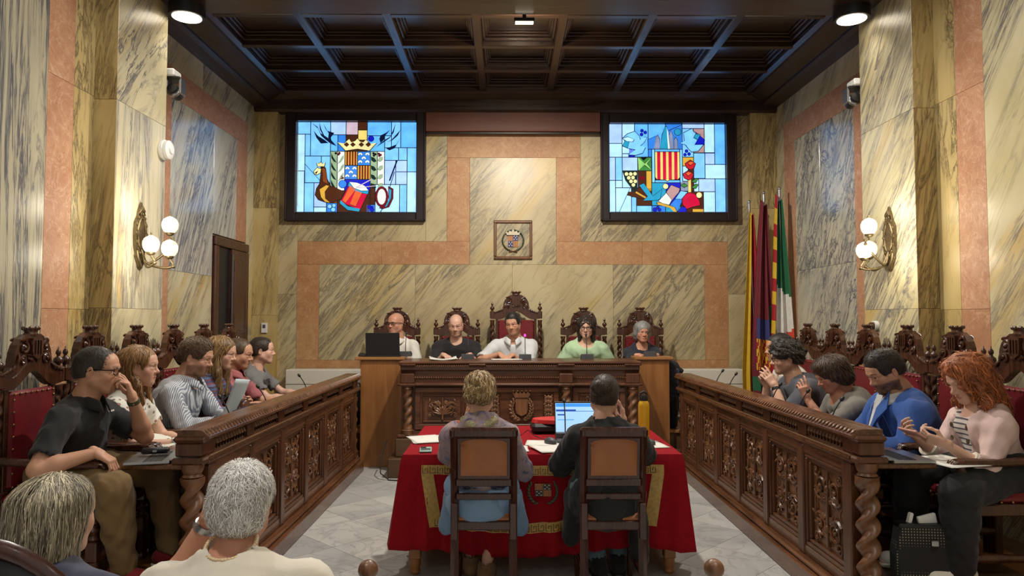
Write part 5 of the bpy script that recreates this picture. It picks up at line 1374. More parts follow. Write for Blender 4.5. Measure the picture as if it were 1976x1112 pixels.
        if top.get('open'): s.ell(chest + np.array((0, .17, -.06)), (top['open'], .11, .26), .015, sub=True)
        if not top.get('long'): s.cut(pel + np.array((0, 0, -.05)), (0, .1, -1))
        if top.get('cuff'):
            for q in (1, -1):
                a = E[q] + (Wt[q] - E[q]) * (sl - 1.04); b = E[q] + (Wt[q] - E[q]) * (sl - .9); MB().tube([tuple(a), tuple(a * .5 + b * .5), tuple(b)], [.052, .053, .051], 18).build('cuff', top['cuff'], O, 60)
        g = garment(top.get('name', 'shirt'), s, top['mat'], am=top.get('fold', .005)); J['top'] = g
        if top.get('collar'):
            c = MB(); N = 22; c0 = nb + np.array((0, .0, .012)); 
            def cf(u, w2):
                a = R(90 + 18) + R(324) * u; rr = .066 + .024 * w2; op = abs(u - .5) * 2
                return tuple(c0 + np.array((rr * 1.0 * math.cos(a), rr * 1.05 * math.sin(a) + .012 * op + .0, .03 * (1 - w2) - .028 * w2 - .05 * op ** 3 + (.0))) + spd * 0)
            c.grid(cf, N, 3); o = c.build('collar', top['collar'], O, 180); md = o.modifiers.new('t', 'SOLIDIFY'); md.thickness = .005
    if bottom:
        s = SDF(); t = bottom.get('t', .014); kd = bottom.get('kind', 'trousers')
        s.ell(pel + np.array((0, .01, -.005)), (.172 * B + t, .13 * B + t, .1 + t), .05)
        if kd == 'skirt':
            kz = (K[1] + K[-1]) / 2; hem = np.array(bottom.get('hem', (0, .47, footz + .25)))
            for q in (1, -1): s.cone(H[q], K[q] + np.array((0, .02, 0)), .09 * B + t, .085 + t, .09); s.cone(K[q], np.array((q * .1, hem[1], hem[2])), .085 + t, .09 + t, .09)
            s.cone((0, .1, hipz), kz, .1, .09, .09); s.cone(kz, hem, .09, .09, .08); s.cut((0, 0, hem[2]), (0, 0, -1))
        else:
            for q in (1, -1): leg(s, q, t, upto=bottom.get('upto', 1.0)); d = A[q] - K[q]; d /= np.linalg.norm(d); e = K[q] + (A[q] - K[q]) * bottom.get('upto', 1.0); s.ops.append(('x', e + d * .055, e + d * .075, .075, .075, 0))
        s.cut(pel + np.array((0, 0, .1)), (0, -.2, 1))
        garment(bottom.get('name', kd), s, bottom['mat'], am=bottom.get('fold', .005))
    if shoes and not hide_legs:
        for q in (1, -1):
            d = np.array((q * .15, 1, 0)); d /= np.linalg.norm(d); a = A[q].copy(); a[2] = footz
            s = SDF(); s.cone(a + d * -.05 + np.array((0, 0, .05)), a + d * .13 + np.array((0, 0, .04)), .042, .038, .03).cone(a + np.array((0, 0, .06)), a + np.array((0, 0, .1)), .045, .046, .03); s.cut((0, 0, footz + .012), (0, 0, -1)); s.cutcone(a + np.array((0, 0, .1)), a + np.array((0, 0, .16)), .038, .04)
            a2 = Acc(); v, F = s.mesh(.008); a2.add(v, F)
            o = a2.build('shoe', [shoes[0]], O)
            s = SDF(); s.cone(a + d * -.052 + np.array((0, 0, .012)), a + d * .135 + np.array((0, 0, .012)), .043, .043, .0); s.cut((0, 0, footz + .022), (0, 0, 1)); s.cut((0, 0, footz + .001), (0, 0, -1)); a2 = Acc(); v, F = s.mesh(.009); a2.add(v, F); a2.build('shoe_sole', [shoes[1]], o)
    # ---- hair
    if hair:
        s, flow, hm, kw = hair; v, F = s.mesh(kw.get('h', .0062)); v = sm_verts(v, F, kw.get('sm', 1)); a = Acc(); a.add(v @ HM.T + Hc, F, 0, np.tile((.3, 0, 0, 1.), (len(v), 1)))
        if kw.get('n'):
            sv, sF = strands(v, F, flow, kw['n'], kw.get('len', .05), kw.get('w', .0022), kw.get('lift', .003), 4, kw.get('jit', .3), kw.get('droop', .2), 5, kw.get('ears', False)); rt_ = np.repeat(np.random.RandomState(9).rand(len(sv) // 10), 10); a.add(sv @ HM.T + Hc, sF, 0, np.stack([rt_, 0 * rt_, 0 * rt_, 0 * rt_ + 1], 1))
        a.build('hair', [hm], O)
    if glasses:
        g = MB(); col, gw, gh = glasses; rx, rz_ = gw, gh
        for q in (-1, 1):
            pts = []
            for k in range(20):
                a = 2 * math.pi * k / 20; cx, cz = math.cos(a), math.sin(a); pw = .6
                pts.append((q * .033 + rx * math.copysign(abs(cx) ** pw, cx), .102 - .10 * abs(.033 * 1 + q * rx * math.copysign(abs(cx) ** pw, cx) * q * 0 ) * .3 - .006 * (cx * q > 0) * abs(cx), .001 + rz_ * math.copysign(abs(cz) ** pw, cz)))
            g.tube(pts, .003, 6, True); g.tube([(q * (.033 + rx), .095, .008), (q * .076, .06, .008), (q * .08, .0, .008), (q * .079, -.03, -.006)], .003, 5)
        g.tube([(-.012, .104, .006), (0, .107, .008), (.012, .104, .006)], .002, 5)
        v = np.array(g.v) @ HM.T + Hc; g.v = [tuple(p) for p in v]; g.build('glasses', col, O, 60)
    if extras: extras(O, J)
    O.location = loc; O.rotation_euler = (0, 0, rz); O.scale = (sc, sc, sc)
    return O, J

def capbase(t=.01, wide=1.0): return SDF().ell((0, -.012, .034), (.0745 * wide + t, .098 + t, .084 + t), .02)
def swept(P):  # flow: from the crown outwards and down
    d = P - np.array((0, -.02, .13)); return d / (np.linalg.norm(d, axis=1)[:, None] + 1e-9) + np.array((0, 0, -.35))
def combback(P): return np.tile(np.array((0, -1., -.15)), (len(P), 1)) + np.stack([P[:, 0] * 3, 0 * P[:, 0], -P[:, 2] * 0], 1)
def down(P): return np.tile(np.array((0, 0, -1.)), (len(P), 1)) + np.stack([P[:, 0] * 3, P[:, 1] * 2, 0 * P[:, 0]], 1) * (P[:, 2] > .06)[:, None]
def fwd(P): return np.tile(np.array((.2, 1., -.2)), (len(P), 1))
def short_hair(t=.012, front=.055, line=.062, back=-.055, wide=1.0, top=.0):
    s = capbase(t, wide).ell((0, -.03, -.01), (.0735 * wide + t * .6, .083 + t * .7, .07), .02)
    if top: s.ell((0, .018, .088), (.056, .06, .034 + top), .03)
    s.ell((0, .115, -.035 + front - .055), (.068 * wide, .066, .1), .008, sub=True)   # face
    for q in (-1, 1): s.ell((q * .08, .03, -.05), (.03, .05, .05), .008, sub=True); s.ell((q * .085, -.012, -.022), (.022, .024, .042), .006, sub=True)
    s.cut((0, -.08, back), (0, .25, -1)); return s
def bob(t=.018, length=-.12, front=.06, wide=1.0, flare=.0, vol=1.0):
    s = capbase(t, wide)
    for q in (-1, 1): s.chain([(q * .045, -.01, .05), (q * (.066 - .02 * (1 - vol)) * wide, -.01, -.02), (q * (.066 + flare) * wide, -.02, length)], [.05 * vol, .034 * vol, .024 * vol], .03)
    s.chain([(0, -.06, .03), (0, -.075, -.05), (0, -.08 - flare, length)], [.06, .05, .04], .04)
    for q in (-1, 1): s.chain([(q * .035, -.06, .03), (q * .045, -.07, -.05), (q * .05, -.07 - flare, length)], [.06, .045, .035], .04)
    s.ell((0, .125, -.04 + front - .055), (.062 * wide, .075, .1), .01, sub=True); return s
def bun(t=.008, c=(0, -.115, .03), r=.042, front=.07, back=-.05):
    s = short_hair(t, front, back=back).ell(c, (r, r * .85, r), .012); return s
# ------------------------------------------------------------------ the people
skinmat('skin_tan', (200, 150, 122), (48, 38, 32)); skinmat('skin_light', (212, 168, 144), (92, 66, 44)); skinmat('skin_pale', (212, 168, 146), (60, 44, 36)); skinmat('skin_beard', (202, 156, 130), (40, 30, 26)); skinmat('skin_ruddy', (198, 142, 116), (150, 140, 130)); skinmat('skin_ginger', (204, 158, 134), (112, 78, 50))
plain('eye_white', (222, 216, 210), .25, .02, 20, 0); plain('eye_iris', (40, 30, 24), .2, .05, 20, 0)
hairmat('hair_dark', (22, 18, 16), (52, 42, 36)); hairmat('hair_graying', (32, 27, 24), (76, 66, 58)); hairmat('hair_strawberry', (120, 84, 48), (178, 134, 82)); hairmat('hair_brown', (60, 44, 30), (110, 82, 54)); hairmat('hair_blond', (136, 110, 70), (216, 188, 140))
hairmat('hair_honey', (104, 78, 46), (168, 132, 82)); hairmat('hair_auburn', (44, 32, 24), (96, 68, 44)); hairmat('hair_red', (128, 64, 30), (206, 122, 66)); hairmat('hair_silver', (120, 120, 120), (176, 174, 170)); hairmat('hair_white', (208, 204, 197), (250, 248, 244)); hairmat('hair_ash', (78, 70, 56), (220, 208, 176)); hairmat('hair_darkbrown', (34, 26, 22), (78, 60, 46))
clothmat('cl_black', (24, 24, 27)); clothmat('cl_black2', (28, 26, 28)); clothmat('cl_navy', (28, 32, 48)); clothmat('cl_khaki', (116, 92, 56)); clothmat('cl_white', (222, 220, 210)); clothmat('cl_cream', (214, 206, 190)); clothmat('cl_gray', (112, 112, 112)); clothmat('cl_grayblue', (78, 80, 90)); clothmat('cl_graywarm', (120, 116, 110)); clothmat('cl_suit', (44, 84, 156)); clothmat('cl_mint', (176, 206, 166)); clothmat('cl_rose', (160, 92, 96)); clothmat('cl_pink', (214, 186, 180)); clothmat('cl_denim', (116, 146, 178)); clothmat('cl_jeans', (88, 112, 120)); clothmat('cl_darkpants', (30, 30, 36)); clothmat('cl_slate', (62, 64, 84)); clothmat('sn_red', (130, 22, 30)); clothmat('sn_white', (220, 214, 200)); clothmat('cl_offwhite', (206, 208, 210)); clothmat('sandal', (120, 92, 62))
def pat_stripes(cols, axis, freq, thin=.5):
    def fn(t, col):
        sx = t.new('ShaderNodeSeparateXYZ'); t.L(t.coords(), sx.inputs[0]); f = t.math('FRACT', t.math('MULTIPLY', sx.outputs[axis], freq)); return t.ramp(f, [(i / len(cols), s2l(c)) for i, c in enumerate(cols)], 'CONSTANT')
    return fn
def pat_spots(cols, scale, th, base=None):
    def fn(t, col):
        v = t.new('ShaderNodeTexVoronoi'); t.L(t.coords(), v.inputs[0]); v.inputs['Scale'].default_value = scale; m = t.mr(v.outputs['Distance'], th - .06, th + .02, 1, 0)
        sp = t.new('ShaderNodeSeparateColor'); t.L(v.outputs['Color'], sp.inputs[0]); return t.mix(m, col, t.ramp(sp.outputs[0], [(i / len(cols), s2l(c)) for i, c in enumerate(cols)], 'CONSTANT'))
    return fn
def pat_blotch(cols, scale):
    def fn(t, col): return t.ramp(t.noise(t.coords(), scale, 5, 1.5), [(.32 + .36 * i / (len(cols) - 1), s2l(c)) for i, c in enumerate(cols)])
    return fn
clothmat('cl_floral', (226, 224, 214), fn=pat_spots([(120, 110, 100), (168, 120, 110), (110, 120, 96), (226, 224, 214)], 34, .34))
clothmat('cl_pinstripe', (150, 156, 168), fn=pat_stripes([(196, 200, 206), (118, 126, 142)], 1, 95))
clothmat('cl_jumper', (70, 60, 90), fn=pat_stripes([(46, 56, 92), (96, 44, 60), (60, 84, 120), (54, 38, 62), (84, 96, 130), (112, 50, 66)], 2, 13))
clothmat('cl_shawl', (128, 118, 148), fn=pat_blotch([(96, 88, 120), (146, 132, 150), (166, 142, 136), (110, 116, 160)], 14)); clothmat('cl_scarf', (180, 170, 130), fn=pat_blotch([(60, 70, 110), (186, 176, 130), (120, 110, 90), (206, 196, 150)], 60)); clothmat('cl_zebra', (206, 200, 196), fn=pat_stripes([(214, 208, 204), (90, 84, 90), (220, 214, 210)], 2, 38)); clothmat('cl_bluefloral', (50, 56, 84), fn=pat_blotch([(28, 32, 50), (60, 68, 100), (150, 150, 160)], 45)); clothmat('cl_orange', (186, 92, 50))
plain('gl_black', (18, 16, 18), .25, .05, 20, 0); plain('gl_red', (70, 22, 24), .25, .05, 20, 0); plain('bracelet_green', (74, 78, 52), .7, .1, 40, .1); plain('bead', (214, 190, 150), .4, .2, 40, 0)
L90, R90, BK = -math.pi / 2, math.pi / 2, math.pi
PZ = .19
def flat(dx, dy, dz=-.12): return ((dx, dy, dz), (0, 0, -1))
def wristband(which, mat, name, r=.031, w_=.022, k=.93):
    def fn(O, J):
        e, w0 = J['E'][which], J['W'][which]; d = (w0 - e) / np.linalg.norm(w0 - e); c = e + (w0 - e) * k; M = Matrix(frame_to(d, (.3, .2, .9) if abs(d[2]) < .8 else (0, 1, 0)).tolist()).to_4x4()
        MB().lathe([(r - .004, -w_ / 2), (r, -w_ / 2), (r + .001, 0), (r, w_ / 2), (r - .004, w_ / 2)], 20, tuple(c), M).build(name, mat, O, 50)
    return fn
def multi(*fs):
    def fn(O, J):
        for f in fs: f(O, J)
    return fn
def shirt_print(O, J):
    cu_ = bpy.data.curves.new('shirt_print', 'FONT'); cu_.body = 'SUPER'; cu_.size = .06; cu_.extrude = .001; cu_.align_x = 'CENTER'; cu_.materials.append(M_['cl_black'])
    to = bpy.data.objects.new('tmp', cu_); COL.objects.link(to); bpy.context.view_layer.update(); me = bpy.data.meshes.new_from_object(to.evaluated_get(bpy.context.evaluated_depsgraph_get())); bpy.data.objects.remove(to); bpy.data.curves.remove(cu_)
    o = bpy.data.objects.new('shirt_print', me); COL.objects.link(o); o.parent = O; o.location = tuple(J['chest'] + np.array((.03, .142, -.01))); o.rotation_euler = (R(86), 0, R(180))
# --- left bench
person((-2.5, YC[0], PZ), L90, 'man in a black polo shirt and glasses resting his hand on his mouth', seat=.44, headw=(-2.345, YC[0], 1.275), head=(14, -4, 0), skin='skin_tan', detail=1.3, build=1.12,
       rw=(-2.2, 3.66, .875), rhand=(.75, *flat(.9, .05, -.5)), rpole=(.8, -1, -.4), lw=(-2.175, 3.95, 1.115), lhand=((.35, .55, .8, 1.0), (-.25, -.1, 1), (-.8, -.35, .2)), lpole=(-.5, .2, -1),
       top=dict(mat='cl_black', sleeve=.72, collar='cl_black', v=.06, neck=.068, name='polo_shirt', fold=.005), bottom=dict(mat='cl_khaki', t=.022, fold=.007), shoes=('sn_red', 'sn_white'), knees=(.25, .12), feet=((.17, .40), (-.1, .5)),
       hair=(short_hair(.006, .086, back=-.045), fwd, 'hair_graying', dict(ears=True, n=1400, len=.022, w=.0012)), hk=dict(beard=.22, jaw=1.15, brow=.7, wide=1.02, gaze=-1), glasses=('gl_black', .028, .018), thumb=.7,
       extras=multi(wristband(-1, 'bracelet_green', 'wrist_band'), lambda O, J: (lambda c: MB().box(tuple(c), (.05, .004, .008)).build('chest_logo', 'white_plastic', O))(J['chest'] + np.array((-.085, .128, .07)))))
def lace(O, J): pass
fl_ = bob(.012, -.2, .07); fl_.chain([(.07, -.01, -.02), (.085, .02, -.12), (.06, .05, -.22)], [.02, .02, .012], .02); fl_.chain([(-.07, -.01, -.02), (-.085, .02, -.12), (-.06, .06, -.22)], [.02, .02, .012], .02)
fl_.ell((.088, .012, -.02), (.03, .03, .045), .01, sub=True)
person((-2.52, YC[1], PZ), L90, 'woman in a white floral dress with long strawberry blond hair', seat=.44, male=False, headw=(-2.4, YC[1], 1.262), head=(10, -2, 0), skin='skin_light', detail=1.15,
       rw=(-2.13, 4.40, .80), lw=(-2.12, 4.50, .80), rhand=(.5, *flat(.6, .4, -.4)), lhand=(.5, *flat(.6, -.4, -.4)), top=dict(mat='cl_floral', sleeve=.55, v=.05, neck=.075, name='dress_top', fold=.005), bottom=dict(mat='cl_floral', kind='skirt', hem=(0, .42, .25)), shoes=('cl_white', 'sn_white'),
       hair=(fl_, down, 'hair_strawberry', dict(n=1600, len=.09, w=.0022, lift=.005, droop=.6)), hk=dict(jaw=.85, nose=.9, brow=.8, gaze=-.5), extras=wristband(1, 'silver', 'watch'))
person((-2.52, YC[2], PZ), L90, 'bearded man in a pinstriped shirt reading from papers', seat=.44, headw=(-2.3, YC[2] + .02, 1.288), head=(2, -12, 0), skin='skin_ginger', detail=1.1, build=1.2,
       rw=(-2.0, 4.84, .875), lw=(-2.0, 5.12, .90), rhand=(.55, (.8, .4, .1), (0, .4, -1)), lhand=(.5, (.7, -.3, .5), (.2, -.8, .3)), top=dict(mat='cl_pinstripe', sleeve=1.7, collar='cl_pinstripe', name='shirt', fold=.006), bottom=dict(mat='cl_darkpants'),
       hair=(short_hair(.014, .062, back=-.045, top=.012), fwd, 'hair_brown', dict(ears=True, n=1600, len=.035, w=.002, lift=.006)), hk=dict(beard=.85, brow=1, jaw=1.1))
lh = bob(.014, -.22, .07); lh.chain([(.07, -.01, -.02), (.085, .03, -.14), (.06, .07, -.3)], [.026, .028, .02], .02); lh.chain([(-.07, -.01, -.02), (-.085, .03, -.14), (-.06, .07, -.3)], [.026, .028, .02], .02)
person((-2.52, YC[3] - .03, PZ), L90, 'woman with long honey hair in a striped jumper on the left bench', seat=.44, male=False, headw=(-2.31, 5.5, 1.296), head=(0, -10, 0), skin='skin_light', build=1.1,
       rw=(-2.02, 5.4, .84), lw=(-2.02, 5.66, .84), rhand=(.4, *flat(.9, .3)), lhand=(.4, *flat(.9, -.3)), top=dict(mat='cl_jumper', sleeve=1.6, neck=.07, name='jumper'), bottom=dict(mat='cl_darkpants'), hide_legs=True,
       hair=(lh, down, 'hair_honey', dict(n=1600, len=.1, w=.0024, lift=.006, droop=.6)), hk=dict(brow=.8, jaw=.95))
person((-2.56, YC[4], PZ), L90, 'man in a rose shirt half hidden behind the long-haired woman', seat=.44, headw=(-2.40, 6.1, 1.262), head=(4, -10, 0), skin='skin_tan',
       rw=(-2.02, 6.0, .84), lw=(-2.02, 6.25, .84), rhand=(.4, *flat(.9, .2)), lhand=(.4, *flat(.9, -.2)), top=dict(mat='cl_rose', sleeve=.75, collar='cl_rose', name='shirt'), bottom=dict(mat='cl_darkpants'), hide_legs=True,
       hair=(short_hair(.008, .066), fwd, 'hair_brown', dict(n=500, len=.025, w=.0014)), hk=dict(beard=.3))
person((-2.52, YC[5], PZ), L90, 'woman in a gray printed t-shirt with dark hair tied back', seat=.44, male=False, headw=(-2.395, 6.66, 1.262), head=(16, 0, 0), skin='skin_pale',
       rw=(-2.05, 6.55, .845), lw=(-2.03, 6.8, .845), rhand=(.4, *flat(.9, .2)), lhand=(.4, *flat(.9, -.2)), top=dict(mat='cl_gray', sleeve=.65, neck=.07, name='t_shirt'), bottom=dict(mat='cl_darkpants'), hide_legs=True,
       hair=(bun(.009, (0, -.12, -.01), .036, .07), combback, 'hair_darkbrown', dict(n=900, len=.05, w=.002)), hk=dict(jaw=.9), extras=shirt_print)
# --- right bench
rh_ = bob(.028, -.22, .075, flare=.02); rh_.chain([(-.075, .0, .0), (-.1, .02, -.12), (-.07, .05, -.24)], [.035, .035, .02], .02); rh_.chain([(.075, .0, .0), (.1, .02, -.12), (.07, .05, -.24)], [.035, .035, .02], .02); rh_.ell((0, .045, .09), (.07, .05, .045), .03); rh_.chain([(-.05, .06, .06), (-.066, .075, -.0), (-.068, .06, -.08)], [.022, .018, .018], .02); rh_.noise(folds(.006, 1.8, 4))
def blouse(O, J):
    MB()
person((2.56, YC[0], PZ), R90, 'red-haired woman in a pale pink jacket looking at her phone', seat=.44, male=False, headw=(2.43, 3.93, 1.222), head=(4, -24, 0), skin='skin_pale', detail=1.3, build=1.04,
       rw=(2.16, 4.01, .915), lw=(2.19, 3.76, .9), rhand=(.75, (-.8, -.45, .25), (.1, -.75, .6)), lhand=(.75, (-.8, .45, .2), (.1, .75, .6)), rpole=(.3, -.8, -1), lpole=(-.35, -1, -.9),
       top=dict(mat='cl_pink', sleeve=1.3, neck=.085, t=.016, name='jacket', fold=.005, open=.06, under='cl_zebra', cuff='cl_cream'), bottom=dict(mat='cl_black', t=.03), shoes=('sn_white', 'sn_white'), knees=(.1, .2), feet=((.05, .42), (-.2, .34)),
       hair=(rh_, down, 'hair_red', dict(n=1500, len=.075, w=.0026, droop=.4, jit=.5, lift=.008, sm=0)), hk=dict(jaw=.9, brow=.6),
       extras=lambda O, J: [MB().lathe([(.001, 0), (.013, .001), (.013, .004), (.001, .006)], 12, tuple(J['chest'] + np.array((sx, .142 - .012 * abs(z) / .1, z))), Matrix.Rotation(R(-90), 4, 'X')).build('button', 'brass', O, 50) for sx in (-.06, .07) for z in (.02, -.05, -.12)])
def suit_front(O, J):
    c, nb = J['chest'], J['nb']
    MB().add([tuple(nb + np.array(p)) for p in ((-.035, .075, .015), (.035, .075, .015), (.012, .155, -.21), (-.012, .155, -.21))], [(0, 1, 2, 3)]).build('shirt_front', 'cl_offwhite', O)
    for s in (-1, 1):
        m = MB().add([tuple(nb + np.array(p)) for p in ((s * .05, .04, .04), (s * .095, .085, -.06), (s * .07, .13, -.12), (s * .014, .16, -.22), (s * .03, .11, -.06))], [(0, 1, 2, 3, 4)])
        o = m.build('lapel', 'cl_suit', O); md = o.modifiers.new('t', 'SOLIDIFY'); md.thickness = .006
person((2.48, YC[1], PZ), R90, 'dark-bearded man in a blue suit looking down at the desk', seat=.44, headw=(2.25, 4.455, 1.228), head=(6, -26, 0), skin='skin_beard', detail=1.15, build=1.2,
       rw=(2.0, 4.62, .85), lw=(2.02, 4.32, .85), rhand=(.4, *flat(-.9, -.2)), lhand=(.4, *flat(-.9, .2)), top=dict(mat='cl_suit', sleeve=1.9, neck=.08, v=.02, t=.02, name='suit_jacket', fold=.006, collar='cl_offwhite'), bottom=dict(mat='cl_navy'), shoes=('cl_black', 'black_plastic'), extras=suit_front,
       hair=(short_hair(.012, .06, back=-.05, top=.01), combback, 'hair_dark', dict(ears=True, n=1400, len=.03, w=.002, lift=.005)), hk=dict(beard=.95))
sb = bob(.02, -.055, .045); sb.ell((0, .06, .085), (.06, .045, .035), .02)
person((2.5, YC[2] + .06, PZ), R90, 'brown-haired woman in a gray t-shirt gesturing with her hand', seat=.44, male=False, headw=(2.19, 5.06, 1.165), head=(0, -26, 0), skin='skin_ruddy', build=1.22,
       rw=(2.02, 5.22, .86), lw=(1.985, 4.99, 1.0), lhand=((.3, .6, .8, .9), (-.3, .0, 1), (.1, .9, .1)), rhand=(.4, *flat(-.9, -.3)), lpole=(-.6, -.4, -1), top=dict(mat='cl_graywarm', sleeve=.85, neck=.078, v=.03, name='t_shirt'), bottom=dict(mat='cl_darkpants'), hide_legs=True,
       hair=(sb, swept, 'hair_auburn', dict(n=1600, len=.06, w=.0024, lift=.007)), hk=dict(jaw=.95))
cu = short_hair(.03, .055, back=-.05, top=.01); cu.noise(folds(.006, 2.8, 21))
person((2.42, YC[3] + .14, PZ), R90, 'curly-haired man in glasses with hands clasped above the bench', seat=.44, headw=(2.12, 5.7, 1.244), head=(-8, -6, 0), skin='skin_light', build=1.2,
       rw=(2.0, 5.8, 1.02), lw=(2.01, 5.64, 1.02), rhand=((.5, .6, .6, .7), (-.5, -.3, .8), (.1, -1, -.2)), lhand=((.2, .3, .4, .5), (-.5, .25, .8), (.1, 1, -.2)), top=dict(mat='cl_grayblue', sleeve=.75, neck=.07, name='t_shirt'), bottom=dict(mat='cl_darkpants'), hide_legs=True,
       hair=(cu, swept, 'hair_dark', dict(ears=True, n=900, len=.025, w=.0035, jit=1.2, lift=.01, droop=0, sm=0)), hk=dict(beard=.4, gaze=1), glasses=('gl_black', .022, .017), extras=wristband(-1, 'black_plastic', 'watch'))
person((2.47, YC[4] + .08, PZ), R90, 'dark-haired man mostly hidden behind the curly-haired man', seat=.44, headw=(2.265, 6.2, 1.298), head=(-6, 0, 0), skin='skin_tan', rw=(2.03, 6.35, .84), lw=(2.03, 6.1, .84), rhand=(.4, *flat(-.9, 0)), lhand=(.4, *flat(-.9, 0)),
       top=dict(mat='cl_white', sleeve=.7, name='t_shirt'), bottom=dict(mat='cl_darkpants'), hide_legs=True, hair=(short_hair(.013, .055), fwd, 'hair_dark', dict(n=400, len=.03, w=.0016)), hk=dict(beard=.5))
# --- dais
DZ = .37; dk_ = dict(seat=.44, sc=1.1, hide_legs=True)
person((DX[0] + .03, 8.16, DZ), BK, 'bald man in glasses and white shirt behind the laptop on the dais', headw=(-1.36, 8.0, 1.505), head=(-28, 0, 0), skin='skin_ruddy', rw=(-1.52, 7.84, 1.16), lw=(-1.26, 7.86, 1.16), rhand=(.4, *flat(0, -1)), lhand=(.4, *flat(0, -1)), top=dict(mat='cl_white', sleeve=.8, collar='cl_white', name='shirt'), bottom=dict(mat='cl_jeans'), hk=dict(size=.92, scalp=.3, beard=.2, brow=.5), glasses=('gl_black', .024, .013), **dk_)
person((DX[1] + .01, 8.16, DZ), BK, 'bald man in a black t-shirt looking down at papers on the dais', headw=(-.685, 7.98, 1.488), head=(0, -12, 0), skin='skin_pale', build=1.15, rw=(-.80, 7.74, 1.165), lw=(-.52, 7.74, 1.165), rhand=(.4, *flat(.5, -.8)), lhand=(.4, *flat(-.5, -.8)), top=dict(mat='cl_black2', sleeve=.8, neck=.07, name='t_shirt'), bottom=dict(mat='cl_darkpants'), hk=dict(size=.92, beard=.35, scalp=.15), **dk_)
person((DX[2], 8.14, DZ), BK, 'dark-haired man in a white polo shirt speaking at the centre of the dais', headw=(-.045, 7.94, 1.502), head=(-14, -8, 4), skin='skin_tan', build=1.12, rw=(-.19, 7.7, 1.175), lw=(-.05, 7.7, 1.165), rhand=((.6, .7, .8, .9), *flat(.5, -.8, -.3)), lhand=(.5, *flat(-.5, -.8)), rpole=(1, -.2, -.5), top=dict(mat='cl_offwhite', sleeve=.8, collar='cl_offwhite', v=.05, name='polo_shirt'), bottom=dict(mat='cl_darkpants'),
       hair=(short_hair(.012, .06, back=-.045, top=.008), fwd, 'hair_dark', dict(ears=True, n=900, len=.025, w=.002, lift=.005)), hk=dict(size=.92, beard=.25, gaze=1), **dk_)
cw_ = bob(.018, -.14, .06, flare=.012); cw_.noise(folds(.007, 2.5, 22))
def poncho(s, J):
    for q in (1, -1): s.cone(J['S'][q], J['E'][q] * .7 + J['S'][q] * .3 + np.array((q * .02, .0, -.02)), .05, .075, .05)
person((DX[3], 8.16, DZ), BK, 'curly dark-haired woman in glasses and a pale green blouse on the dais', male=False, headw=(.778, 8.0, 1.462), head=(-10, -4, 0), skin='skin_pale', build=1.1, rw=(.62, 7.9, 1.0), lw=(.95, 7.9, 1.0), top=dict(mat='cl_mint', sleeve=.95, neck=.085, t=.02, add=[poncho], name='blouse'), bottom=dict(mat='cl_darkpants'),
       hair=(cw_, down, 'hair_darkbrown', dict(n=1500, len=.045, w=.003, jit=.8, lift=.006, sm=0)), hk=dict(size=.92, jaw=.9), glasses=('gl_black', .023, .016), **dk_)
person((DX[4] - .03, 8.16, DZ), BK, 'gray-haired woman in a navy top with folded arms on the dais', male=False, headw=(1.41, 7.98, 1.412), head=(2, -4, 0), skin='skin_ruddy', rw=(1.5, 7.72, 1.165), lw=(1.3, 7.7, 1.165), rhand=(.3, *flat(-.9, -.1, 0)), lhand=(.3, *flat(.9, .0, 0)), rpole=(1, -.2, -.4), lpole=(-1, -.2, -.4), top=dict(mat='cl_navy', sleeve=.95, neck=.07, v=.0, name='cardigan'), bottom=dict(mat='cl_darkpants'),
       hair=(bob(.017, -.075, .05), swept, 'hair_silver', dict(n=700, len=.05, w=.002)), hk=dict(size=.92, brow=.3, jaw=.95), **{**dk_, 'sc': 1.06})
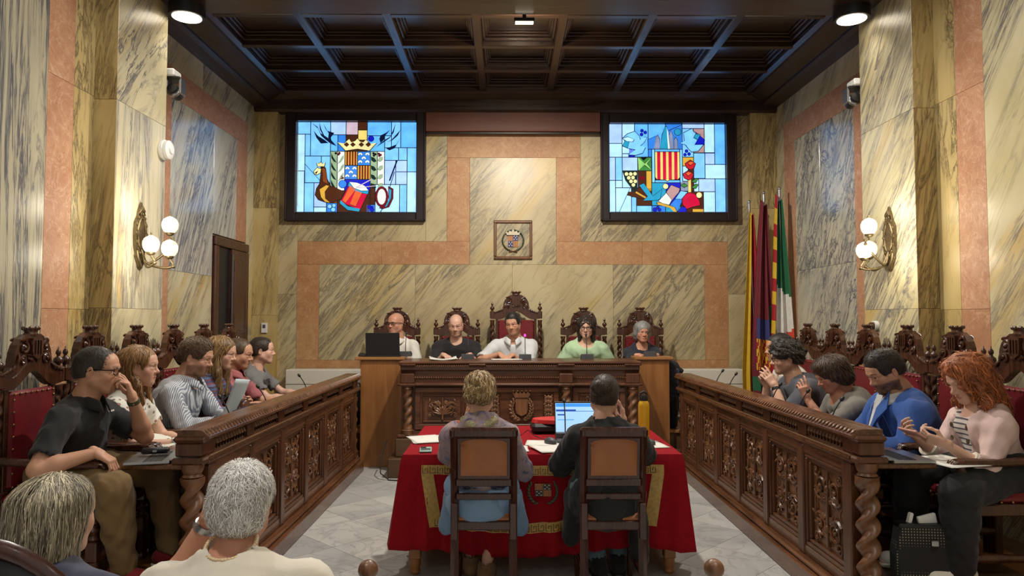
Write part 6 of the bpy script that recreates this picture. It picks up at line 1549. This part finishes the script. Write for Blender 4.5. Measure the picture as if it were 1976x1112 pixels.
# --- the two women at the table, seen from behind
bl_ = bun(.012, (0, -.11, .02), .052, .07, -.06); bl_.ell((.03, -.1, -.02), (.04, .035, .035), .02).ell((-.035, -.1, -.015), (.04, .035, .035), .02).ell((0, -.1, .06), (.05, .04, .035), .02); bl_.ell((0, -.15, .025), (.022, .02, .014), .008, sub=True); bl_.noise(folds(.004, 1.7, 8))
def shawl(s, J):
    for q in (1, -1): s.cone(J['S'][q], J['E'][q] + np.array((q * .01, 0, -.02)), .055, .062, .04)
    s.cone(J['nb'] + np.array((0, -.05, -.04)), J['chest'] + np.array((0, -.06, -.1)), .09, .13, .06)
def t1x(O, J):
    m = MB(); nb = J['nb']; pts = [nb + np.array(p) for p in ((-.09, .0, .01), (-.075, -.06, .012), (-.045, -.105, -.01), (0, -.125, -.055), (.045, -.105, -.01), (.075, -.06, .012), (.09, .0, .01))]
    m.tube(pts, [.02, .032, .036, .04, .036, .032, .02], 10).build('scarf', 'cl_scarf', O, 60)
    for s in (-1, 1): MB().tube([nb + np.array((s * .12, .0, -.005)), nb + np.array((s * .085, -.085, -.02)), nb + np.array((s * .035, -.13, -.07))], [.012, .013, .006], 8).build('orange_trim', 'cl_orange', O, 60)
    HM, Hc = J['HM'], J['Hc']; g = MB()
    for s in (-1, 1): g.tube([(s * .074, .06, .085), (s * .082, -.02, .07), (s * .08, -.07, .02)], .003, 6)
    g.tube([(-.074, .06, .085), (-.04, .05, .125), (0, .045, .13), (.04, .05, .125), (.074, .06, .085)], .0032, 6); g.v = [tuple(HM @ np.array(p) + Hc) for p in g.v]; g.build('sunglasses', 'gray_plastic', O, 60)
    s = SDF(); p = J['pel']; s.ell(p + np.array((0, -.03, -.075)), (.2, .17, .14), .03).cone(p + np.array((.17, .05, -.06)), p + np.array((.21, .1, -.25)), .05, .05, .05).cone(p + np.array((-.17, .05, -.06)), p + np.array((-.2, .1, -.24)), .05, .05, .05); s.noise(folds(.005, 1, 31)); v, F = s.mesh(.013); a = Acc(); a.add(v, F); a.build('denim_jacket', ['cl_denim'], O)
    s = SDF(); s.ell(p + np.array((0, -.035, .06)), (.175, .13, .1), .03).cut(p + np.array((0, 0, -.02)), (0, 0, -1)); v, F = s.mesh(.013); a = Acc(); a.add(v, F); a.build('floral_blouse', ['cl_bluefloral'], O)
def t2x(O, J):
    s = SDF(); p = J['pel']; s.ell(p + np.array((0, -.03, -.05)), (.205, .17, .18), .03).cone(p + np.array((.17, .05, -.06)), p + np.array((.2, .08, -.42)), .06, .05, .05).cone(p + np.array((-.17, .05, -.06)), p + np.array((-.19, .1, -.3)), .06, .05, .05); s.noise(folds(.006, 1, 32)); v, F = s.mesh(.013); a = Acc(); a.add(v, F); a.build('black_cardigan', ['cl_black'], O)
person((-.26, 4.16, 0), 0, 'blonde woman with pinned-up hair and a lilac shawl seen from behind', seat=.47, male=False, headw=(-.275, 4.22, 1.112), head=(-6, -14, 0), skin='skin_light', detail=1.1, build=1.02, rw=(-.1, 4.5, .79), lw=(-.36, 4.4, .93), rhand=(.4, *flat(-.3, .9)), lhand=((.6, .7, .8, .9), (.3, .1, 1), (.6, -.5, .1)), lpole=(-.5, -.1, -1), rpole=(.45, -.5, -1), footz=0,
       top=dict(mat='cl_shawl', sleeve=1.3, neck=.07, t=.018, add=[shawl], name='shawl', fold=.007), bottom=dict(mat='cl_denim', kind='skirt', hem=(0, .3, .3), t=.008, name='denim_skirt'), shoes=('sandal', 'sandal'), feet=((.02, .1), (-.07, .22)),
       hair=(bl_, swept, 'hair_blond', dict(n=1500, len=.055, w=.0028, jit=.4, lift=.009, sm=0)), extras=t1x)
person((.46, 4.16, 0), 0, 'woman in a black t-shirt with a dark bun working at the laptop', seat=.47, male=False, headw=(.46, 4.22, 1.098), head=(-12, -12, 4), skin='skin_pale', detail=1.1, build=1.16, rw=(.6, 4.4, .92), lw=(.3, 4.5, .79), rhand=((.3, .4, .5, .6), (0, .2, 1), (-.8, .3, .1)), lhand=(.4, *flat(.2, .9)), lpole=(-.6, -.5, -.9), rpole=(.6, -.5, -1), footz=0,
       top=dict(mat='cl_black', sleeve=.95, neck=.075, t=.018, name='t_shirt'), bottom=dict(mat='cl_jeans', t=.01), shoes=('cl_black', 'black_plastic'), feet=((.1, .25), (-.02, .2)),
       hair=(bun(.01, (-.025, -.14, .03), .046, .07, -.06), combback, 'hair_darkbrown', dict(n=900, len=.06, w=.0018, lift=.003)), extras=t2x)
# --- audience in the foreground
gh = bob(.008, -.13, .06, flare=.004, vol=.72); gh.noise(folds(.003, 1.4, 5)); 
person((-1.33, 1.82, 0), 0, 'woman in the audience with layered ash-gray hair seen from behind', seat=.42, male=False, sc=1.03, hk=dict(size=.93), headoff=(0, 0, .03), headw=(-1.345, 1.98, 1.015), head=(-14, -4, 0), skin='skin_pale', detail=1.2, build=1.1, top=dict(mat='cl_slate', sleeve=.7, name='t_shirt'), bottom=dict(mat='cl_darkpants'), hide_legs=True,
       hair=(gh, down, 'hair_ash', dict(n=9000, len=.12, w=.0013, droop=1.3, jit=.14, lift=.006, h=.006)))
wh = short_hair(.011, .05, back=-.095, top=.0); wh.noise(folds(.002, 1.7, 6))
def necklace(O, J):
    m = MB(); nb = J['nb']
    for k in range(34):
        a = R(150 + 240 * k / 33); m.ball(tuple(nb + np.array((.06 * math.cos(a), -.02 + .064 * math.sin(a), .04 + .02 * math.sin(a)))), (.006, .006, .0042), 8, 5)
    m.build('bead_necklace', 'bead', O, 60)
person((-.77, 1.78, 0), 0, 'white-haired person in a cream t-shirt with a bead necklace seen from behind', seat=.42, sc=1.03, hk=dict(size=.89), headoff=(0, 0, .035), headw=(-.835, 1.95, 1.05), head=(6, 0, 3), skin='skin_ruddy', detail=1.3, build=1.18, lw=(-.985, 2.1, .965), lhand=((.9, 1.0, 1.1, 1.2), (.35, -.2, .8), (.8, -.4, .0)), lpole=(-.6, .5, -1), top=dict(mat='cl_cream', sleeve=.8, neck=.078, nd=(0, 0, .05), name='t_shirt', fold=.006), bottom=dict(mat='cl_darkpants'), hide_legs=True,
       hair=(wh, swept, 'hair_white', dict(n=8000, len=.036, w=.001, jit=.6, ears=True, lift=.007, droop=.1, h=.0055)), extras=multi(necklace, wristband(-1, 'silver', 'watch', .033, .018)))
# ------------------------------------------------------------------ small things
def mic(bend=.06, hgt=.2):
    m = empty('desk_microphone', (0, 0, 0), 0, None, 'microphone', 'gooseneck desk microphones')
    b = MB().prism([(-.06, 0), (.06, 0), (.06, .03), (-.03, .055), (-.06, .05)], -.065, .065, lambda y, z, x: (x, y, z)); b.build('base', 'gray_plastic', m)
    pts = [(0, .0, .05)] + [(0, -bend * (k / 8) ** 2.2 - .0, .05 + hgt * k / 8) for k in range(1, 9)]
    MB().tube(pts, .0042, 8).build('gooseneck', 'black_metal', m, 60)
    e = Vector(pts[-1]); d = (e - Vector(pts[-2])).normalized()
    MB().tube([e - d * .005, e + d * .004, e + d * .02, e + d * .03], [.005, .0115, .0115, .006], 10).build('head', 'black_plastic', m, 60)
    return m
# base front (+y local) faces its speaker; the neck bends towards -y
m0 = mic(-.07, .19); index_kids(m0)
pl = []
for i, (x, y, z, a) in enumerate(((-1.21, 7.72, 1.155, 0), (-.53, 7.6, 1.13, 0), (.08, 7.58, 1.13, 0), (.74, 7.6, 1.13, 0), (1.42, 7.66, 1.155, 0))):
    pl.append(((x, y, z), a, 'gooseneck microphone on the dais in front of ' + ['the bald man with the laptop', 'the bald man in black', 'the central speaker in white', 'the woman in pale green', 'the gray-haired woman'][i]))
for y, w_ in ((4.60, 'the woman in the floral dress'), (5.3, 'the man in the pinstriped shirt'), (6.35, 'the man in the rose shirt')): pl.append(((-1.88, y, .805), R90, 'gooseneck microphone on the left bench near ' + w_))
for y, w_ in ((4.45, 'the man in the blue suit'), (4.95, 'the woman with the raised hand'), (5.45, 'the curly-haired man'), (6.5, 'the empty armchair'), (6.9, 'the far end')): pl.append(((1.9, y, .805), -R90, 'gooseneck microphone on the right bench near ' + w_))
pl.append(((.28, 4.86, TZ + .003), 0, 'gooseneck microphone with gray base on the red table'))
copies(m0, pl)
plain('mic_glow', (220, 60, 150), .3, .05, 20, 0); 
t = NT('mic_ring'); t.out((.5, .02, .25), .3, Emission_Color=(1, .05, .5, 1), Emission_Strength=1.5)
for o in bpy.data.objects:
    if o.parent and o.name.startswith('head') and o.parent.get('label', '').endswith('central speaker in white'): o.data = o.data.copy(); o.data.materials[0] = M_['mic_ring']
def laptop(name, loc, rz, label, lid=100, screen=None, wd=.33, dp=.23):
    l = empty(name, loc, rz, label, 'laptop'); MB().b2((-wd / 2, -dp / 2, 0), (wd / 2, dp / 2, .016), .004).build('base', 'gray_plastic' if screen else 'black_plastic', l)
    k = MB()
    for i in range(11):
        for j in range(4): k.b2((-wd / 2 + .025 + i * .026, -.02 + j * .024, .016), (-wd / 2 + .046 + i * .026, -.0 + j * .024, .018))
    tag(k.build('keys', 'black_plastic', l), kind='stuff')
    a = R(lid); M = Matrix.Translation((0, dp / 2 - .004, .014)) @ Matrix.Rotation(R(180) - a - R(90) + R(90), 4, 'X')
    v = MB().b2((-wd / 2, -.0, 0), (wd / 2, dp, .007), .003); L_ = Matrix.Translation((0, dp / 2 - .002, .016)) @ Matrix.Rotation(math.pi - a, 4, 'X')
    v.v = [tuple(L_ @ Vector(p)) for p in v.v]; lo = v.build('lid', 'black_plastic', l)
    if screen:
        for (x0, y0, x1, y1, mt, dz) in ((-.48, .06, .48, .95, 'screen_page', 0), (-.47, .84, .47, .94, 'screen_sky', .0004), (-.47, .7, -.05, .76, 'screen_bar', .0004), (-.05, .7, .46, .715, 'screen_bar', .0004), (-.44, .58, -.28, .62, 'screen_bar', .0004), (-.44, .44, -.1, .46, 'screen_sky', .0004)):
            q = MB().b2((x0 * wd, y0 * dp, .0072), (x1 * wd, y1 * dp, .0078 + dz)); q.v = [tuple(L_ @ Vector(p)) for p in q.v]; q.build('screen', mt, lo)
    return l
emit('screen_page', (170, 214, 250), .8, .03); emit('screen_sky', (60, 150, 236), .8, .03); emit('screen_bar', (24, 70, 170), .8, .03)
laptop('laptop', (-1.43, 7.69, 1.155), math.pi, 'black open laptop seen from behind on the left side desk', 97, None, .36, .24)
laptop('laptop', (.38, 4.82, TZ + .004), 0, 'laptop with a bright blue screen on the red table', 105, True)
def sheet(loc, rz, label, w_=.21, h=.297, n=1, curl=.0, mat='paper', name='paper_sheets', group='loose paper sheets'):
    o = empty(name, loc, rz, label, 'paper', group); rs = random.Random(label)
    for k in range(n):
        a = rs.uniform(-.12, .12) if k else 0; ca, sa = math.cos(a), math.sin(a)
        def f(u, v, k=k, ca=ca, sa=sa):
            x, y = (u - .5) * w_, (v - .5) * h; return (x * ca - y * sa, x * sa + y * ca, .001 + .0016 * k + curl * (2 * u - 1) ** 2 * (.4 + .6 * v))
        m = MB().grid(f, 8, 4); q = m.build('sheet', mat, o, 60); md = q.modifiers.new('t', 'SOLIDIFY'); md.thickness = .0006
    return o
sheet((-.66, 4.86, TZ + .003), .3, 'stack of white papers at the left end of the red table', n=4)
sheet((.14, 4.72, TZ + .003), -.1, 'white sheet under the mouse by the blonde woman', .26, .2, 1)
sheet((.2, 4.5, TZ + .003), .35, 'open white booklet between the two women', .3, .22, 3, .012)
sheet((.80, 4.66, TZ + .003), .15, 'white paper under the mouse at the right end of the red table', .21, .26, 1)
sheet((-.02, 4.5, TZ + .003), 0, 'narrow white pad beside the elbow of the blonde woman', .07, .2, 3)
sheet((-.78, 7.45, 1.131), .2, 'curled white papers before the bald man in black', .28, .2, 4, .03)
sheet((-.12, 7.5, 1.131), .1, 'white papers under the hands of the central speaker', .32, .2, 2, .004)
sheet((2.2, 3.75, .8065), .2, 'magazine page hanging over the right bench end', .24, .3, 2); 
sheet((1.93, 5.65, .8065), .2, 'white papers before the curly-haired man', .21, .28, 2)
sheet((1.95, 4.72, .8065), -.1, 'white papers beside the man in the blue suit', .21, .28, 2)
# sheet held by the bearded man
hp = empty('held_paper', (-2.0, 4.98, .9), 0, 'large pale blue sheet held up by the bearded man', 'paper')
def hf(u, v): return (-.05 + .10 * v + .02 * math.sin(u * 3), -.13 + .26 * u, -.02 + .27 * v - .03 * u)
MB().grid(hf, 8, 8).build('sheet', 'paper_blue', hp, 60).modifiers.new('t', 'SOLIDIFY').thickness = .001
fd = empty('document_folder', (-1.99, 4.86, .806), 0, 'dark blue folder open on the bench before the bearded man', 'folder')
plain('folder_blue', (34, 44, 64), .5)
MB().box((.0, .0, .005), (.2, .28, .008), ch=.002).build('back_cover', 'folder_blue', fd); MB().box((.04, -.01, .075), (.008, .26, .16), ry=R(28), ch=.002).build('front_cover', 'folder_blue', fd)
# tablets along the benches
for (x, y, rz_, lab) in ((-1.96, 5.55, .1, 'dark tablet on the left bench before the long-haired woman'), (-1.95, 6.6, 0, 'dark tablet on the left bench before the woman in the gray t-shirt'), (-1.95, 7.1, .1, 'dark tablet on the far end of the left bench'), (1.96, 4.3, 0, 'pale tablet lying before the man in the blue suit')):
    tb_ = empty('tablet', (x, y, .806), rz_, lab, 'tablet', 'tablets on the benches'); s = 1 if x < 0 else -1
    MB().box((s * .03, 0, .06), (.01, .25, .17), ry=s * R(55), ch=.003).build('case', 'black_plastic', tb_); MB().box((s * .015, 0, .07), (.004, .23, .15), ry=s * R(55)).build('screen', 'gray_plastic', tb_); MB().box((s * .07, 0, .04), (.006, .2, .08), ry=-s * R(30)).build('stand', 'black_plastic', tb_)
lt = laptop('laptop', (-2.0, 3.84, .806), -R90 + .25, 'closed silver laptop on the near end of the left bench', 179, None, .31, .22)
for ch_ in lt.children:
    if ch_.name.startswith(('base', 'lid')): ch_.data.materials[0] = M_['silver']
gcs = empty('eyeglass_case', (-2.0, 3.86, .829), .3, 'black eyeglass case lying on the closed laptop', 'case'); MB().tube([(-.07, 0, .018), (-.06, 0, .02), (.06, 0, .02), (.07, 0, .018)], [.008, .022, .022, .008], 12, flat=.8).build('shell', 'black_plastic', gcs, 60); MB().box((0, -.021, .02), (.02, .004, .01)).build('clasp', 'silver', gcs)
l2 = laptop('laptop', (1.99, 3.84, .806), R90, 'closed silver laptop on the near end of the right bench', 179, None, .31, .22)
for ch_ in l2.children:
    if ch_.name.startswith(('base', 'lid')): ch_.data.materials[0] = M_['silver']
gw = empty('water_glass', (-1.93, 5.95, .806), 0, 'clear glass of water on the left bench', 'glass')
t = NT('clear_glass'); t.out((.9, .95, 1), .05, Transmission_Weight=.9, IOR=1.3)
MB().lathe([(.026, 0), (.032, .1), (.03, .1), (.024, .008), (.001, .008)], 18).build('tumbler', 'clear_glass', gw, 50); MB().lathe([(.001, .009), (.0238, .009), (.028, .07), (.001, .07)], 18).build('water', 'clear_glass', gw, 50)
# phone in the red-haired woman's hands
ph = empty('smartphone', (2.07, 3.85, .94), 0, 'pink smartphone in the hands of the red-haired woman', 'phone'); plain('phone_pink', (206, 150, 140), .35)
MB().box((0, 0, 0), (.012, .15, .075), ry=R(-62), rz=R(6), ch=.004).build('case', 'phone_pink', ph); MB().box((.0065, 0, .003), (.003, .14, .066), ry=R(-62), rz=R(6)).build('screen', 'black_plastic', ph)
p2_ = empty('smartphone', (-.62, 4.46, TZ + .003), .1, 'pale green smartphone lying face down on the red table', 'phone'); plain('phone_mint', (150, 186, 176), .4)
MB().box((0, 0, .005), (.075, .15, .009), ch=.003).build('case', 'phone_mint', p2_); MB().box((-.015, .045, .011), (.035, .035, .003), ch=.001).build('camera_bump', 'black_plastic', p2_); MB().box((0, -.01, .0101), (.06, .06, .001)).build('back_glass', 'gray_plastic', p2_)
# mice
def mouse(loc, rz, label):
    o = empty('computer_mouse', loc, rz, label, 'mouse', 'computer mice'); s = SDF(); s.ell((0, 0, .008), (.031, .055, .03), .01).cut((0, 0, .001), (0, 0, -1)); v, F = s.mesh(.005); a = Acc(); a.add(v, F); a.build('shell', ['gray_plastic'], o)
    MB().box((0, .03, .034), (.006, .018, .008), ch=.002).build('wheel', 'black_plastic', o); return o
mouse((.17, 4.70, TZ + .006), .6, 'gray mouse on the white sheet by the blonde woman'); mouse((.80, 4.66, TZ + .006), .9, 'gray mouse at the right end of the red table')
mouse((-1.66, 7.66, 1.156), 1.2, 'black mouse at the left edge of the side desk')
# yellow bottle
bt = empty('water_bottle', (.815, 4.86, TZ + .003), 0, 'yellow steel water bottle with black cap on the red table', 'bottle'); plain('bottle_yellow', (214, 164, 24), .4, .04, 12, .03)
bt.scale = (1.02, 1.02, 1.16); MB().lathe([(.034, 0), (.037, .004), (.037, .195), (.034, .213), (.026, .222), (.024, .226), (.001, .226)], 24).build('body', 'bottle_yellow', bt, 40); MB().lathe([(.001, .226), (.026, .226), (.027, .23), (.027, .245), (.022, .258), (.001, .262)], 20).tube([(-.022, 0, .245), (-.02, 0, .268), (0, 0, .278), (.02, 0, .268), (.022, 0, .245)], .007, 8).build('cap', 'black_plastic', bt, 50)
# red and black first-aid style case behind the laptop
rc_ = empty('red_case', (.26, 5.2, TZ + .003), .05, 'low round-fronted red and black case behind the microphone base', 'case'); plain('case_red', (196, 34, 40), .4)
MB().box((0, 0, .035), (.4, .22, .07), ch=.02).build('lower_shell', 'black_plastic', rc_); MB().lathe([(.001, .07), (.2, .07), (.19, .095), (.001, .1)], 28, (0, 0, 0), Matrix.Diagonal((1, .6, 1, 1))).build('lid', 'case_red', rc_, 40)
for k, (x, mt) in enumerate(((.03, 'screen_sky2'), (.09, 'paper'), (.14, 'bottle_yellow'))):
    if mt == 'screen_sky2': plain('screen_sky2', (70, 140, 200), .5)
    MB().box((x, -.05, .098), (.05, .05, .006), ch=.002).build('sticker', mt, rc_)
cab = MB(); cab.tube([(-.08, 5.0, TZ + .006), (-.02, 4.93, TZ + .02), (.03, 4.97, TZ + .05), (.07, 4.85, TZ + .03), (.15, 4.76, TZ + .01)], .0022, 6); tag(cab.build('mouse_cable', 'black_plastic', None, 60), 'thin black cable looping over the red table to the mouse', 'cable')
cab = MB(); cab.tube([(-1.33, 7.3, .33), (-1.36, 7.1, .2), (-1.34, 6.98, .06), (-1.25, 6.93, .006), (-1.1, 6.9, .006), (-.9, 6.7, .006), (-.7, 6.2, .006)], .006, 8); tag(cab.build('floor_cable', 'black_plastic', None, 60), 'thick black cable looping from the dais step onto the floor', 'cable')
# flags
def flag(loc, h, label, colf, mats, wd=.3, seed=0, sway=0.0, fz=.62):
    f = empty('flag', loc, 0, label, 'flag', 'flags on poles'); MB().tube([(0, 0, 0), (sway * .3, 0, h)], .014, 10).ball((sway * .3, 0, h + .012), (.02, .02, .02), 12, 8).build('pole', 'silver', f, 60)
    MB().lathe([(.13, 0), (.13, .02), (.04, .035), (.025, .1), (.018, .1)], 20).build('base', 'gray_plastic', f, 40)
    nu, nv = 30, 60; m = MB(); ph = seed * 1.7; vs = []
    for j in range(nv + 1):
        v = j / nv; z = h - .06 - v * (h * fz + .35); ww = wd * (.22 + .78 * min(1, v * 1.25) ** .9)
        for i in range(nu + 1):
            u = i / nu; x = sway * .3 * (1 - v) - ww * .62 + ww * u + .02 * math.sin(3 * v + ph); y = -.035 - .05 * math.sin(u * 15 + ph + 1.2 * v) * (.35 + .65 * v) - .02 * math.sin(u * 7 + 2 * v)
            vs.append((x, y, z - .05 * math.sin(u * math.pi) * (1 - v) - .06 * u * (1 - v)))
    for j in range(nv):
        for i in range(nu):
            m.f.append((j * (nu + 1) + i, (j + 1) * (nu + 1) + i, (j + 1) * (nu + 1) + i + 1, j * (nu + 1) + i + 1)); m.m.append(colf((i + .5) / nu, (j + .5) / nv))
    m.v = vs; o = m.build('cloth', mats, f, 60); o.modifiers.new('t', 'SOLIDIFY').thickness = .003
for k, c in dict(fl_yellow=(206, 168, 44), fl_red=(160, 26, 34), fl_maroon=(104, 26, 38), fl_green=(34, 96, 62), fl_white=(214, 210, 204), fl_blue=(52, 56, 110), fl_orange=(200, 66, 40)).items(): plain(k, c, .75, .08, 20, .1)
FM = ['fl_yellow', 'fl_red', 'fl_maroon', 'fl_green', 'fl_white', 'fl_blue', 'fl_orange']
flag((2.80, 8.3, .37), 2.55, 'yellow and red striped flag nearest the windows', lambda u, v: 0 if (u < .42 - .1 * v or (v > .62 and u < .55)) else 1, FM, .26, 1, -.2, .78)
def f2(u, v):
    if v < .5: return 2
    if .56 < v < .82 and .12 < u < .72: return (0 if int((u + v * 1.5) * 22) % 2 else 1) if v > .66 else 5
    if abs(u - .85) < .12 or (v > .8 and u < .4): return 3 if int(v * 26) % 3 else 2
    if .82 < v < .88 and .4 < u < .6: return 5
    return 2
flag((2.90, 8.18, .37), 2.64, 'maroon flag with a crowned coat of arms in the middle', f2, FM, .3, 2, -.1, .78)
flag((3.03, 8.12, .37), 2.68, 'green white and red flag with a striped border', lambda u, v: (0 if int(v * 14) % 2 else 1) if u < .16 else (3 if v < .42 + .1 * u or (u < .35 and v < .55) else (4 if v < .8 - .12 * u else (6 if u > .5 else 3))), FM, .27, 3, 0.0, .7)
# coats and bag by the right side desk
ct = empty('hanging_coat', (1.70, 7.80, .37), 0, 'dark coats piled behind the right side desk', 'coat'); s = SDF(); s.chain([(0, 0, .66), (.02, 0, .5), (.0, 0, .2), (0, 0, .03)], [.07, .075, .06, .05], .03).cone((0, 0, .68), (.09, -.02, .62), .05, .03, .02); s.noise(folds(.008, 1.5, 3)); v, F = s.mesh(.014); a = Acc(); a.add(v, F); a.build('coat_cloth', ['cl_black'], ct)
s = SDF(); s.chain([(.03, -.06, .62), (.05, -.07, .5), (.05, -.07, .4)], [.03, .04, .025], .02).noise(folds(.005, 2, 4)); v, F = s.mesh(.011); a = Acc(); a.add(v, F); a.build('denim_sleeve', ['cl_slate'], ct)
ct2 = empty('backpack', (-1.78, 8.0, .37), 0, 'black backpack standing behind the left side desk', 'bag'); s = SDF(); s.ell((0, 0, .22), (.08, .1, .22), .02).ell((0, -.09, .15), (.06, .04, .11), .02).cut((0, 0, .003), (0, 0, -1)); v, F = s.mesh(.014); a = Acc(); a.add(v, F); a.build('body', ['cl_black'], ct2); MB().tube([(-.03, 0, .42), (-.02, 0, .47), (.02, 0, .47), (.03, 0, .42)], .008, 6).build('handle', 'black_plastic', ct2, 60)
# patterned bag on the floor at the near end of the right bench
def dots(t, col):
    v = t.new('ShaderNodeTexVoronoi'); t.L(t.coords(), v.inputs[0]); v.inputs['Scale'].default_value = 70; v.inputs['Randomness'].default_value = 0; return t.mix(t.mr(v.outputs['Distance'], .2, .26, 1, 0), col, s2l((150, 144, 120)))
clothmat('cl_dots', (26, 25, 26), fn=dots)
bg = empty('tote_bag', (2.02, 3.72, .19), -.1, 'black dotted tote bag on the floor by the end of the right bench', 'bag')
def bgf(k):
    return [(-.13 + .02 * k, -.06 + .015 * k, 0), (.13 - .02 * k, -.06 + .015 * k, 0), (.13 - .02 * k, .06 - .015 * k, 0), (-.13 + .02 * k, .06 - .015 * k, 0)]
m = MB(); m.add([(x, y, 0) for x, y, _ in bgf(0)] + [(x * 1.05, y * .8, .15) for x, y, _ in bgf(0)] + [(x * .9, y * .7, .29) for x, y, _ in bgf(0)], [(3, 2, 1, 0)] + [(a + r, (a + 1) % 4 + r, (a + 1) % 4 + r + 4, a + r + 4) for r in (0, 4) for a in range(4)]); o = m.build('body', 'cl_dots', bg); md = o.modifiers.new('b', 'BEVEL'); md.width = .02; md.segments = 3
MB().b2((-.118, -.045, .285), (.118, .045, .31), .006).build('rim', 'black_plastic', bg); MB().box((.05, -.06, .22), (.035, .012, .03), ch=.004).build('buckle', 'silver', bg)
MB().box((-.05, .0, .31), (.02, .03, .1), rz=.3, ry=.3, ch=.006).build('rolled_paper', 'paper', bg); MB().box((.04, .0, .32), (.1, .02, .06), rz=.2, ry=-.2, ch=.004).build('white_card', 'paper', bg)
# barrier posts with ball tops in front
bp = empty('barrier_post', (0, 0, 0), 0, None, 'post', 'ball-topped barrier posts')
MB().lathe([(.03, 0), (.03, .4), (.034, .42), (.022, .45), (.03, .48), (.03, .56), (.02, .585), (.013, .6), (.015, .612)], 18).build('shaft', 'wood_dark', bp, 40); MB().lathe([(.012, .605)] + [(.036 * math.sin(a), .645 - .036 * math.cos(a)) for a in [R(20 + 16 * k) for k in range(10)]] + [(.001, .681)], 22).build('ball', 'wood_carved', bp, 60); MB().lathe([(.09, 0), (.09, .015), (.05, .03), (.03, .04)], 20).build('base', 'wood_dark', bp, 40)
copies(bp, [((-.62, 2.62, 0), 0, 'ball-topped wooden post in front, left of the table'), ((.635, 2.62, 0), 0, 'ball-topped wooden post in front, right of the table')])
# curved wooden chair back at the lower left corner
fc = empty('bentwood_chair', (-1.25, 1.62, .15), 0, 'dark chair with a curved wooden back rail at the lower left corner', 'chair')
m = MB()
pts = [(.24 * math.cos(a) - .02, -.04 - .03 * math.sin(a), .7 + .22 * math.sin(a)) for a in [R(k * 10) for k in range(19)]]
m.tube(pts, .02, 8, flat=.7, up=(0, 1, 0)).build('back_rail', 'wood_mahogany', fc, 60)
def bkp(u, v): a = math.pi * u; return (.225 * math.cos(a) * 1.0 - .02, -.045, .7 - .25 * (1 - v) + .205 * v * math.sin(a))
MB().grid(bkp, 16, 4).build('back_panel', 'black_plastic', fc, 60).modifiers.new('t', 'SOLIDIFY').thickness = .02
MB().box((-.02, .2, .4), (.42, .42, .04), ch=.015).build('seat', 'black_plastic', fc)
for sx in (-.2, .16):
    MB().tube([(sx + .0, -.03, -.15), (sx, -.04, .45)], .018, 8).build('back_leg', 'wood_mahogany', fc, 60); MB().tube([(sx, .38, -.15), (sx, .36, .4)], .018, 8).build('front_leg', 'wood_mahogany', fc, 60)
if 0:
  for (x, y, lab) in ((-1.13 + .3, 1.72, 'audience chair under the white-haired person'), (-1.33 - .0, 1.78, 'audience chair under the ash-haired woman')): pass
